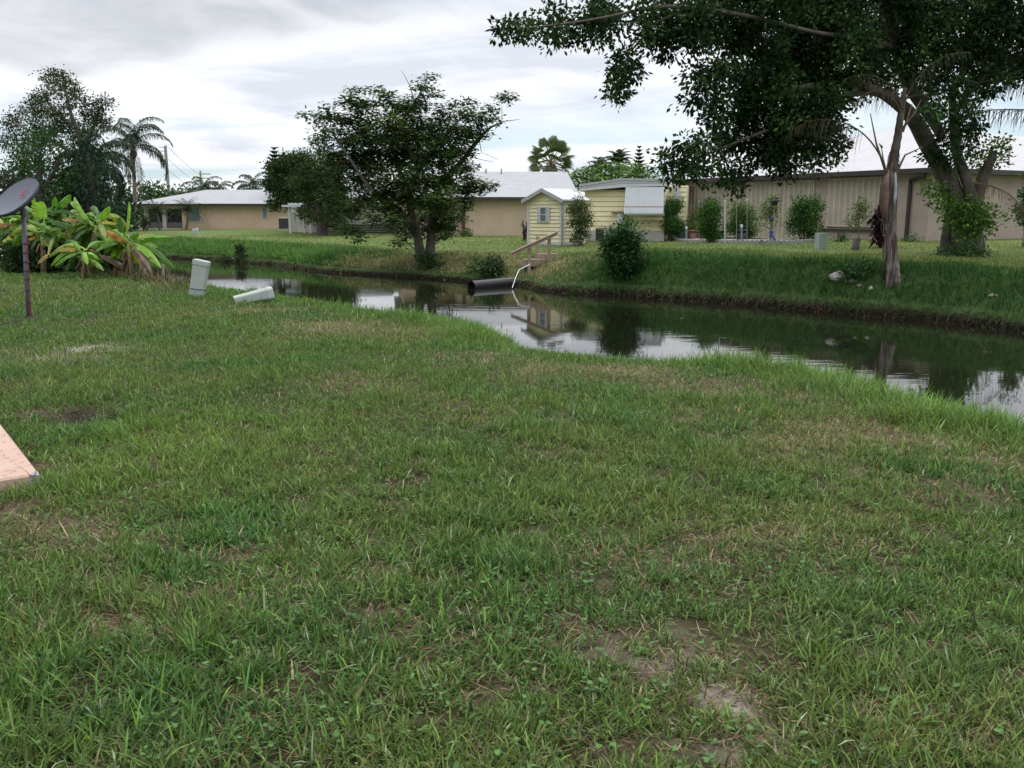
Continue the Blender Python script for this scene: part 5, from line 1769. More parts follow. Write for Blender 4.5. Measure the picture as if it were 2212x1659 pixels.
    for x, y, r, do in low:
        c = P(x, y, D + do); rm = r * M(D) * .72
        n = max(3, int(22 * rm * rm / .16)) if r > 10 else 5
        u = unit(rg.normal(0, 1, (n, 3))) * rg.uniform(.2, 1, (n, 1)) * rm
        ce = np.array(c) + u; cl.append(ce)
        a = P(2085, min(y + 30, 500), D - .3)
        for q in ce[::3]: wd.tube([a, c, Vector(q)], [.014, .01, .005], 4, (.12, .11, .07), False)
    leaf_cloud(nb, np.concatenate(cl), 26, np.array([.17, .17, .14]), .12, [(.075, .15, .03), (.10, .19, .035), (.05, .10, .03), (.14, .22, .04)], .2, 0, .6, .35, .1, rg)
    s = nb.build('sprouts', LEAF, t); wd.build('sprout_stem', BARK, s)
    return D


FD = ficus()


# ------------------------------------------------------------------ trees on the far bank and beyond
def others():
    # middle tree with flat sprays
    base = G(915, 568); D = base.y
    stems = [
        [(910, 578, 0, 14), (908, 550, 0, 10.5), (903, 520, 0, 9), (893, 480, 0, 8), (885, 440, .2, 7.5), (892, 400, .3, 6.5), (905, 370, .2, 5.5), (930, 330, 0, 5), (948, 300, 0, 3)],
        [(927, 578, .2, 12), (929, 540, .2, 10), (932, 500, .3, 8.5), (935, 460, .4, 9), (940, 420, .6, 7), (965, 385, .6, 6), (1000, 345, .5, 5), (1035, 300, .3, 4), (1060, 275, .2, 2.6), (1085, 265, .2, 1.2)],
        [(900, 500, -.2, 10), (872, 470, -.4, 9), (850, 450, -.6, 8), (820, 425, -.8, 6), (790, 395, -1, 4), (760, 350, -1.2, 3), (720, 290, -1.3, 2)],
        [(885, 440, .2, 7), (870, 390, .8, 5), (850, 330, 1.2, 4), (830, 270, 1.3, 2.5)],
        [(905, 370, 0, 5), (880, 310, -.5, 4), (870, 260, -.6, 3), (900, 215, -.6, 2), (926, 165, -.6, 1)],
        [(965, 385, .6, 4), (950, 330, 1, 3), (970, 280, 1, 2.2), (1020, 240, 1, 1.5)],
    ]
    bare = [[(897, 225, -.5, 1.2), (885, 185, -.5, .8), (875, 165, -.5, .5), (866, 152, -.5, .3)], [(885, 185, -.5, .6), (888, 172, -.5, .3)], [(1060, 275, .2, 1.6), (1090, 262, .2, .9), (1122, 258, .2, .4)], [(1035, 300, .3, 1.0), (1040, 330, .3, .6), (1055, 335, .3, .4), (1075, 345, .3, .3)], [(1010, 335, .4, .9), (1040, 345, .4, .5), (1068, 350, .4, .3)], [(905, 545, -.3, 1.8), (875, 520, -.8, 1.1), (840, 500, -1.2, .7), (800, 515, -1.5, .5)]]
    B = [(660, 245, 12), (690, 262, 18), (712, 245, 22), (740, 260, 28), (700, 285, 22), (690, 318, 14), (685, 300, 12), (755, 215, 24), (770, 198, 16), (790, 235, 32), (835, 215, 26), (870, 235, 32), (815, 195, 12), (906, 190, 12), (926, 168, 16), (918, 195, 20), (905, 225, 26), (940, 205, 15), (960, 245, 24), (985, 225, 14), (1000, 250, 24), (1015, 225, 14), (1035, 255, 24), (1060, 235, 18), (1085, 214, 14), (1100, 210, 9), (1045, 280, 18), (1070, 262, 14),
         (740, 300, 34), (785, 285, 42), (840, 275, 46), (890, 280, 48), (940, 285, 44), (985, 290, 36), (1020, 290, 24),
         (720, 340, 28), (765, 340, 44), (820, 335, 52), (880, 330, 54), (940, 335, 50), (990, 330, 34), (1010, 370, 26), (735, 375, 26), (785, 385, 44), (845, 395, 52), (905, 395, 50), (965, 390, 40), (1010, 405, 32), (1045, 402, 22), (1065, 405, 14), (740, 410, 22), (790, 430, 34), (840, 445, 40), (960, 430, 40), (1000, 440, 26), (920, 445, 36), (770, 455, 24), (805, 475, 22), (850, 480, 26), (960, 475, 34), (990, 470, 18), (935, 495, 30), (880, 490, 24), (745, 490, 14, -1.5, .7), (762, 498, 14, -1.5, .7), (775, 515, 9, -1.5, .7), (955, 510, 18), (975, 495, 14), (870, 508, 14), (915, 470, 26), (862, 525, 8, -1, .7), (725, 432, 20), (700, 415, 14)]
    tree('spray_leaved_tree', 'broad dark tree with feathery flat sprays leaning over the canal bank', 'tree', D, base, stems, B, leaf=.14, cols=[(.044, .088, .025), (.062, .110, .028), (.095, .138, .034), (.036, .070, .024)], per=44, clump=.34, dens=26, depth=2.6, bark=(.12, .105, .092), flat=.75, droop=.12, aspect=.62, squash=.8, seed=9, bare=bare)
    # brown debris at its foot is part of the bank.  two smaller trees behind
    b = G(648, 499); D2 = b.y
    tree('small_tree', 'dense rounded small tree with forked trunk, next to the peach bungalow', 'tree', D2, b,
         [[(648, 504, 0, 9), (645, 480, 0, 7), (635, 455, 0, 5), (620, 425, 0, 3.5), (610, 390, 0, 2)], [(647, 480, 0, 5), (660, 450, .3, 4), (668, 415, .3, 2.5)]],
         [(612, 355, 28), (640, 348, 24), (600, 385, 28), (635, 385, 34), (665, 375, 28), (605, 415, 24), (640, 420, 28), (668, 410, 24), (590, 365, 14), (595, 440, 12), (620, 440, 12), (660, 345, 16), (612, 400, 24), (583, 395, 12)],
         leaf=.20, cols=[(.018, .037, .012), (.025, .048, .014), (.038, .064, .016)], per=100, clump=.5, dens=19, depth=2.2, bark='grey', seed=12, twig=.02, twigfrac=.3)
    b = G(696, 508); D3 = b.y
    tree('small_tree', 'olive green small tree with a thick low trunk before the cream mobile home', 'tree', D3, b,
         [[(697, 514, 0, 14), (696, 490, 0, 11), (690, 460, 0, 8), (680, 420, 0, 5), (690, 370, 0, 2.5)], [(700, 490, 0, 7), (715, 455, 0, 5), (725, 420, .3, 3), (735, 380, .3, 1.5)], [(690, 475, 0, 5), (670, 445, 0, 3.5), (660, 410, 0, 2)]],
         [(690, 352, 22), (665, 372, 20), (700, 380, 30), (730, 395, 22), (675, 405, 28), (705, 415, 32), (660, 430, 16), (690, 445, 28), (725, 435, 24), (740, 460, 16), (715, 468, 20), (675, 462, 14), (735, 485, 14), (752, 492, 12), (705, 345, 18), (650, 400, 22), (770, 505, 8), (720, 360, 24), (745, 430, 24), (640, 390, 18), (660, 455, 16), (735, 450, 22)],
         leaf=.17, cols=[(.038, .064, .018), (.052, .080, .020), (.030, .052, .017)], per=95, clump=.5, dens=19, depth=2.0, bark=(.10, .085, .075), seed=14, twig=.018, twigfrac=.4)
    # left group
    bL = P(205, 480, 72); bL.z = 0
    tree('tall_tree', 'tall thin crowned tree rising highest over the banana plants', 'tree', 72, bL,
         [[(205, 495, 0, 13), (203, 450, 0, 11), (195, 390, 0, 8), (178, 320, 0, 6), (155, 250, 0, 4), (140, 190, 0, 2), (135, 155, 0, 1)], [(190, 370, 0, 6), (140, 320, -1, 4), (80, 290, -1, 2.5), (30, 265, -1, 1.5)], [(178, 320, 0, 4), (200, 280, .5, 3), (215, 230, .5, 1.5)], [(165, 280, 0, 4), (110, 230, 0, 2.5), (90, 195, 0, 1.2)]],
         [(120, 160, 11, None, .7), (140, 178, 18, None, .8), (108, 175, 14), (95, 200, 18), (130, 205, 24, None, .8), (160, 190, 16), (172, 210, 18), (195, 225, 16), (75, 215, 16), (60, 240, 18), (95, 240, 26), (140, 245, 30), (180, 245, 24), (215, 235, 14), (225, 222, 8), (205, 265, 20), (40, 262, 18), (15, 268, 16), (70, 275, 26), (110, 285, 32), (155, 285, 32), (190, 290, 24), (25, 290, 16), (10, 310, 14), (60, 310, 20), (225, 265, 10)],
         leaf=.17, cols=[(.036, .058, .019), (.048, .068, .023), (.030, .048, .019)], per=110, clump=.62, dens=13, depth=3.0, bark=(.16, .14, .125), seed=21, twig=.03)
    bG = P(85, 480, 64); bG.z = 0
    tree('leafy_tree', 'rich green round tree in front of the tall thin crowned tree', 'tree', 64, bG,
         [[(88, 500, 0, 12), (86, 440, 0, 9), (85, 380, 0, 6), (88, 330, 0, 3)], [(86, 420, 0, 5), (115, 375, 0, 4), (125, 345, 0, 2)], [(86, 410, 0, 5), (60, 370, 0, 3.5), (50, 330, 0, 2)]],
         [(85, 300, 22), (60, 320, 26), (110, 310, 26), (45, 345, 22), (85, 340, 34), (125, 345, 28), (60, 375, 30), (100, 380, 34), (140, 375, 20), (75, 410, 30), (120, 415, 28), (95, 440, 28), (55, 425, 18), (140, 405, 20)],
         leaf=.20, cols=[(.032, .074, .022), (.044, .092, .025), (.024, .056, .019)], per=120, clump=.7, dens=13, depth=3.0, bark='dark', seed=23, twig=.03, twigfrac=.3)
    bW = P(195, 480, 66); bW.z = 0
    tree('weeping_tree', 'dark drooping tree between the rich green tree and the slim palm', 'tree', 66, bW,
         [[(198, 500, 0, 12), (197, 430, 0, 9), (192, 370, 0, 5), (185, 320, 0, 2)]],
         [(185, 305, 20), (165, 330, 24), (200, 330, 24), (180, 360, 30), (215, 365, 20), (160, 385, 26), (195, 395, 30), (220, 400, 18), (175, 425, 30), (210, 435, 26), (150, 420, 20), (190, 460, 30), (225, 455, 18)],
         leaf=.34, cols=[(.016, .036, .019), (.021, .044, .020), (.013, .030, .017)], per=110, clump=.8, dens=11, depth=2.6, bark='dark', droop=1.1, aspect=.22, seed=25, twig=.03, twigfrac=.3)
    hd = [((20, 400, 70), [(15, 385, 20), (35, 400, 18), (10, 410, 22), (30, 430, 22), (5, 440, 20), (25, 460, 22)], 'brownish dark tree at the edge of the view behind the dish', [(.040, .050, .030), (.050, .055, .032)]),
          ((130, 440, 78), [(95, 455, 20), (120, 440, 22), (145, 450, 22), (110, 475, 24), (150, 475, 22), (80, 470, 20), (60, 455, 18)], 'low dark shrub mass under the rich green tree', DRK),
          ((60, 430, 82), [(40, 440, 26), (70, 430, 26), (100, 430, 24), (20, 470, 26), (60, 475, 28), (100, 480, 24), (10, 440, 20), (140, 430, 22), (170, 470, 26), (150, 480, 22)], 'broad dark tree mass right behind the banana leaves', DRK),
          ((215, 450, 80), [(200, 445, 24), (225, 450, 24), (240, 470, 24), (205, 480, 24), (260, 480, 22), (180, 450, 20), (270, 450, 20)], 'dark dense tree filling the gap left of the slim palm trunk', DRK),
          ((260, 430, 92), [(240, 430, 22), (262, 415, 20), (285, 425, 22), (250, 455, 24), (280, 455, 26), (305, 440, 18)], 'dark bushy tree right behind the slim palm trunk', DRK),
          ((325, 430, 98), [(310, 415, 16), (330, 412, 16), (345, 425, 18), (318, 440, 20), (345, 450, 16), (300, 455, 18)], 'green bushy tree between the palm and the concrete pole', [(.040, .080, .026), (.05, .095, .028)]),
          ((375, 425, 110), [(365, 422, 12), (385, 420, 12), (400, 420, 10), (355, 432, 14), (378, 434, 12), (415, 418, 8), (330, 440, 10)], 'distant low trees over the end of the pale roof', [(.06, .095, .04), (.05, .08, .035)])]
    for k, ((x, y, Dk), bl, lab, cs) in enumerate(hd):
        bb_ = P(x, 480, Dk); bb_.z = 0
        tree('bushy_tree', lab, 'tree', Dk, bb_, [[(x, 485, 0, 7), (x, 450, 0, 5), (x, y, 0, 3)]], bl, leaf=.34, cols=cs, per=75, clump=.95, dens=8, depth=2.4, bark='dark', seed=30 + k, twig=.03, twigfrac=.2, group='bushy trees behind the banana plants')
    # flat topped bright tree behind the yellow home
    bF = P(1310, 480, 74); bF.z = 0
    tree('flat_topped_tree', 'flat topped bright green tree over the roof of the yellow mobile home', 'tree', 74, bF,
         [[(1310, 490, 0, 10), (1308, 430, 0, 8), (1290, 395, 0, 5), (1260, 385, 0, 2.5)], [(1308, 425, 0, 6), (1340, 390, 0, 4), (1390, 372, 0, 2)]],
         [(1218, 390, 16), (1240, 380, 20), (1265, 371, 22), (1290, 367, 24), (1320, 365, 26), (1350, 364, 24), (1380, 368, 22), (1402, 372, 16), (1255, 392, 22), (1285, 388, 26), (1320, 385, 28), (1355, 382, 24), (1388, 382, 18), (1225, 402, 14), (1250, 407, 18), (1412, 379, 10)],
         leaf=.22, cols=[(.085, .165, .030), (.110, .195, .036), (.060, .12, .028)], per=60, clump=.6, dens=16, depth=2.4, bark='grey', flat=.75, droop=.1, aspect=.6, squash=.6, seed=41, twig=.02, twigfrac=.4)


others()


# ------------------------------------------------------------------ palms
def queen_palm(label, D, bx, by, cx, cy, n, L, ll, r0=.17, r1=.12, col=(.055, .095, .04), dead=0, seed=1, droop=1.9, parts=True, hang=.7, boots=True, name='feather_palm', els=(1.25, -.2), trunk=True, base=None, w=.03, nl=34, azs=None):
    rg = np.random.default_rng(seed)
    top = P(cx, cy, D)
    b = base or V3(P(bx, by, D).x, D, 0)
    if base is None: b.z = tz(b.x, b.y)
    t = thing(name, label, 'palm', b)
    palm_trunk(t, Vector(b) - V3(0, 0, .2), top, r0, r1, name='trunk')
    if boots:
        nb = NB(); nb.lathe(top, [(r1 * 1.02, -1.0), (r1 * 1.9, -.75), (r1 * 2.0, -.5), (r1 * 1.1, -.1), (r1 * .7, .5), (.03, .9)], 10, (.10, .085, .055)); nb.build('crown_shaft', BARK, t, True)
    for k in range(n):
        az = (k * 2.399 + rg.uniform(-.2, .2)) if azs is None else azs[k % len(azs)]
        u = k / max(n - 1, 1)
        el = els[0] * (1 - u) + els[1] * u + rg.uniform(-.12, .12)
        nb = NB()
        isd = k >= n - dead
        frond(nb, top + V3(0, 0, .25 - .35 * u), az, el if not isd else -1.1, L * rg.uniform(.85, 1.1) * (1 if not isd else .8), droop * (1 if not isd else .3), ll, nl, (.20, .16, .10) if isd else col, (.16, .17, .09) if not isd else (.2, .15, .1), .035, hang, w, rg)
        nb.build('frond', LEAF, t)
    return t


queen_palm('slim tall feather palm with drooping fronds beside the peach bungalow', 82, 294, 497, 287, 318, 19, 4.4, 1.05, .19, .15, (.038, .066, .034), 2, 3, 2.25, nl=60, w=.055, els=(1.5, .0))
queen_palm('shaggy shorter feather palm crowding the slim palm', 74, 208, 490, 205, 362, 20, 4.0, 1.1, .2, .15, (.026, .048, .028), 1, 4, 2.4, nl=60, w=.075)
for (x, y, D, lab, s) in ((440, 412, 125, 'feather palm top peeking over the pale roof by the distant pole', 5), (468, 418, 128, 'lower feather palm top beside the one by the distant pole', 6), (545, 406, 120, 'feather palm top over the pale roof next to the small round tree', 7), (1336, 352, 90, 'upright feather palm behind the flat topped tree', 8), (1296, 362, 92, 'thin spread palm behind the flat topped tree', 9)):
    queen_palm(lab, D, x, 480, x, y, 16 if s != 8 else 22, 3.6 if s < 8 else 1.6, .8 if s < 8 else .5, .2, .15, (.055, .085, .05) if s != 8 else (.07, .12, .05), 0, s, 2.2 if s < 8 else 1.5, hang=.7 if s < 8 else .3, nl=44, w=.08, boots=False, els=(1.3, -.1) if s != 8 else (1.5, .5))


def pygmy(x, y, cx, cy, D, lab, seed):
    rg = np.random.default_rng(seed)
    b = V3(P(x, y, D).x, D, 0); b.z = tz(b.x, b.y)
    top = P(cx, cy, D)
    t = thing('date_palm', lab, 'palm', b, 'small date palms by the porch')
    palm_trunk(t, b - V3(0, 0, .2), top, .13, .10, (.16, .13, .10), 12, lean=.12)
    nb = NB()
    for k in range(30):
        frond(nb, top, k * 2.399, 1.35 - 1.5 * k / 30 + rg.uniform(-.1, .1), rg.uniform(1.45, 1.95), 1.3, .34, 22, (.040, .075, .03), (.08, .10, .04), .018, .25, .035, rg)
    nb.build('crown', LEAF, t)


pygmy(344, 494, 337, 458, 83, 'small date palm with twin stems before the screened porch', 3)
pygmy(400, 495, 404, 455, 83, 'small date palm before the grey blue window of the peach bungalow', 4)


# fan palm on the skyline
def fan_palm():
    D = 80; rg = np.random.default_rng(6)
    top = P(1190, 352, D); b = V3(top.x, D, 0)
    t = thing('fan_palm', 'stout fan palm with round spiky crown above the roof of the sand bungalow', 'palm', b)
    palm_trunk(t, b, top + V3(0, 0, -.2), .34, .30, (.13, .10, .075), 20)
    nb = NB()
    for k in range(46):
        az = k * 2.399; u = k / 45
        el = math.asin(.97 - 1.5 * u) + rg.uniform(-.12, .12)
        L = rg.uniform(1.3, 1.75) * (1 - .1 * u)
        d = Vector((math.cos(az) * math.cos(el), math.sin(az) * math.cos(el), math.sin(el)))
        hub = top + V3(0, 0, .3 - .6 * u) + d * L
        nb.tube([top + V3(0, 0, .2 - .6 * u), hub - V3(0, 0, .05)], [.035, .02], 4, (.20, .20, .10), False)
        sd = d.cross(V3(0, 0, 1)).normalized(); nr = sd.cross(d)
        ro = rg.uniform(-1.0, 1.0); sd, nr = sd * math.cos(ro) + nr * math.sin(ro), nr * math.cos(ro) - sd * math.sin(ro)
        R = rg.uniform(.8, 1.0)
        dry = u > .86
        base = np.array((.22, .17, .09) if dry else (.085, .115, .045)) * rg.uniform(.75, 1.35)
        for j in range(26):
            a = -1.9 + 3.8 * j / 25
            v = (d * math.cos(a) + sd * math.sin(a) + nr * .12).normalized()
            wv = (sd * math.cos(a) - d * math.sin(a)) * .030
            m = hub + v * R * .62
            e = hub + v * R * (1 - .15 * abs(a)) - V3(0, 0, .14 + .12 * rg.random())
            c = base * rg.uniform(.8, 1.25)
            nb.add([hub - wv * .4, hub + wv * .4, m + wv * 1.3, m - wv * 1.3, e + wv * .15, e - wv * .15], [[0, 1, 2, 3], [3, 2, 4, 5]], c)
    nb.build('crown', LEAF, t)
    sk = NB()
    for k in range(60):
        az = rg.uniform(0, 6.28); q = top + V3(math.cos(az) * .35, math.sin(az) * .35, rg.uniform(-.9, .1))
        e = q + V3(math.cos(az) * .35, math.sin(az) * .35, -rg.uniform(.7, 1.5))
        w = V3(-math.sin(az), math.cos(az)) * .14
        sk.quad(q - w * .2, q + w * .2, e + w, e - w, np.array((.16, .115, .07)) * rg.uniform(.6, 1.2))
    sk.build('dead_skirt', LEAF, t)


fan_palm()


def norfolk(x, y0, y1, D, lab, r):
    rg = np.random.default_rng(int(x))
    top = P(x, y0, D); b = V3(top.x, D, 0)
    t = thing('island_pine', lab, 'pine', b, 'tiered pines on the skyline')
    nb = NB(); nb.tube([b, top], [.22, .03], 7, BR['brown']); nb.build('trunk', BARK, t)
    c = NB()
    H = (y1 - y0) * M(D) * 1.25; tiers = 9
    for i in range(tiers):
        u = (i + .35) / tiers; z = top.z - H * u
        R = r * (.12 + .88 * u)
        for k in range(8):
            az = k * PI / 4 + i * .4 + rg.uniform(-.15, .15)
            d = V3(math.cos(az), math.sin(az))
            s = V3(-math.sin(az), math.cos(az))
            o = V3(top.x, top.y, z); tip = o + d * R + V3(0, 0, R * .38)
            c.tube([o, o + d * R * .6 + V3(0, 0, R * .1), tip], [.07, .06, .03], 4, (.035, .055, .035), False)
            for m in range(9):
                f = (m + 1) / 9; q = o.lerp(tip, f)
                for sg in (-1, 1):
                    e = q + s * sg * (.10 + R * .22 * (1 - f * .6)) + d * .12 + V3(0, 0, .12)
                    c.quad(q - d * .05, q + d * .05, e + d * .04, e - d * .04, np.array((.035, .06, .038)) * rg.uniform(.7, 1.3))
    c.build('crown', LEAF, t)


norfolk(1381, 316, 372, 95, 'narrow tiered pine spire behind the yellow mobile home', .9)
norfolk(592, 319, 378, 90, 'loose tiered pine top behind the small round tree', 1.2)


# ------------------------------------------------------------------ palm with shaggy trunk on the bank, in front of the big tree
def bank_palm():
    b = G(1927, 610); D = b.y
    t = thing('shaggy_palm', 'ragged palm with reddish brown peeling trunk and few drooping fronds on the bank', 'palm', b)
    pts = [(1931, 618, 14), (1930, 600, 12.5), (1927, 570, 12), (1923, 520, 11), (1923, 480, 10.5), (1923, 440, 11), (1924, 400, 11), (1927, 372, 9.5), (1932, 330, 8), (1939, 290, 7.5), (1946, 250, 7), (1951, 215, 5.5), (1956, 190, 4)]
    nb = NB()
    PP = [P(x, y, D) for x, y, r in pts]; RR = [r * M(D) for x, y, r in pts]
    P2, Rr = [], []
    for i in range(len(PP) - 1):
        for k in range(6):
            u = k / 6; P2.append(PP[i].lerp(PP[i + 1], u)); Rr.append((RR[i] * (1 - u) + RR[i + 1] * u) * (1 + .06 * math.sin(i * 6 + k * 2.0)))
    P2.append(PP[-1]); Rr.append(RR[-1])
    col = np.array([C(.21, .19, .175) if q.z < .2 else (C(.135, .11, .095) if q.z < 3.0 else C(.085, .07, .06)) for q in P2])
    nb.tube(P2, Rr, 16, col)
    v = nb.v[0]; an = np.arange(len(v)) % 16; cen = np.repeat(np.array(P2), 16, 0)
    k = 1 + .30 * (vnoise(an * 1.9, v[:, 2] * 1.3, 1, 3) - .5) * 2
    nb.v[0] = (cen + (v - cen) * k[:, None]).astype(np.float32)
    # fibre strips peeling from the trunk
    rg = np.random.default_rng(5)
    for i in range(170):
        j = int(rg.integers(4, len(P2) - 22)); az = rg.uniform(0, 6.28)
        d = V3(math.cos(az), math.sin(az)); s = V3(-math.sin(az), math.cos(az))
        q = P2[j] + d * Rr[j] * 1.0
        L = rg.uniform(.3, .9)
        e = q + V3(0, 0, -L) + d * rg.uniform(.0, .09); m = q.lerp(e, .5) + d * .03
        w = s * rg.uniform(.010, .032)
        c = np.array([(.13, .088, .07), (.165, .13, .11), (.09, .07, .058), (.20, .18, .16)][rg.integers(0, 4)]) * rg.uniform(.6, 1.1)
        nb.add([q - w, q + w, m + w, m - w, e + w * .3, e - w * .3], [[0, 1, 2, 3], [3, 2, 4, 5]], c)
    nb.build('trunk', BARK, t, True)
    # cut or broken leaf stalks
    for (x0, y0, x1, y1, xm, ym) in ((1915, 375, 1904, 318, 1908, 345), (1916, 380, 1880, 245, 1893, 310), (1938, 370, 1992, 318, 1955, 335), (1944, 290, 1953, 240, 1949, 262), (1952, 275, 1990, 215, 1975, 245), (1950, 285, 1970, 225, 1962, 250), (1905, 318, 1899, 310, 1903, 315)):
        s = NB(); s.tube([P(x0, y0, D - .15), P(xm, ym, D - .3), P(x1, y1, D - .3)], [.035, .024, .012], 6, (.14, .11, .08), False); s.build('leaf_stalk', BARK, t)
    # living / dead fronds
    fr = NB()
    o = P(1916, 372, D - .2)
    frond(fr, o, PI * .97, 1.15, 3.4, 1.95, 1.15, 46, (.07, .055, .036), (.08, .06, .045), .028, 1.3, .012, rg, .35)
    fr.build('frond', LEAF, t)
    for (az, el, L, dr, xx, yy, hang, c) in ((PI * .9, 1.2, 2.0, 1.8, 1950, 235, 1.4, (.045, .042, .026)), (-.5, 1.35, 2.2, 1.6, 1952, 232, 1.2, (.03, .04, .022)), (PI * 1.05, 1.0, 1.7, 2.3, 1946, 240, 1.5, (.06, .045, .03))):
        fr = NB(); frond(fr, P(xx, yy, D - .1), az, el, L, dr, .8, 34, c, (.12, .10, .06), .02, hang, .012, rg, .25); fr.build('frond', LEAF, t)
    # brown sheath of an old leaf hanging down the left side
    os_ = NB(); os_.tube([P(1919, 368, D - .12), P(1911, 400, D - .2), P(1909, 440, D - .22), P(1912, 482, D - .2)], [.06, .17, .19, .05], 9, (.15, .10, .08), flat=.6)
    os_.build('old_sheath', BARK, t, True)
    # pale sheath on the side
    sh = NB(); sh.tube([P(1934, 372, D - .2), P(1935, 400, D - .28), P(1933, 430, D - .26), P(1930, 455, D - .22)], [.02, .045, .045, .015], 8, (.26, .29, .29)); sh.build('leaf_sheath', BARK, t, True)


bank_palm()


# palm beyond the edge of the view whose fronds hang into it
def edge_palm():
    D = 29.0
    b = V3(P(2330, 560, D).x, D, 0); b.z = tz(b.x, b.y)
    top = P(2330, 246, D)
    t = thing('hanging_palm', 'feather palm at the frame edge with long hanging fronds against the sky', 'palm', b)
    palm_trunk(t, b - V3(0, 0, .2), top, .17, .13)
    rg = np.random.default_rng(9)
    for (az, el, L, dr, ll) in ((PI * 1.0, .10, 3.9, .22, .95), (PI * 1.02, .75, 4.2, .9, 1.0), (PI * .88, 1.0, 4.6, 1.2, .9), (PI * 1.12, 1.15, 4.4, 1.5, .9), (PI * .72, .8, 3.5, 1.4, .8), (PI * 1.3, .6, 3.6, 1.4, .8), (PI * .5, 1.2, 3.4, 1.7, .8), (0, .8, 3.4, 1.7, .8), (-.8, .9, 3.4, 1.7, .8), (.8, 1.3, 3.4, 1.7, .8)):
        nb = NB(); frond(nb, top, az, el, L, dr, ll, 52, (.040, .060, .045), (.06, .07, .05), .03, 1.1, .026, rg, .1); nb.build('frond', LEAF, t)
    # drooping dead frond
    nb = NB(); frond(nb, P(2100, 395, FD - .8), .05, -.1, 2.6, 1.25, .55, 44, (.15, .095, .06), (.17, .11, .07), .03, 1.4, .012, rg, .05)
    o = nb.build('dead_frond', LEAF); tag(o, 'brown dead palm frond arching down beside the sprouting trunk', 'palm frond')


edge_palm()
# ------------------------------------------------------------------ shrubs, young trees, banana plants
def shrub(label, x, y, w, h, D=None, cols=GRN, leaf=.10, per=34, n=None, stems=5, name='shrub', group=None, cat='shrub', taper=.75, clump=.22, base_open=.18, aspect=.5, droop=.2, seed=None, fill=1.0, flat=0.0, trans=0):
    rg = np.random.default_rng(seed or int(x * 3 + y))
    g = G(x, y) if D is None else V3(P(x, y, D).x, D, 0)
    if D is not None: g.z = tz(g.x, g.y)
    D = g.y
    W, H = w * M(D), h * M(D)
    W, H = max(.62 * W, W - .9 * clump), max(.75 * H, H - .45 * clump)
    t = thing(name, label, cat, g, group)
    nb = NB(); wd = NB(); cl = []
    n = n or int(fill * 85 * W * H / (clump / .22) ** 2)
    nl = max(3, int(3 + W * 2.2))
    lobes = []
    for i in range(nl):
        z = base_open + (.92 - base_open) * (i + .5) / nl + rg.normal(0, .06)
        rad = W / 2 * math.sin(min(1, max(.02, (z - base_open * .6) / (1 - base_open * .6))) ** taper * PI * .86 + .25)
        an = i * 2.4 + rg.uniform(-.5, .5)
        lobes.append((math.cos(an) * rad * .55, math.sin(an) * rad * .55, z * H, rg.uniform(.30, .48)))
    for i in range(n):
        lx, ly, lz, lr = lobes[int(rg.integers(0, nl))]
        o = rg.normal(0, 1, 3); o /= np.linalg.norm(o); o *= rg.random() ** .45
        px_, py_, pz_ = lx + o[0] * lr * W * .75, ly + o[1] * lr * W * .75, lz + o[2] * lr * min(H, W * 1.2) * .6
        cl.append((g.x + px_, g.y + py_, g.z + min(max(pz_, base_open * H * .5), H)))
    for i in range(max(2, n // 14)):      # stray shoots
        an = rg.uniform(0, 6.28); r = W * rg.uniform(.1, .45)
        cl.append((g.x + math.cos(an) * r, g.y + math.sin(an) * r, g.z + H * rg.uniform(.85, 1.12)))
    cl = np.array(cl)
    for k in range(stems):
        q = Vector(cl[int(rg.integers(0, len(cl)))])
        a = g + V3(rg.normal(0, W * .05), rg.normal(0, W * .05), -.1)
        wd.tube([a, a.lerp(q, .5) + V3(0, 0, H * .08), q], [max(.012, W * .02), max(.009, W * .014), .005], 5, BR['brown'], False)
    leaf_cloud(nb, cl, per, np.array([1, 1, .9]) * clump * .55, leaf, cols, droop, flat, aspect, .3, .1, rg)
    wd.build('stem', BARK, t); nb.build('foliage', LEAF, t)
    return t


BG = [(.045, .108, .024), (.064, .138, .027), (.032, .074, .021)]
YG = [(.12, .17, .045), (.09, .14, .04), (.15, .19, .06)]
gp = 'shrubs in the planting bed'
shrub('glossy bush at the corner between the yellow home and the brown house', 1447, 521, 58, 84, cols=BG, group=gp, seed=3, fill=1.3)
shrub('thin straggly shrub growing in the brown pot', 1500, 519, 36, 60, cols=YG, group=gp, fill=.5, seed=4)
shrub('round bright green bush between two stakes in the bed', 1533, 525, 62, 84, cols=BG, group=gp, seed=5, fill=1.5, base_open=.15)
shrub('bush with yellowish top above the wide black pot', 1600, 521, 66, 76, cols=[(.07, .13, .035), (.11, .16, .045), (.055, .10, .035)], group=gp, seed=6, fill=1.1)
shrub('big open bush against the shutters near the downspout end', 1737, 523, 78, 88, cols=BG, group=gp, seed=7, fill=1.0, base_open=.3, stems=9)
shrub('low pale shrub spilling out of the blue pot', 1474, 512, 26, 40, cols=YG, group=gp, fill=.7, seed=8)
shrub('tiny dark seedling under the shutter sill', 1818, 510, 18, 14, D=38.6, cols=DRK, fill=2, n=6, seed=9, name='seedling', cat='seedling')


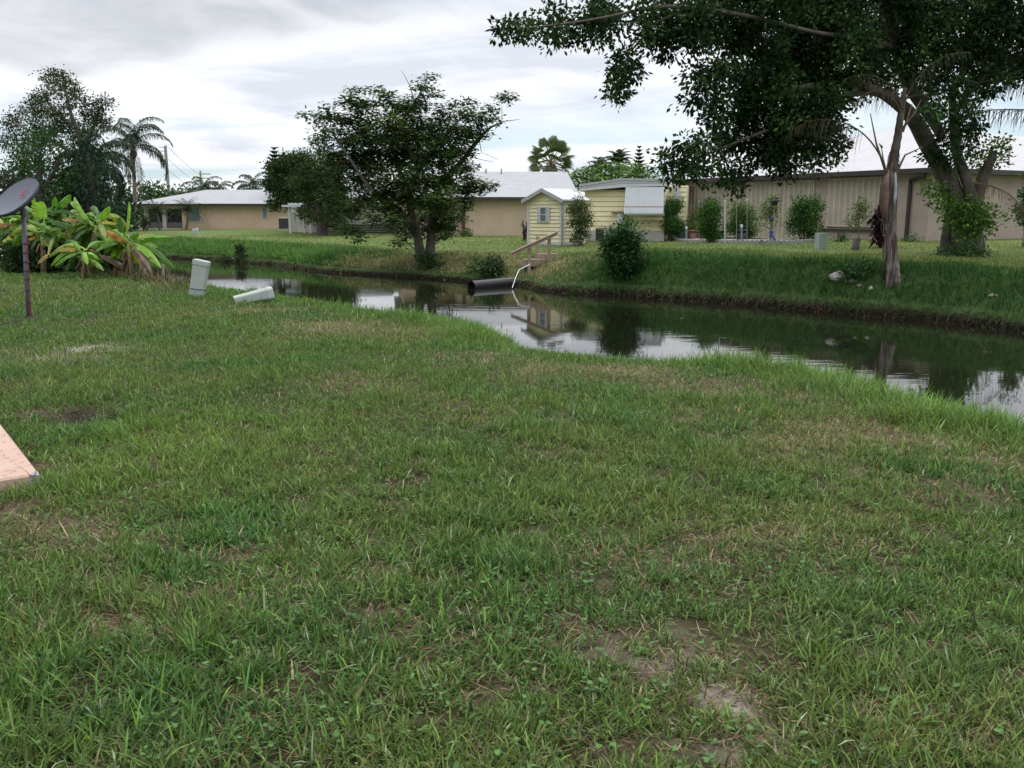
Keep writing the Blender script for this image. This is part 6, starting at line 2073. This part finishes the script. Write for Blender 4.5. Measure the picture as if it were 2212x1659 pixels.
def young_tree(label, x, y, top, fol, cols, ties=True, seed=1, braces=False, r=.03):
    g = G(x, y); D = g.y; rg = np.random.default_rng(seed)
    t = thing('young_tree', label, 'young tree', g)
    q = P(x + (2 if braces else 0), top, D)
    nb = NB(); nb.tube([g - V3(0, 0, .1), g.lerp(q, .5) + V3(.02, 0, 0), q], [r, r * .8, r * .3], 7, BR['grey']); nb.build('trunk', BARK, t)
    c = NB(); cl = []
    for (fx, fy, fr) in fol:
        ce = P(fx, fy, D); rm = fr * M(D)
        n = max(3, int(16 * rm * rm / .09))
        cl.append(np.array(ce) + unit(rg.normal(0, 1, (n, 3))) * rg.uniform(.1, 1, (n, 1)) * rm)
        w = g.lerp(q, .6); nb2 = NB()
    cl = np.concatenate(cl)
    leaf_cloud(c, cl, 22, np.array([.11, .11, .1]), .10, cols, .35, 0, .42, .3, .05, rg)
    wd = NB()
    for ce in cl[::2]:
        ce = Vector(ce); u = min(.95, max(.3, (ce.z - g.z) / max(q.z - g.z, .1) - .12)); a = g.lerp(q, u)
        wd.tube([a, a.lerp(ce, .5) + V3(0, 0, .05), ce], [.012, .009, .004], 4, BR['grey'], False)
    wd.build('branch', BARK, t); c.build('crown', LEAF, t)
    if ties:
        stk = NB(); s0 = g + V3(.07, -.07, -.1); s1 = g.lerp(q, .8) + V3(.07, -.07, 0); stk.tube([s0, s1], .022, 6); stk.build('stake', BLUE if not braces else GALV, t)
        for u in ((.14, .26, .42, .55, .66) if not braces else (.20, .30, .62)):
            z = g.lerp(q, u); k = NB(); k.lathe((z.x + .03, z.y - .03, z.z), [(.05, -.05), (.10, -.03), (.10, .03), (.05, .05)], 9); k.build('tie', BLUE, t)
    if braces:
        for dx in (-40, 20, 16):
            k = NB(); f = P(x + dx * .75, y - 6, D + (.3 if dx == 20 else 0)); f.z = tz(f.x, f.y); k.tube([f, g.lerp(q, .32)], .02, 5); k.build('brace', GALV if dx < 0 else BLUE, t)
    return t


young_tree('young tree with blue stake and ties standing before the yellow shed', 1253, 531, 428, [(1245, 450, 20), (1262, 445, 14), (1255, 470, 22), (1268, 480, 14), (1240, 480, 14), (1252, 500, 18), (1262, 505, 12), (1244, 516, 12), (1248, 432, 10), (1230, 455, 8), (1275, 470, 8), (1252, 524, 9)], [(.075, .105, .035), (.06, .09, .03), (.095, .12, .04)], True, 3)
young_tree('thin young tree on blue braces in front of the long shutter', 1664, 527, 440, [(1668, 428, 9), (1660, 447, 12), (1672, 455, 10), (1652, 462, 11), (1664, 472, 12), (1645, 480, 9), (1676, 440, 8), (1662, 435, 8)], YG, True, 4, True)
young_tree('pale leaved young tree growing from a stump beside the purple plant', 1854, 540, 440, [(1862, 440, 12), (1856, 450, 12), (1868, 450, 9), (1850, 470, 10), (1862, 466, 8), (1845, 482, 6)], [(.13, .17, .06), (.10, .14, .05)], False, 5)
# black hanging basket in the thin tree
g = P(1674, 436, 36.8)
t = thing('hanging_basket', 'round black basket hung in the thin braced tree', 'basket', g)
nb = NB(); nb.lathe(g, [(.02, -.14), (.10, -.11), (.15, 0), (.16, .06), (.02, .05)], 12); nb.build('bowl', BLACKP, t, True)
nb = NB(); leaf_cloud(nb, [(g.x, g.y, g.z + .1)], 24, [.08, .08, .06], .10, DRK, -.3); nb.build('foliage', LEAF, t)
nb = NB(); nb.tube([g + V3(0, 0, .05), g + V3(0, .05, .35)], .008, 4); nb.build('hanger', BLACKP, t)
# stump of the young tree
g = G(1853, 541); nb = NB()
t = thing('tree_stump', 'short grey stump at the foot of the pale young tree', 'stump', g)
g2 = g + V3(0, .25, 0)
nb.tube([g2 - V3(0, 0, .15), g2 + V3(.02, 0, .2), g2 + V3(.05, 0, .42)], [.16, .13, .14], 10, (.14, .125, .11)); nb.build('trunk', BARK, t, True)
nb = NB(); nb.lathe((g2.x + .05, g2.y, g2.z + .43), [(.13, 0), (.13, .012), (.01, .014)], 10, (.20, .17, .13)); nb.build('cut_face', BARK, t)


def cordyline(label, x, y, w, h, D, col, seed, n=70):
    rg = np.random.default_rng(seed)
    g = V3(P(x, y, D).x, D, 0); g.z = tz(g.x, g.y)
    t = thing('purple_plant', label, 'shrub', g, 'purple leaved plants')
    H, W = h * M(D), w * M(D)
    wd = NB(); nb = NB()
    for k in range(5):
        top = g + V3(rg.uniform(-.3, .3) * W, rg.uniform(-.3, .3) * W, H * rg.uniform(.7, .9))
        wd.tube([g + V3(rg.uniform(-.1, .1), rg.uniform(-.1, .1), -.1), top], [.03, .02], 5, (.08, .06, .05), False)
        for j in range(n // 2):
            u = rg.uniform(.12, 1.0); o = g.lerp(top, u); az = rg.uniform(0, 6.28); el = rg.uniform(-.5, 1.1)
            L = rg.uniform(.3, .55) * (W / .9)
            d = V3(math.cos(az) * math.cos(el), math.sin(az) * math.cos(el), math.sin(el)); s = V3(-math.sin(az), math.cos(az)) * L * .11
            m = o + d * L * .6; e = o + d * L - V3(0, 0, L * .3)
            nb.add([o - s * .3, o + s * .3, m + s, m - s, e], [[0, 1, 2, 3]], np.array(col) * rg.uniform(.5, 1.5))
            nb.add([m - s, m + s, e], [[0, 1, 2]], np.array(col) * rg.uniform(.5, 1.5))
    wd.build('stem', BARK, t); nb.build('foliage', LEAF, t)


cordyline('tall dark purple leaved plant behind the ragged palm trunk', 1899, 528, 58, 92, 33.5, (.035, .016, .026), 3, 110)
cordyline('reddish purple plant at the corner of the yellow shed', 1134, 495, 18, 46, 52, (.06, .022, .035), 4, 60)
# bird of paradise like leaf at the corner of the bed
shrub('leaning yellowish strap leaved plant at the yellow home wall', 1434, 519, 26, 36, cols=[(.17, .20, .06), (.11, .15, .05)], leaf=.42, per=3, n=5, aspect=.14, seed=12, name='strap_plant')

# bank shrubs
shrub('dark rounded shrub growing on the bank below the air conditioners', 1345, 596, 96, 100, cols=[(.024, .070, .020), (.034, .088, .024), (.018, .054, .018)], leaf=.13, per=44, n=170, clump=.26, seed=21, base_open=.02, taper=.6, flat=.4)
shrub('feathery sprigs rising from the top of the dark bank shrub', 1352, 560, 50, 74, D=33.2, cols=[(.07, .13, .04), (.05, .11, .04)], leaf=.10, per=16, n=22, clump=.2, seed=22, name='sprig', base_open=.7)
shrub('low dark weedy shrub on the bank above the drain pipe', 1064, 598, 62, 40, cols=[(.035, .07, .026), (.03, .055, .024), (.05, .085, .03)], leaf=.13, per=34, n=44, seed=23, base_open=.0, taper=.6)
shrub('small green weed patch left of the drain pipe shrub', 1030, 590, 40, 30, cols=[(.06, .12, .035), (.05, .10, .03)], leaf=.12, per=24, n=16, seed=24, base_open=.0, taper=.6)
shrub('dark bush overhanging the water opposite the leaning pedestal', 518, 566, 16, 36, cols=[(.03, .05, .022), (.04, .065, .025)], leaf=.14, per=30, n=16, seed=25, base_open=.0, clump=.22)
shrub('low brushy bush at the water edge beside the dark overhanging one', 488, 567, 30, 12, cols=[(.05, .065, .03), (.045, .045, .028)], leaf=.14, per=24, n=12, seed=26, base_open=.0, clump=.18)
shrub('creeping vine patch on the bank beside the big rock', 1850, 600, 60, 34, cols=[(.035, .085, .03), (.05, .11, .035)], leaf=.12, per=26, n=26, seed=27, base_open=.0, name='vine_patch')
shrub('thin shrub by the rusty downspout of the sand bungalow', 972, 507, 40, 44, D=60, cols=GRN, leaf=.14, per=22, n=22, seed=28, clump=.3)
shrub('low weed clump at the foot of the rusty downspout', 1006, 508, 36, 14, D=59.5, cols=GRN, leaf=.14, per=26, n=12, seed=29, base_open=0)
shrub('small weed clump at the foot of the dark downspout', 1968, 520, 26, 10, D=38.5, cols=GRN, leaf=.09, per=26, n=7, seed=30, base_open=0, name='weed_clump')
shrub('round planted bush at the porch post of the peach bungalow', 315, 495, 22, 26, D=83.5, cols=[(.10, .12, .05), (.08, .10, .04)], leaf=.18, per=30, n=18, seed=31, clump=.3)
shrub('leafy sapling cut by the frame edge on the far bank', 2207, 548, 46, 150, D=33, cols=[(.05, .10, .03), (.07, .13, .035)], leaf=.12, per=30, n=50, seed=32, base_open=.25, taper=1.0, name='sapling', cat='sapling')
shrub('weeds round the foot of the sprouting trunk', 2080, 553, 110, 20, cols=[(.035, .075, .025), (.05, .10, .03)], leaf=.12, per=24, n=34, seed=34, base_open=0, clump=.2)
shrub('weeds against the foot of the bank below the broad tree', 925, 582, 60, 34, cols=[(.03, .07, .026), (.04, .08, .03)], leaf=.14, per=26, n=28, seed=33, base_open=0)


# ------------------------------------------------------------------ banana plants
BZ = lambda x, y: (x / 3.687 * .73733, (500 + y / 3.687) * .73733)
GREEN = (.125, .27, .036); LIGHT = (.23, .41, .055); DKG = (.06, .145, .028); YEL = (.48, .42, .05); ORG = (.42, .22, .045); BRN = (.17, .115, .075); PALE = (.34, .38, .13); YGR = (.26, .33, .05)


def banana_leaf(t, a, b, arch, width, col, D, seed, roll=0.0, torn=.35, doff=0.0, tipdroop=.0, da=0.0):
    """blade from photo point a to tip b, both in the zoomed frame"""
    rg = np.random.default_rng(seed)
    A = P(*BZ(*a), D + da); B = P(*BZ(*b), D + doff)
    L = (B - A).length
    width *= .95 if abs(roll - .15) < .01 else .74
    mid = A.lerp(B, .5) + V3(0, 0, arch * 1.3 * L)
    N_ = 18; pts = []
    for k in range(N_ + 1):
        u = k / N_
        pts.append(A * (1 - u) ** 2 + mid * 2 * u * (1 - u) + B * u * u)
    nb = NB()
    stalk = .17
    col = np.array(col, float)
    mcol = np.minimum(col * 1.5 + .05, .6) if col[0] < .3 else col * .9
    nb.tube(pts, [.020 * (1 - .85 * k / N_) + .002 for k in range(N_ + 1)], 5, mcol * .9, False)
    view = V3(0, -math.cos(TH), math.sin(TH))
    for sg in (-1, 1):
        k = int(stalk * N_) + 1
        seg = 0
        while k < N_:
            step = int(rg.integers(1, 3)) if rg.random() < torn else int(rg.integers(3, 6))
            k1 = min(N_, k + step)
            jit = rg.normal(0, .16)
            ring = []
            for q in range(k, k1 + 1):
                u = (q / N_ - stalk) / (1 - stalk)
                u = max(0, u)
                w = width * 1.05 * min(1, (u / .14 + .02)) ** .6 * (1 if u < .72 else max(.03, (1 - u) / .28) ** .55) * .5
                if q in (k, k1) and k1 < N_ and q == k1: w *= .97
                tn = (pts[min(q + 1, N_)] - pts[max(q - 1, 0)]).normalized()
                s = tn.cross(V3(0, 0, 1))
                if s.length < .25: s = tn.cross(view)
                s.normalize()
                nrm = s.cross(tn)
                s2 = s * math.cos(roll) + nrm * math.sin(roll)
                n2 = s2.cross(tn)
                f = .35 + jit * .5
                e1 = pts[q] + (s2 * sg * math.cos(f) - V3(0, 0, .2) * math.sin(f)) * w * .5 + n2 * .05 * w
                e2 = pts[q] + (s2 * sg * math.cos(f + .3) - (n2 if n2.z > 0 else -n2) * math.sin(f + .35)) * w + tn * w * .12 * (1 + jit)
                ring.append((pts[q], e1, e2))
            c = col * rg.uniform(.82, 1.18)
            for r0, r1 in zip(ring[:-1], ring[1:]):
                edge = c * .92
                nb.add([r0[0], r1[0], r1[1], r0[1]], [[0, 1, 2, 3]], c)
                cc = np.array([c, c, edge, edge])
                if rg.random() < .12 and col[0] < .3: cc = np.array([c, c, np.array(BRN), np.array(BRN)])
                nb.add([r0[1], r1[1], r1[2], r0[2]], [[0, 1, 2, 3]], cc)
            k = k1
    nb.build('leaf', BANANA, t, True)


def banana(label, base, crown, D, leaves, fill, seed, r=.09):
    rg = np.random.default_rng(seed)
    bp = P(*BZ(*base), D); bp.z = tz(bp.x, bp.y)
    cp = P(*BZ(*crown), D)
    t = thing('banana_plant', label, 'banana plant', bp, 'banana plants along the near bank')
    nb = NB(); nb.tube([bp - V3(0, 0, .15), bp.lerp(cp, .5) + V3(.03, 0, 0), cp], [r, r * .75, r * .4], 9, np.array([C(.13, .09, .05), C(.17, .15, .06), C(.20, .26, .07)]))
    for k in range(14):
        az = rg.uniform(0, 6.28); u = rg.uniform(.1, .9); q = bp.lerp(cp, u) + V3(math.cos(az), math.sin(az)) * r * .9
        e = q + V3(math.cos(az) * .12, math.sin(az) * .12, -rg.uniform(.15, .5)); w = V3(-math.sin(az), math.cos(az)) * .04
        nb.quad(q - w, q + w, e + w * .4, e - w * .4, np.array(BRN) * rg.uniform(.5, 1.1))
    nb.build('pseudostem', BARK, t, True)
    for i, lf in enumerate(leaves):
        a, b, arch, w, col = lf[:5]
        kw = lf[5] if len(lf) > 5 else {}
        banana_leaf(t, a, b, arch, w, col, D, seed * 50 + i, **kw)
    for i in range(int(fill * 3.4)):
        an = rg.uniform(0, 2 * PI); R = rg.uniform(220, 470)
        b = (crown[0] + math.cos(an) * R * .9, crown[1] - abs(math.sin(an)) * R * .35 + rg.uniform(0, 260))
        banana_leaf(t, (crown[0] + rg.uniform(-50, 50), crown[1] + rg.uniform(-40, 90)), b, rg.uniform(.15, .5), rg.uniform(.24, .36), [DKG, GREEN, GREEN, LIGHT, LIGHT, YGR][rg.integers(0, 6)], D, seed * 50 + 30 + i, rg.uniform(-.5, .5), .4, rg.uniform(.0, 1.1))


BD = 23.0
banana('banana plant with an orange leaf and long green leaves reaching over the water', (1400, 1150), (1385, 790), 22.6,
       [((1400, 790), (1832, 718), .10, .30, GREEN, dict(roll=.5)), ((1410, 795), (1740, 1046), .25, .36, LIGHT, dict(doff=-.4)), ((1440, 790), (1885, 1044), .25, .36, (.12, .26, .035), dict(doff=.2)), ((1400, 800), (1637, 1102), .18, .34, BRN, dict(doff=-.6, torn=.7)), ((1400, 795), (1140, 645), .10, .36, ORG, dict(roll=.4, torn=.6, doff=-.3)), ((1365, 700), (1392, 335), .0, .20, LIGHT, dict(roll=.9)), ((1345, 720), (1305, 500), .0, .34, DKG, dict(roll=.6)), ((1380, 790), (1010, 890), .30, .36, GREEN, dict(doff=-.3)), ((1420, 850), (1535, 1030), .15, .22, YEL, dict(doff=.3)), ((1390, 760), (1480, 660), .05, .3, GREEN, dict(roll=.5)), ((1420, 770), (1660, 690), .12, .22, YGR, dict(doff=.6)), ((1400, 850), (1300, 1100), .15, .30, BRN, dict(torn=.8))], 5, 3)
banana('banana plant with huge upright leaf and small yellow leaves, middle of the clump', (985, 1080), (1040, 590), 23.4,
       [((1000, 600), (808, 285), -.06, .46, LIGHT, dict(roll=-.5)), ((1045, 560), (1185, 388), .05, .30, LIGHT, dict(roll=.7)), ((1060, 570), (1262, 572), .14, .24, YEL), ((1070, 580), (1142, 738), .25, .26, PALE, dict(doff=-.5)), ((1060, 575), (1215, 655), .25, .30, GREEN), ((900, 575), (668, 525), .16, .28, (.34, .24, .10), dict(torn=.6)), ((1000, 600), (860, 520), .2, .30, GREEN), ((1040, 640), (1290, 760), .16, .36, DKG), ((1020, 600), (780, 330), .05, .40, GREEN, dict(roll=-.7, doff=.7)), ((985, 640), (790, 760), .25, .40, DKG), ((980, 940), (1375, 1080), .22, .34, BRN, dict(torn=.8, doff=-.5)), ((1010, 640), (1180, 880), .2, .38, DKG, dict(doff=.5)), ((1020, 620), (860, 870), .18, .38, DKG, dict(doff=.5))], 7, 4)
banana('banana plant with a broad upright leaf right behind the dish pole', (455, 960), (450, 700), 23.8,
       [((480, 570), (455, 332), .0, .52, LIGHT, dict(roll=.15)), ((590, 705), (300, 525), .16, .40, GREEN, dict(doff=-.4)), ((600, 730), (520, 915), .35, .16, PALE, dict(doff=-.5)), ((420, 690), (235, 690), .2, .32, YGR), ((500, 560), (785, 605), .14, .36, DKG), ((450, 700), (705, 612), .2, .36, GREEN), ((420, 720), (300, 745), .2, .26, ORG), ((470, 700), (640, 830), .2, .36, DKG), ((450, 700), (330, 860), .2, .36, DKG), ((470, 760), (560, 820), .2, .28, YGR), ((600, 700), (690, 690), .2, .36, GREEN)], 6, 5)
banana('banana plant at the back with narrow upright leaves beside the dish rim', (400, 900), (400, 470), 25.6,
       [((410, 480), (352, 215), .02, .26, LIGHT, dict(roll=.8)), ((560, 470), (592, 285), .0, .24, GREEN, dict(roll=.6)), ((590, 430), (755, 258), .02, .34, GREEN, dict(roll=.5)), ((390, 480), (235, 370), .1, .34, GREEN, dict(roll=.4)), ((400, 480), (640, 480), .2, .34, DKG), ((400, 480), (200, 560), .2, .34, DKG), ((560, 480), (700, 430), .2, .30, GREEN), ((500, 480), (830, 480), .25, .32, DKG)], 5, 6)
banana('short banana plant at the front edge of the clump with a yellow brown leaf', (890, 1090), (885, 890), 22.0,
       [((890, 890), (615, 868), .22, .30, (.36, .27, .05), dict(torn=.5)), ((890, 890), (588, 1030), .20, .26, GREEN, dict(doff=-.2)), ((900, 890), (945, 1015), .3, .22, LIGHT, dict(doff=-.4)), ((960, 960), (1122, 1080), .18, .20, GREEN, dict(doff=-.3)), ((540, 905), (405, 1005), .2, .22, (.28, .22, .06), dict(doff=-.2)), ((880, 890), (800, 760), .1, .2, LIGHT, dict(roll=.8)), ((900, 880), (700, 960), .15, .26, DKG)], 4, 7, .06)
banana('banana plant partly outside the frame with a yellow tipped leaf', (60, 890), (100, 640), 25.0,
       [((185, 690), (8, 800), .18, .26, (.38, .42, .06), dict(doff=-.5)), ((150, 600), (-60, 575), .08, .34, (.34, .17, .06), dict(torn=.6)), ((220, 500), (10, 490), .12, .32, GREEN), ((160, 650), (-20, 700), .2, .34, DKG), ((120, 640), (300, 620), .2, .36, GREEN), ((110, 640), (60, 420), .05, .34, GREEN, dict(roll=.5)), ((110, 640), (250, 800), .2, .36, DKG), ((110, 640), (-60, 840), .2, .36, DKG), ((110, 640), (120, 850), .2, .36, DKG)], 6, 8)
banana('banana plant at the back of the clump low between the others', (740, 960), (720, 560), 25.8,
       [((720, 560), (640, 400), .05, .40, GREEN, dict(roll=.5)), ((720, 560), (900, 450), .1, .36, YGR, dict(roll=.3)), ((720, 570), (900, 700), .2, .4, DKG), ((720, 570), (560, 700), .2, .4, GREEN), ((720, 560), (760, 760), .2, .4, DKG), ((700, 560), (560, 520), .2, .36, GREEN), ((830, 740), (825, 850), .3, .1, LIGHT)], 6, 9)

for i, (x, y, w, h, lab) in enumerate(((40, 560, 90, 60, 'dark low undergrowth shrub behind the dish pole'), (110, 575, 90, 70, 'dark low shrub under the broad upright banana leaf'), (170, 592, 80, 56, 'dark low shrub at the foot of the short front banana plant'), (225, 600, 70, 60, 'dark low shrub between the middle banana plant and the orange leaf'), (70, 548, 120, 90, 'big dark shrub deep inside the banana clump'), (150, 560, 110, 90, 'second big dark shrub deep inside the banana clump'))):
    shrub(lab, x, y, w, h, D=24.5 if h < 80 else 26.5, cols=[(.035, .065, .022), (.05, .085, .026), (.025, .045, .018)], leaf=.16, per=30, n=46, seed=60 + i, base_open=.0, clump=.28, group='shrubs under the banana plants')

# dry litter and low growth under the clump
nb = NB(); n = 3000
xx, yy = [], []
for _ in range(n):
    px, py = RNG.uniform(0, 290), RNG.uniform(0, 1)
    g = BZ(RNG.uniform(200, 1500), 0)
tx = RNG.uniform(18.5, 33, n); ss = snear(tx) - RNG.uniform(-.9, 1.2, n)
x_, y_ = xy(ss, tx)
keep = (x_ / y_ > -.66) & (x_ / y_ < -.355)
x_, y_ = x_[keep], y_[keep]; n = len(x_)
col = np.array([C(.10, .07, .04), C(.05, .035, .022), C(.16, .11, .06), C(.06, .09, .03)])[RNG.integers(0, 4, n)] * RNG.uniform(.6, 1.2, (n, 1))
blades(nb, x_, y_, terr(x_, y_), RNG.uniform(.12, .45, n), RNG.uniform(.01, .035, n), RNG.uniform(0, 6.28, n), RNG.uniform(.2, 1.3, n), RNG.uniform(.2, 1.4, n), col, 2)
tag(nb.build('leaf_litter', GRASS), 'brown dead leaves and low growth under the banana plants', 'leaf litter', kind='stuff')

# wooden sticks in the water beyond the banana plants
for (x, y0, y1, lab) in ((305, 575, 606, 'grey wooden stake leaning at the water edge under the banana leaves'), (312, 572, 604, 'second grey wooden stake touching the first under the banana leaves'), (352, 570, 592, 'lone short grey stake standing in the water')):
    g = P(x, y1, 24.5); tp = P(x - 1, y0, 24.5); nb = NB(); nb.tube([g - V3(0, 0, .6), tp], .045, 7)
    tag(nb.build('wooden_stake', WOOD), lab, 'stake')

# seed heads over the water
for (x, y, tx_, ty, lab, sp) in ((2113, 880, 2112, 775, 'tall grass stalk with curled seed head before the bright reflection', 26), (1960, 850, 1975, 748, 'thin leaning grass stalk with forked tip over the dark water', 0), (1735, 770, 1735, 735, 'short seeding grass stalk by the water edge', 0), (1815, 790, 1822, 745, 'seeding grass stalk with feathery tip', 0), (2145, 890, 2160, 830, 'seeding grass stalk beside the bright reflection', 0)):
    g = G(x, y); D = g.y; tp = P(tx_, ty, D)
    nb = NB(); nb.tube([g - V3(0, 0, .03), g.lerp(tp, .5) + V3(.02, 0, .03), tp], [.004, .0035, .002], 5, (.20, .26, .10), False)
    rg = random.Random(x)
    if sp:
        for dx0, dy0, dx1, dy1 in ((-16, -14, -30, -18), (-4, -14, -10, -22), (2, -12, 4, -22), (10, 4, 24, -4), (22, -8, 16, -24)):
            nb.tube([tp, P(tx_ + dx0 * .6, ty + dy0 * .2 + 4, D), P(tx_ + dx0, ty + dy0 * .5, D), P(tx_ + dx1 * .9, ty + dy1, D)], [.003, .004, .004, .002], 5, (.26, .28, .15), False)
    else:
        for k in range(4):
            nb.tube([g.lerp(tp, .82 + k * .045), g.lerp(tp, 1 + k * .02) + V3(rg.uniform(-.12, .12), 0, rg.uniform(.02, .10))], [.004, .002], 4, (.24, .25, .13), False)
    tag(nb.build('grass_stalk', LEAF), lab, 'grass stalk', 'seeding grass stalks at the near water edge')
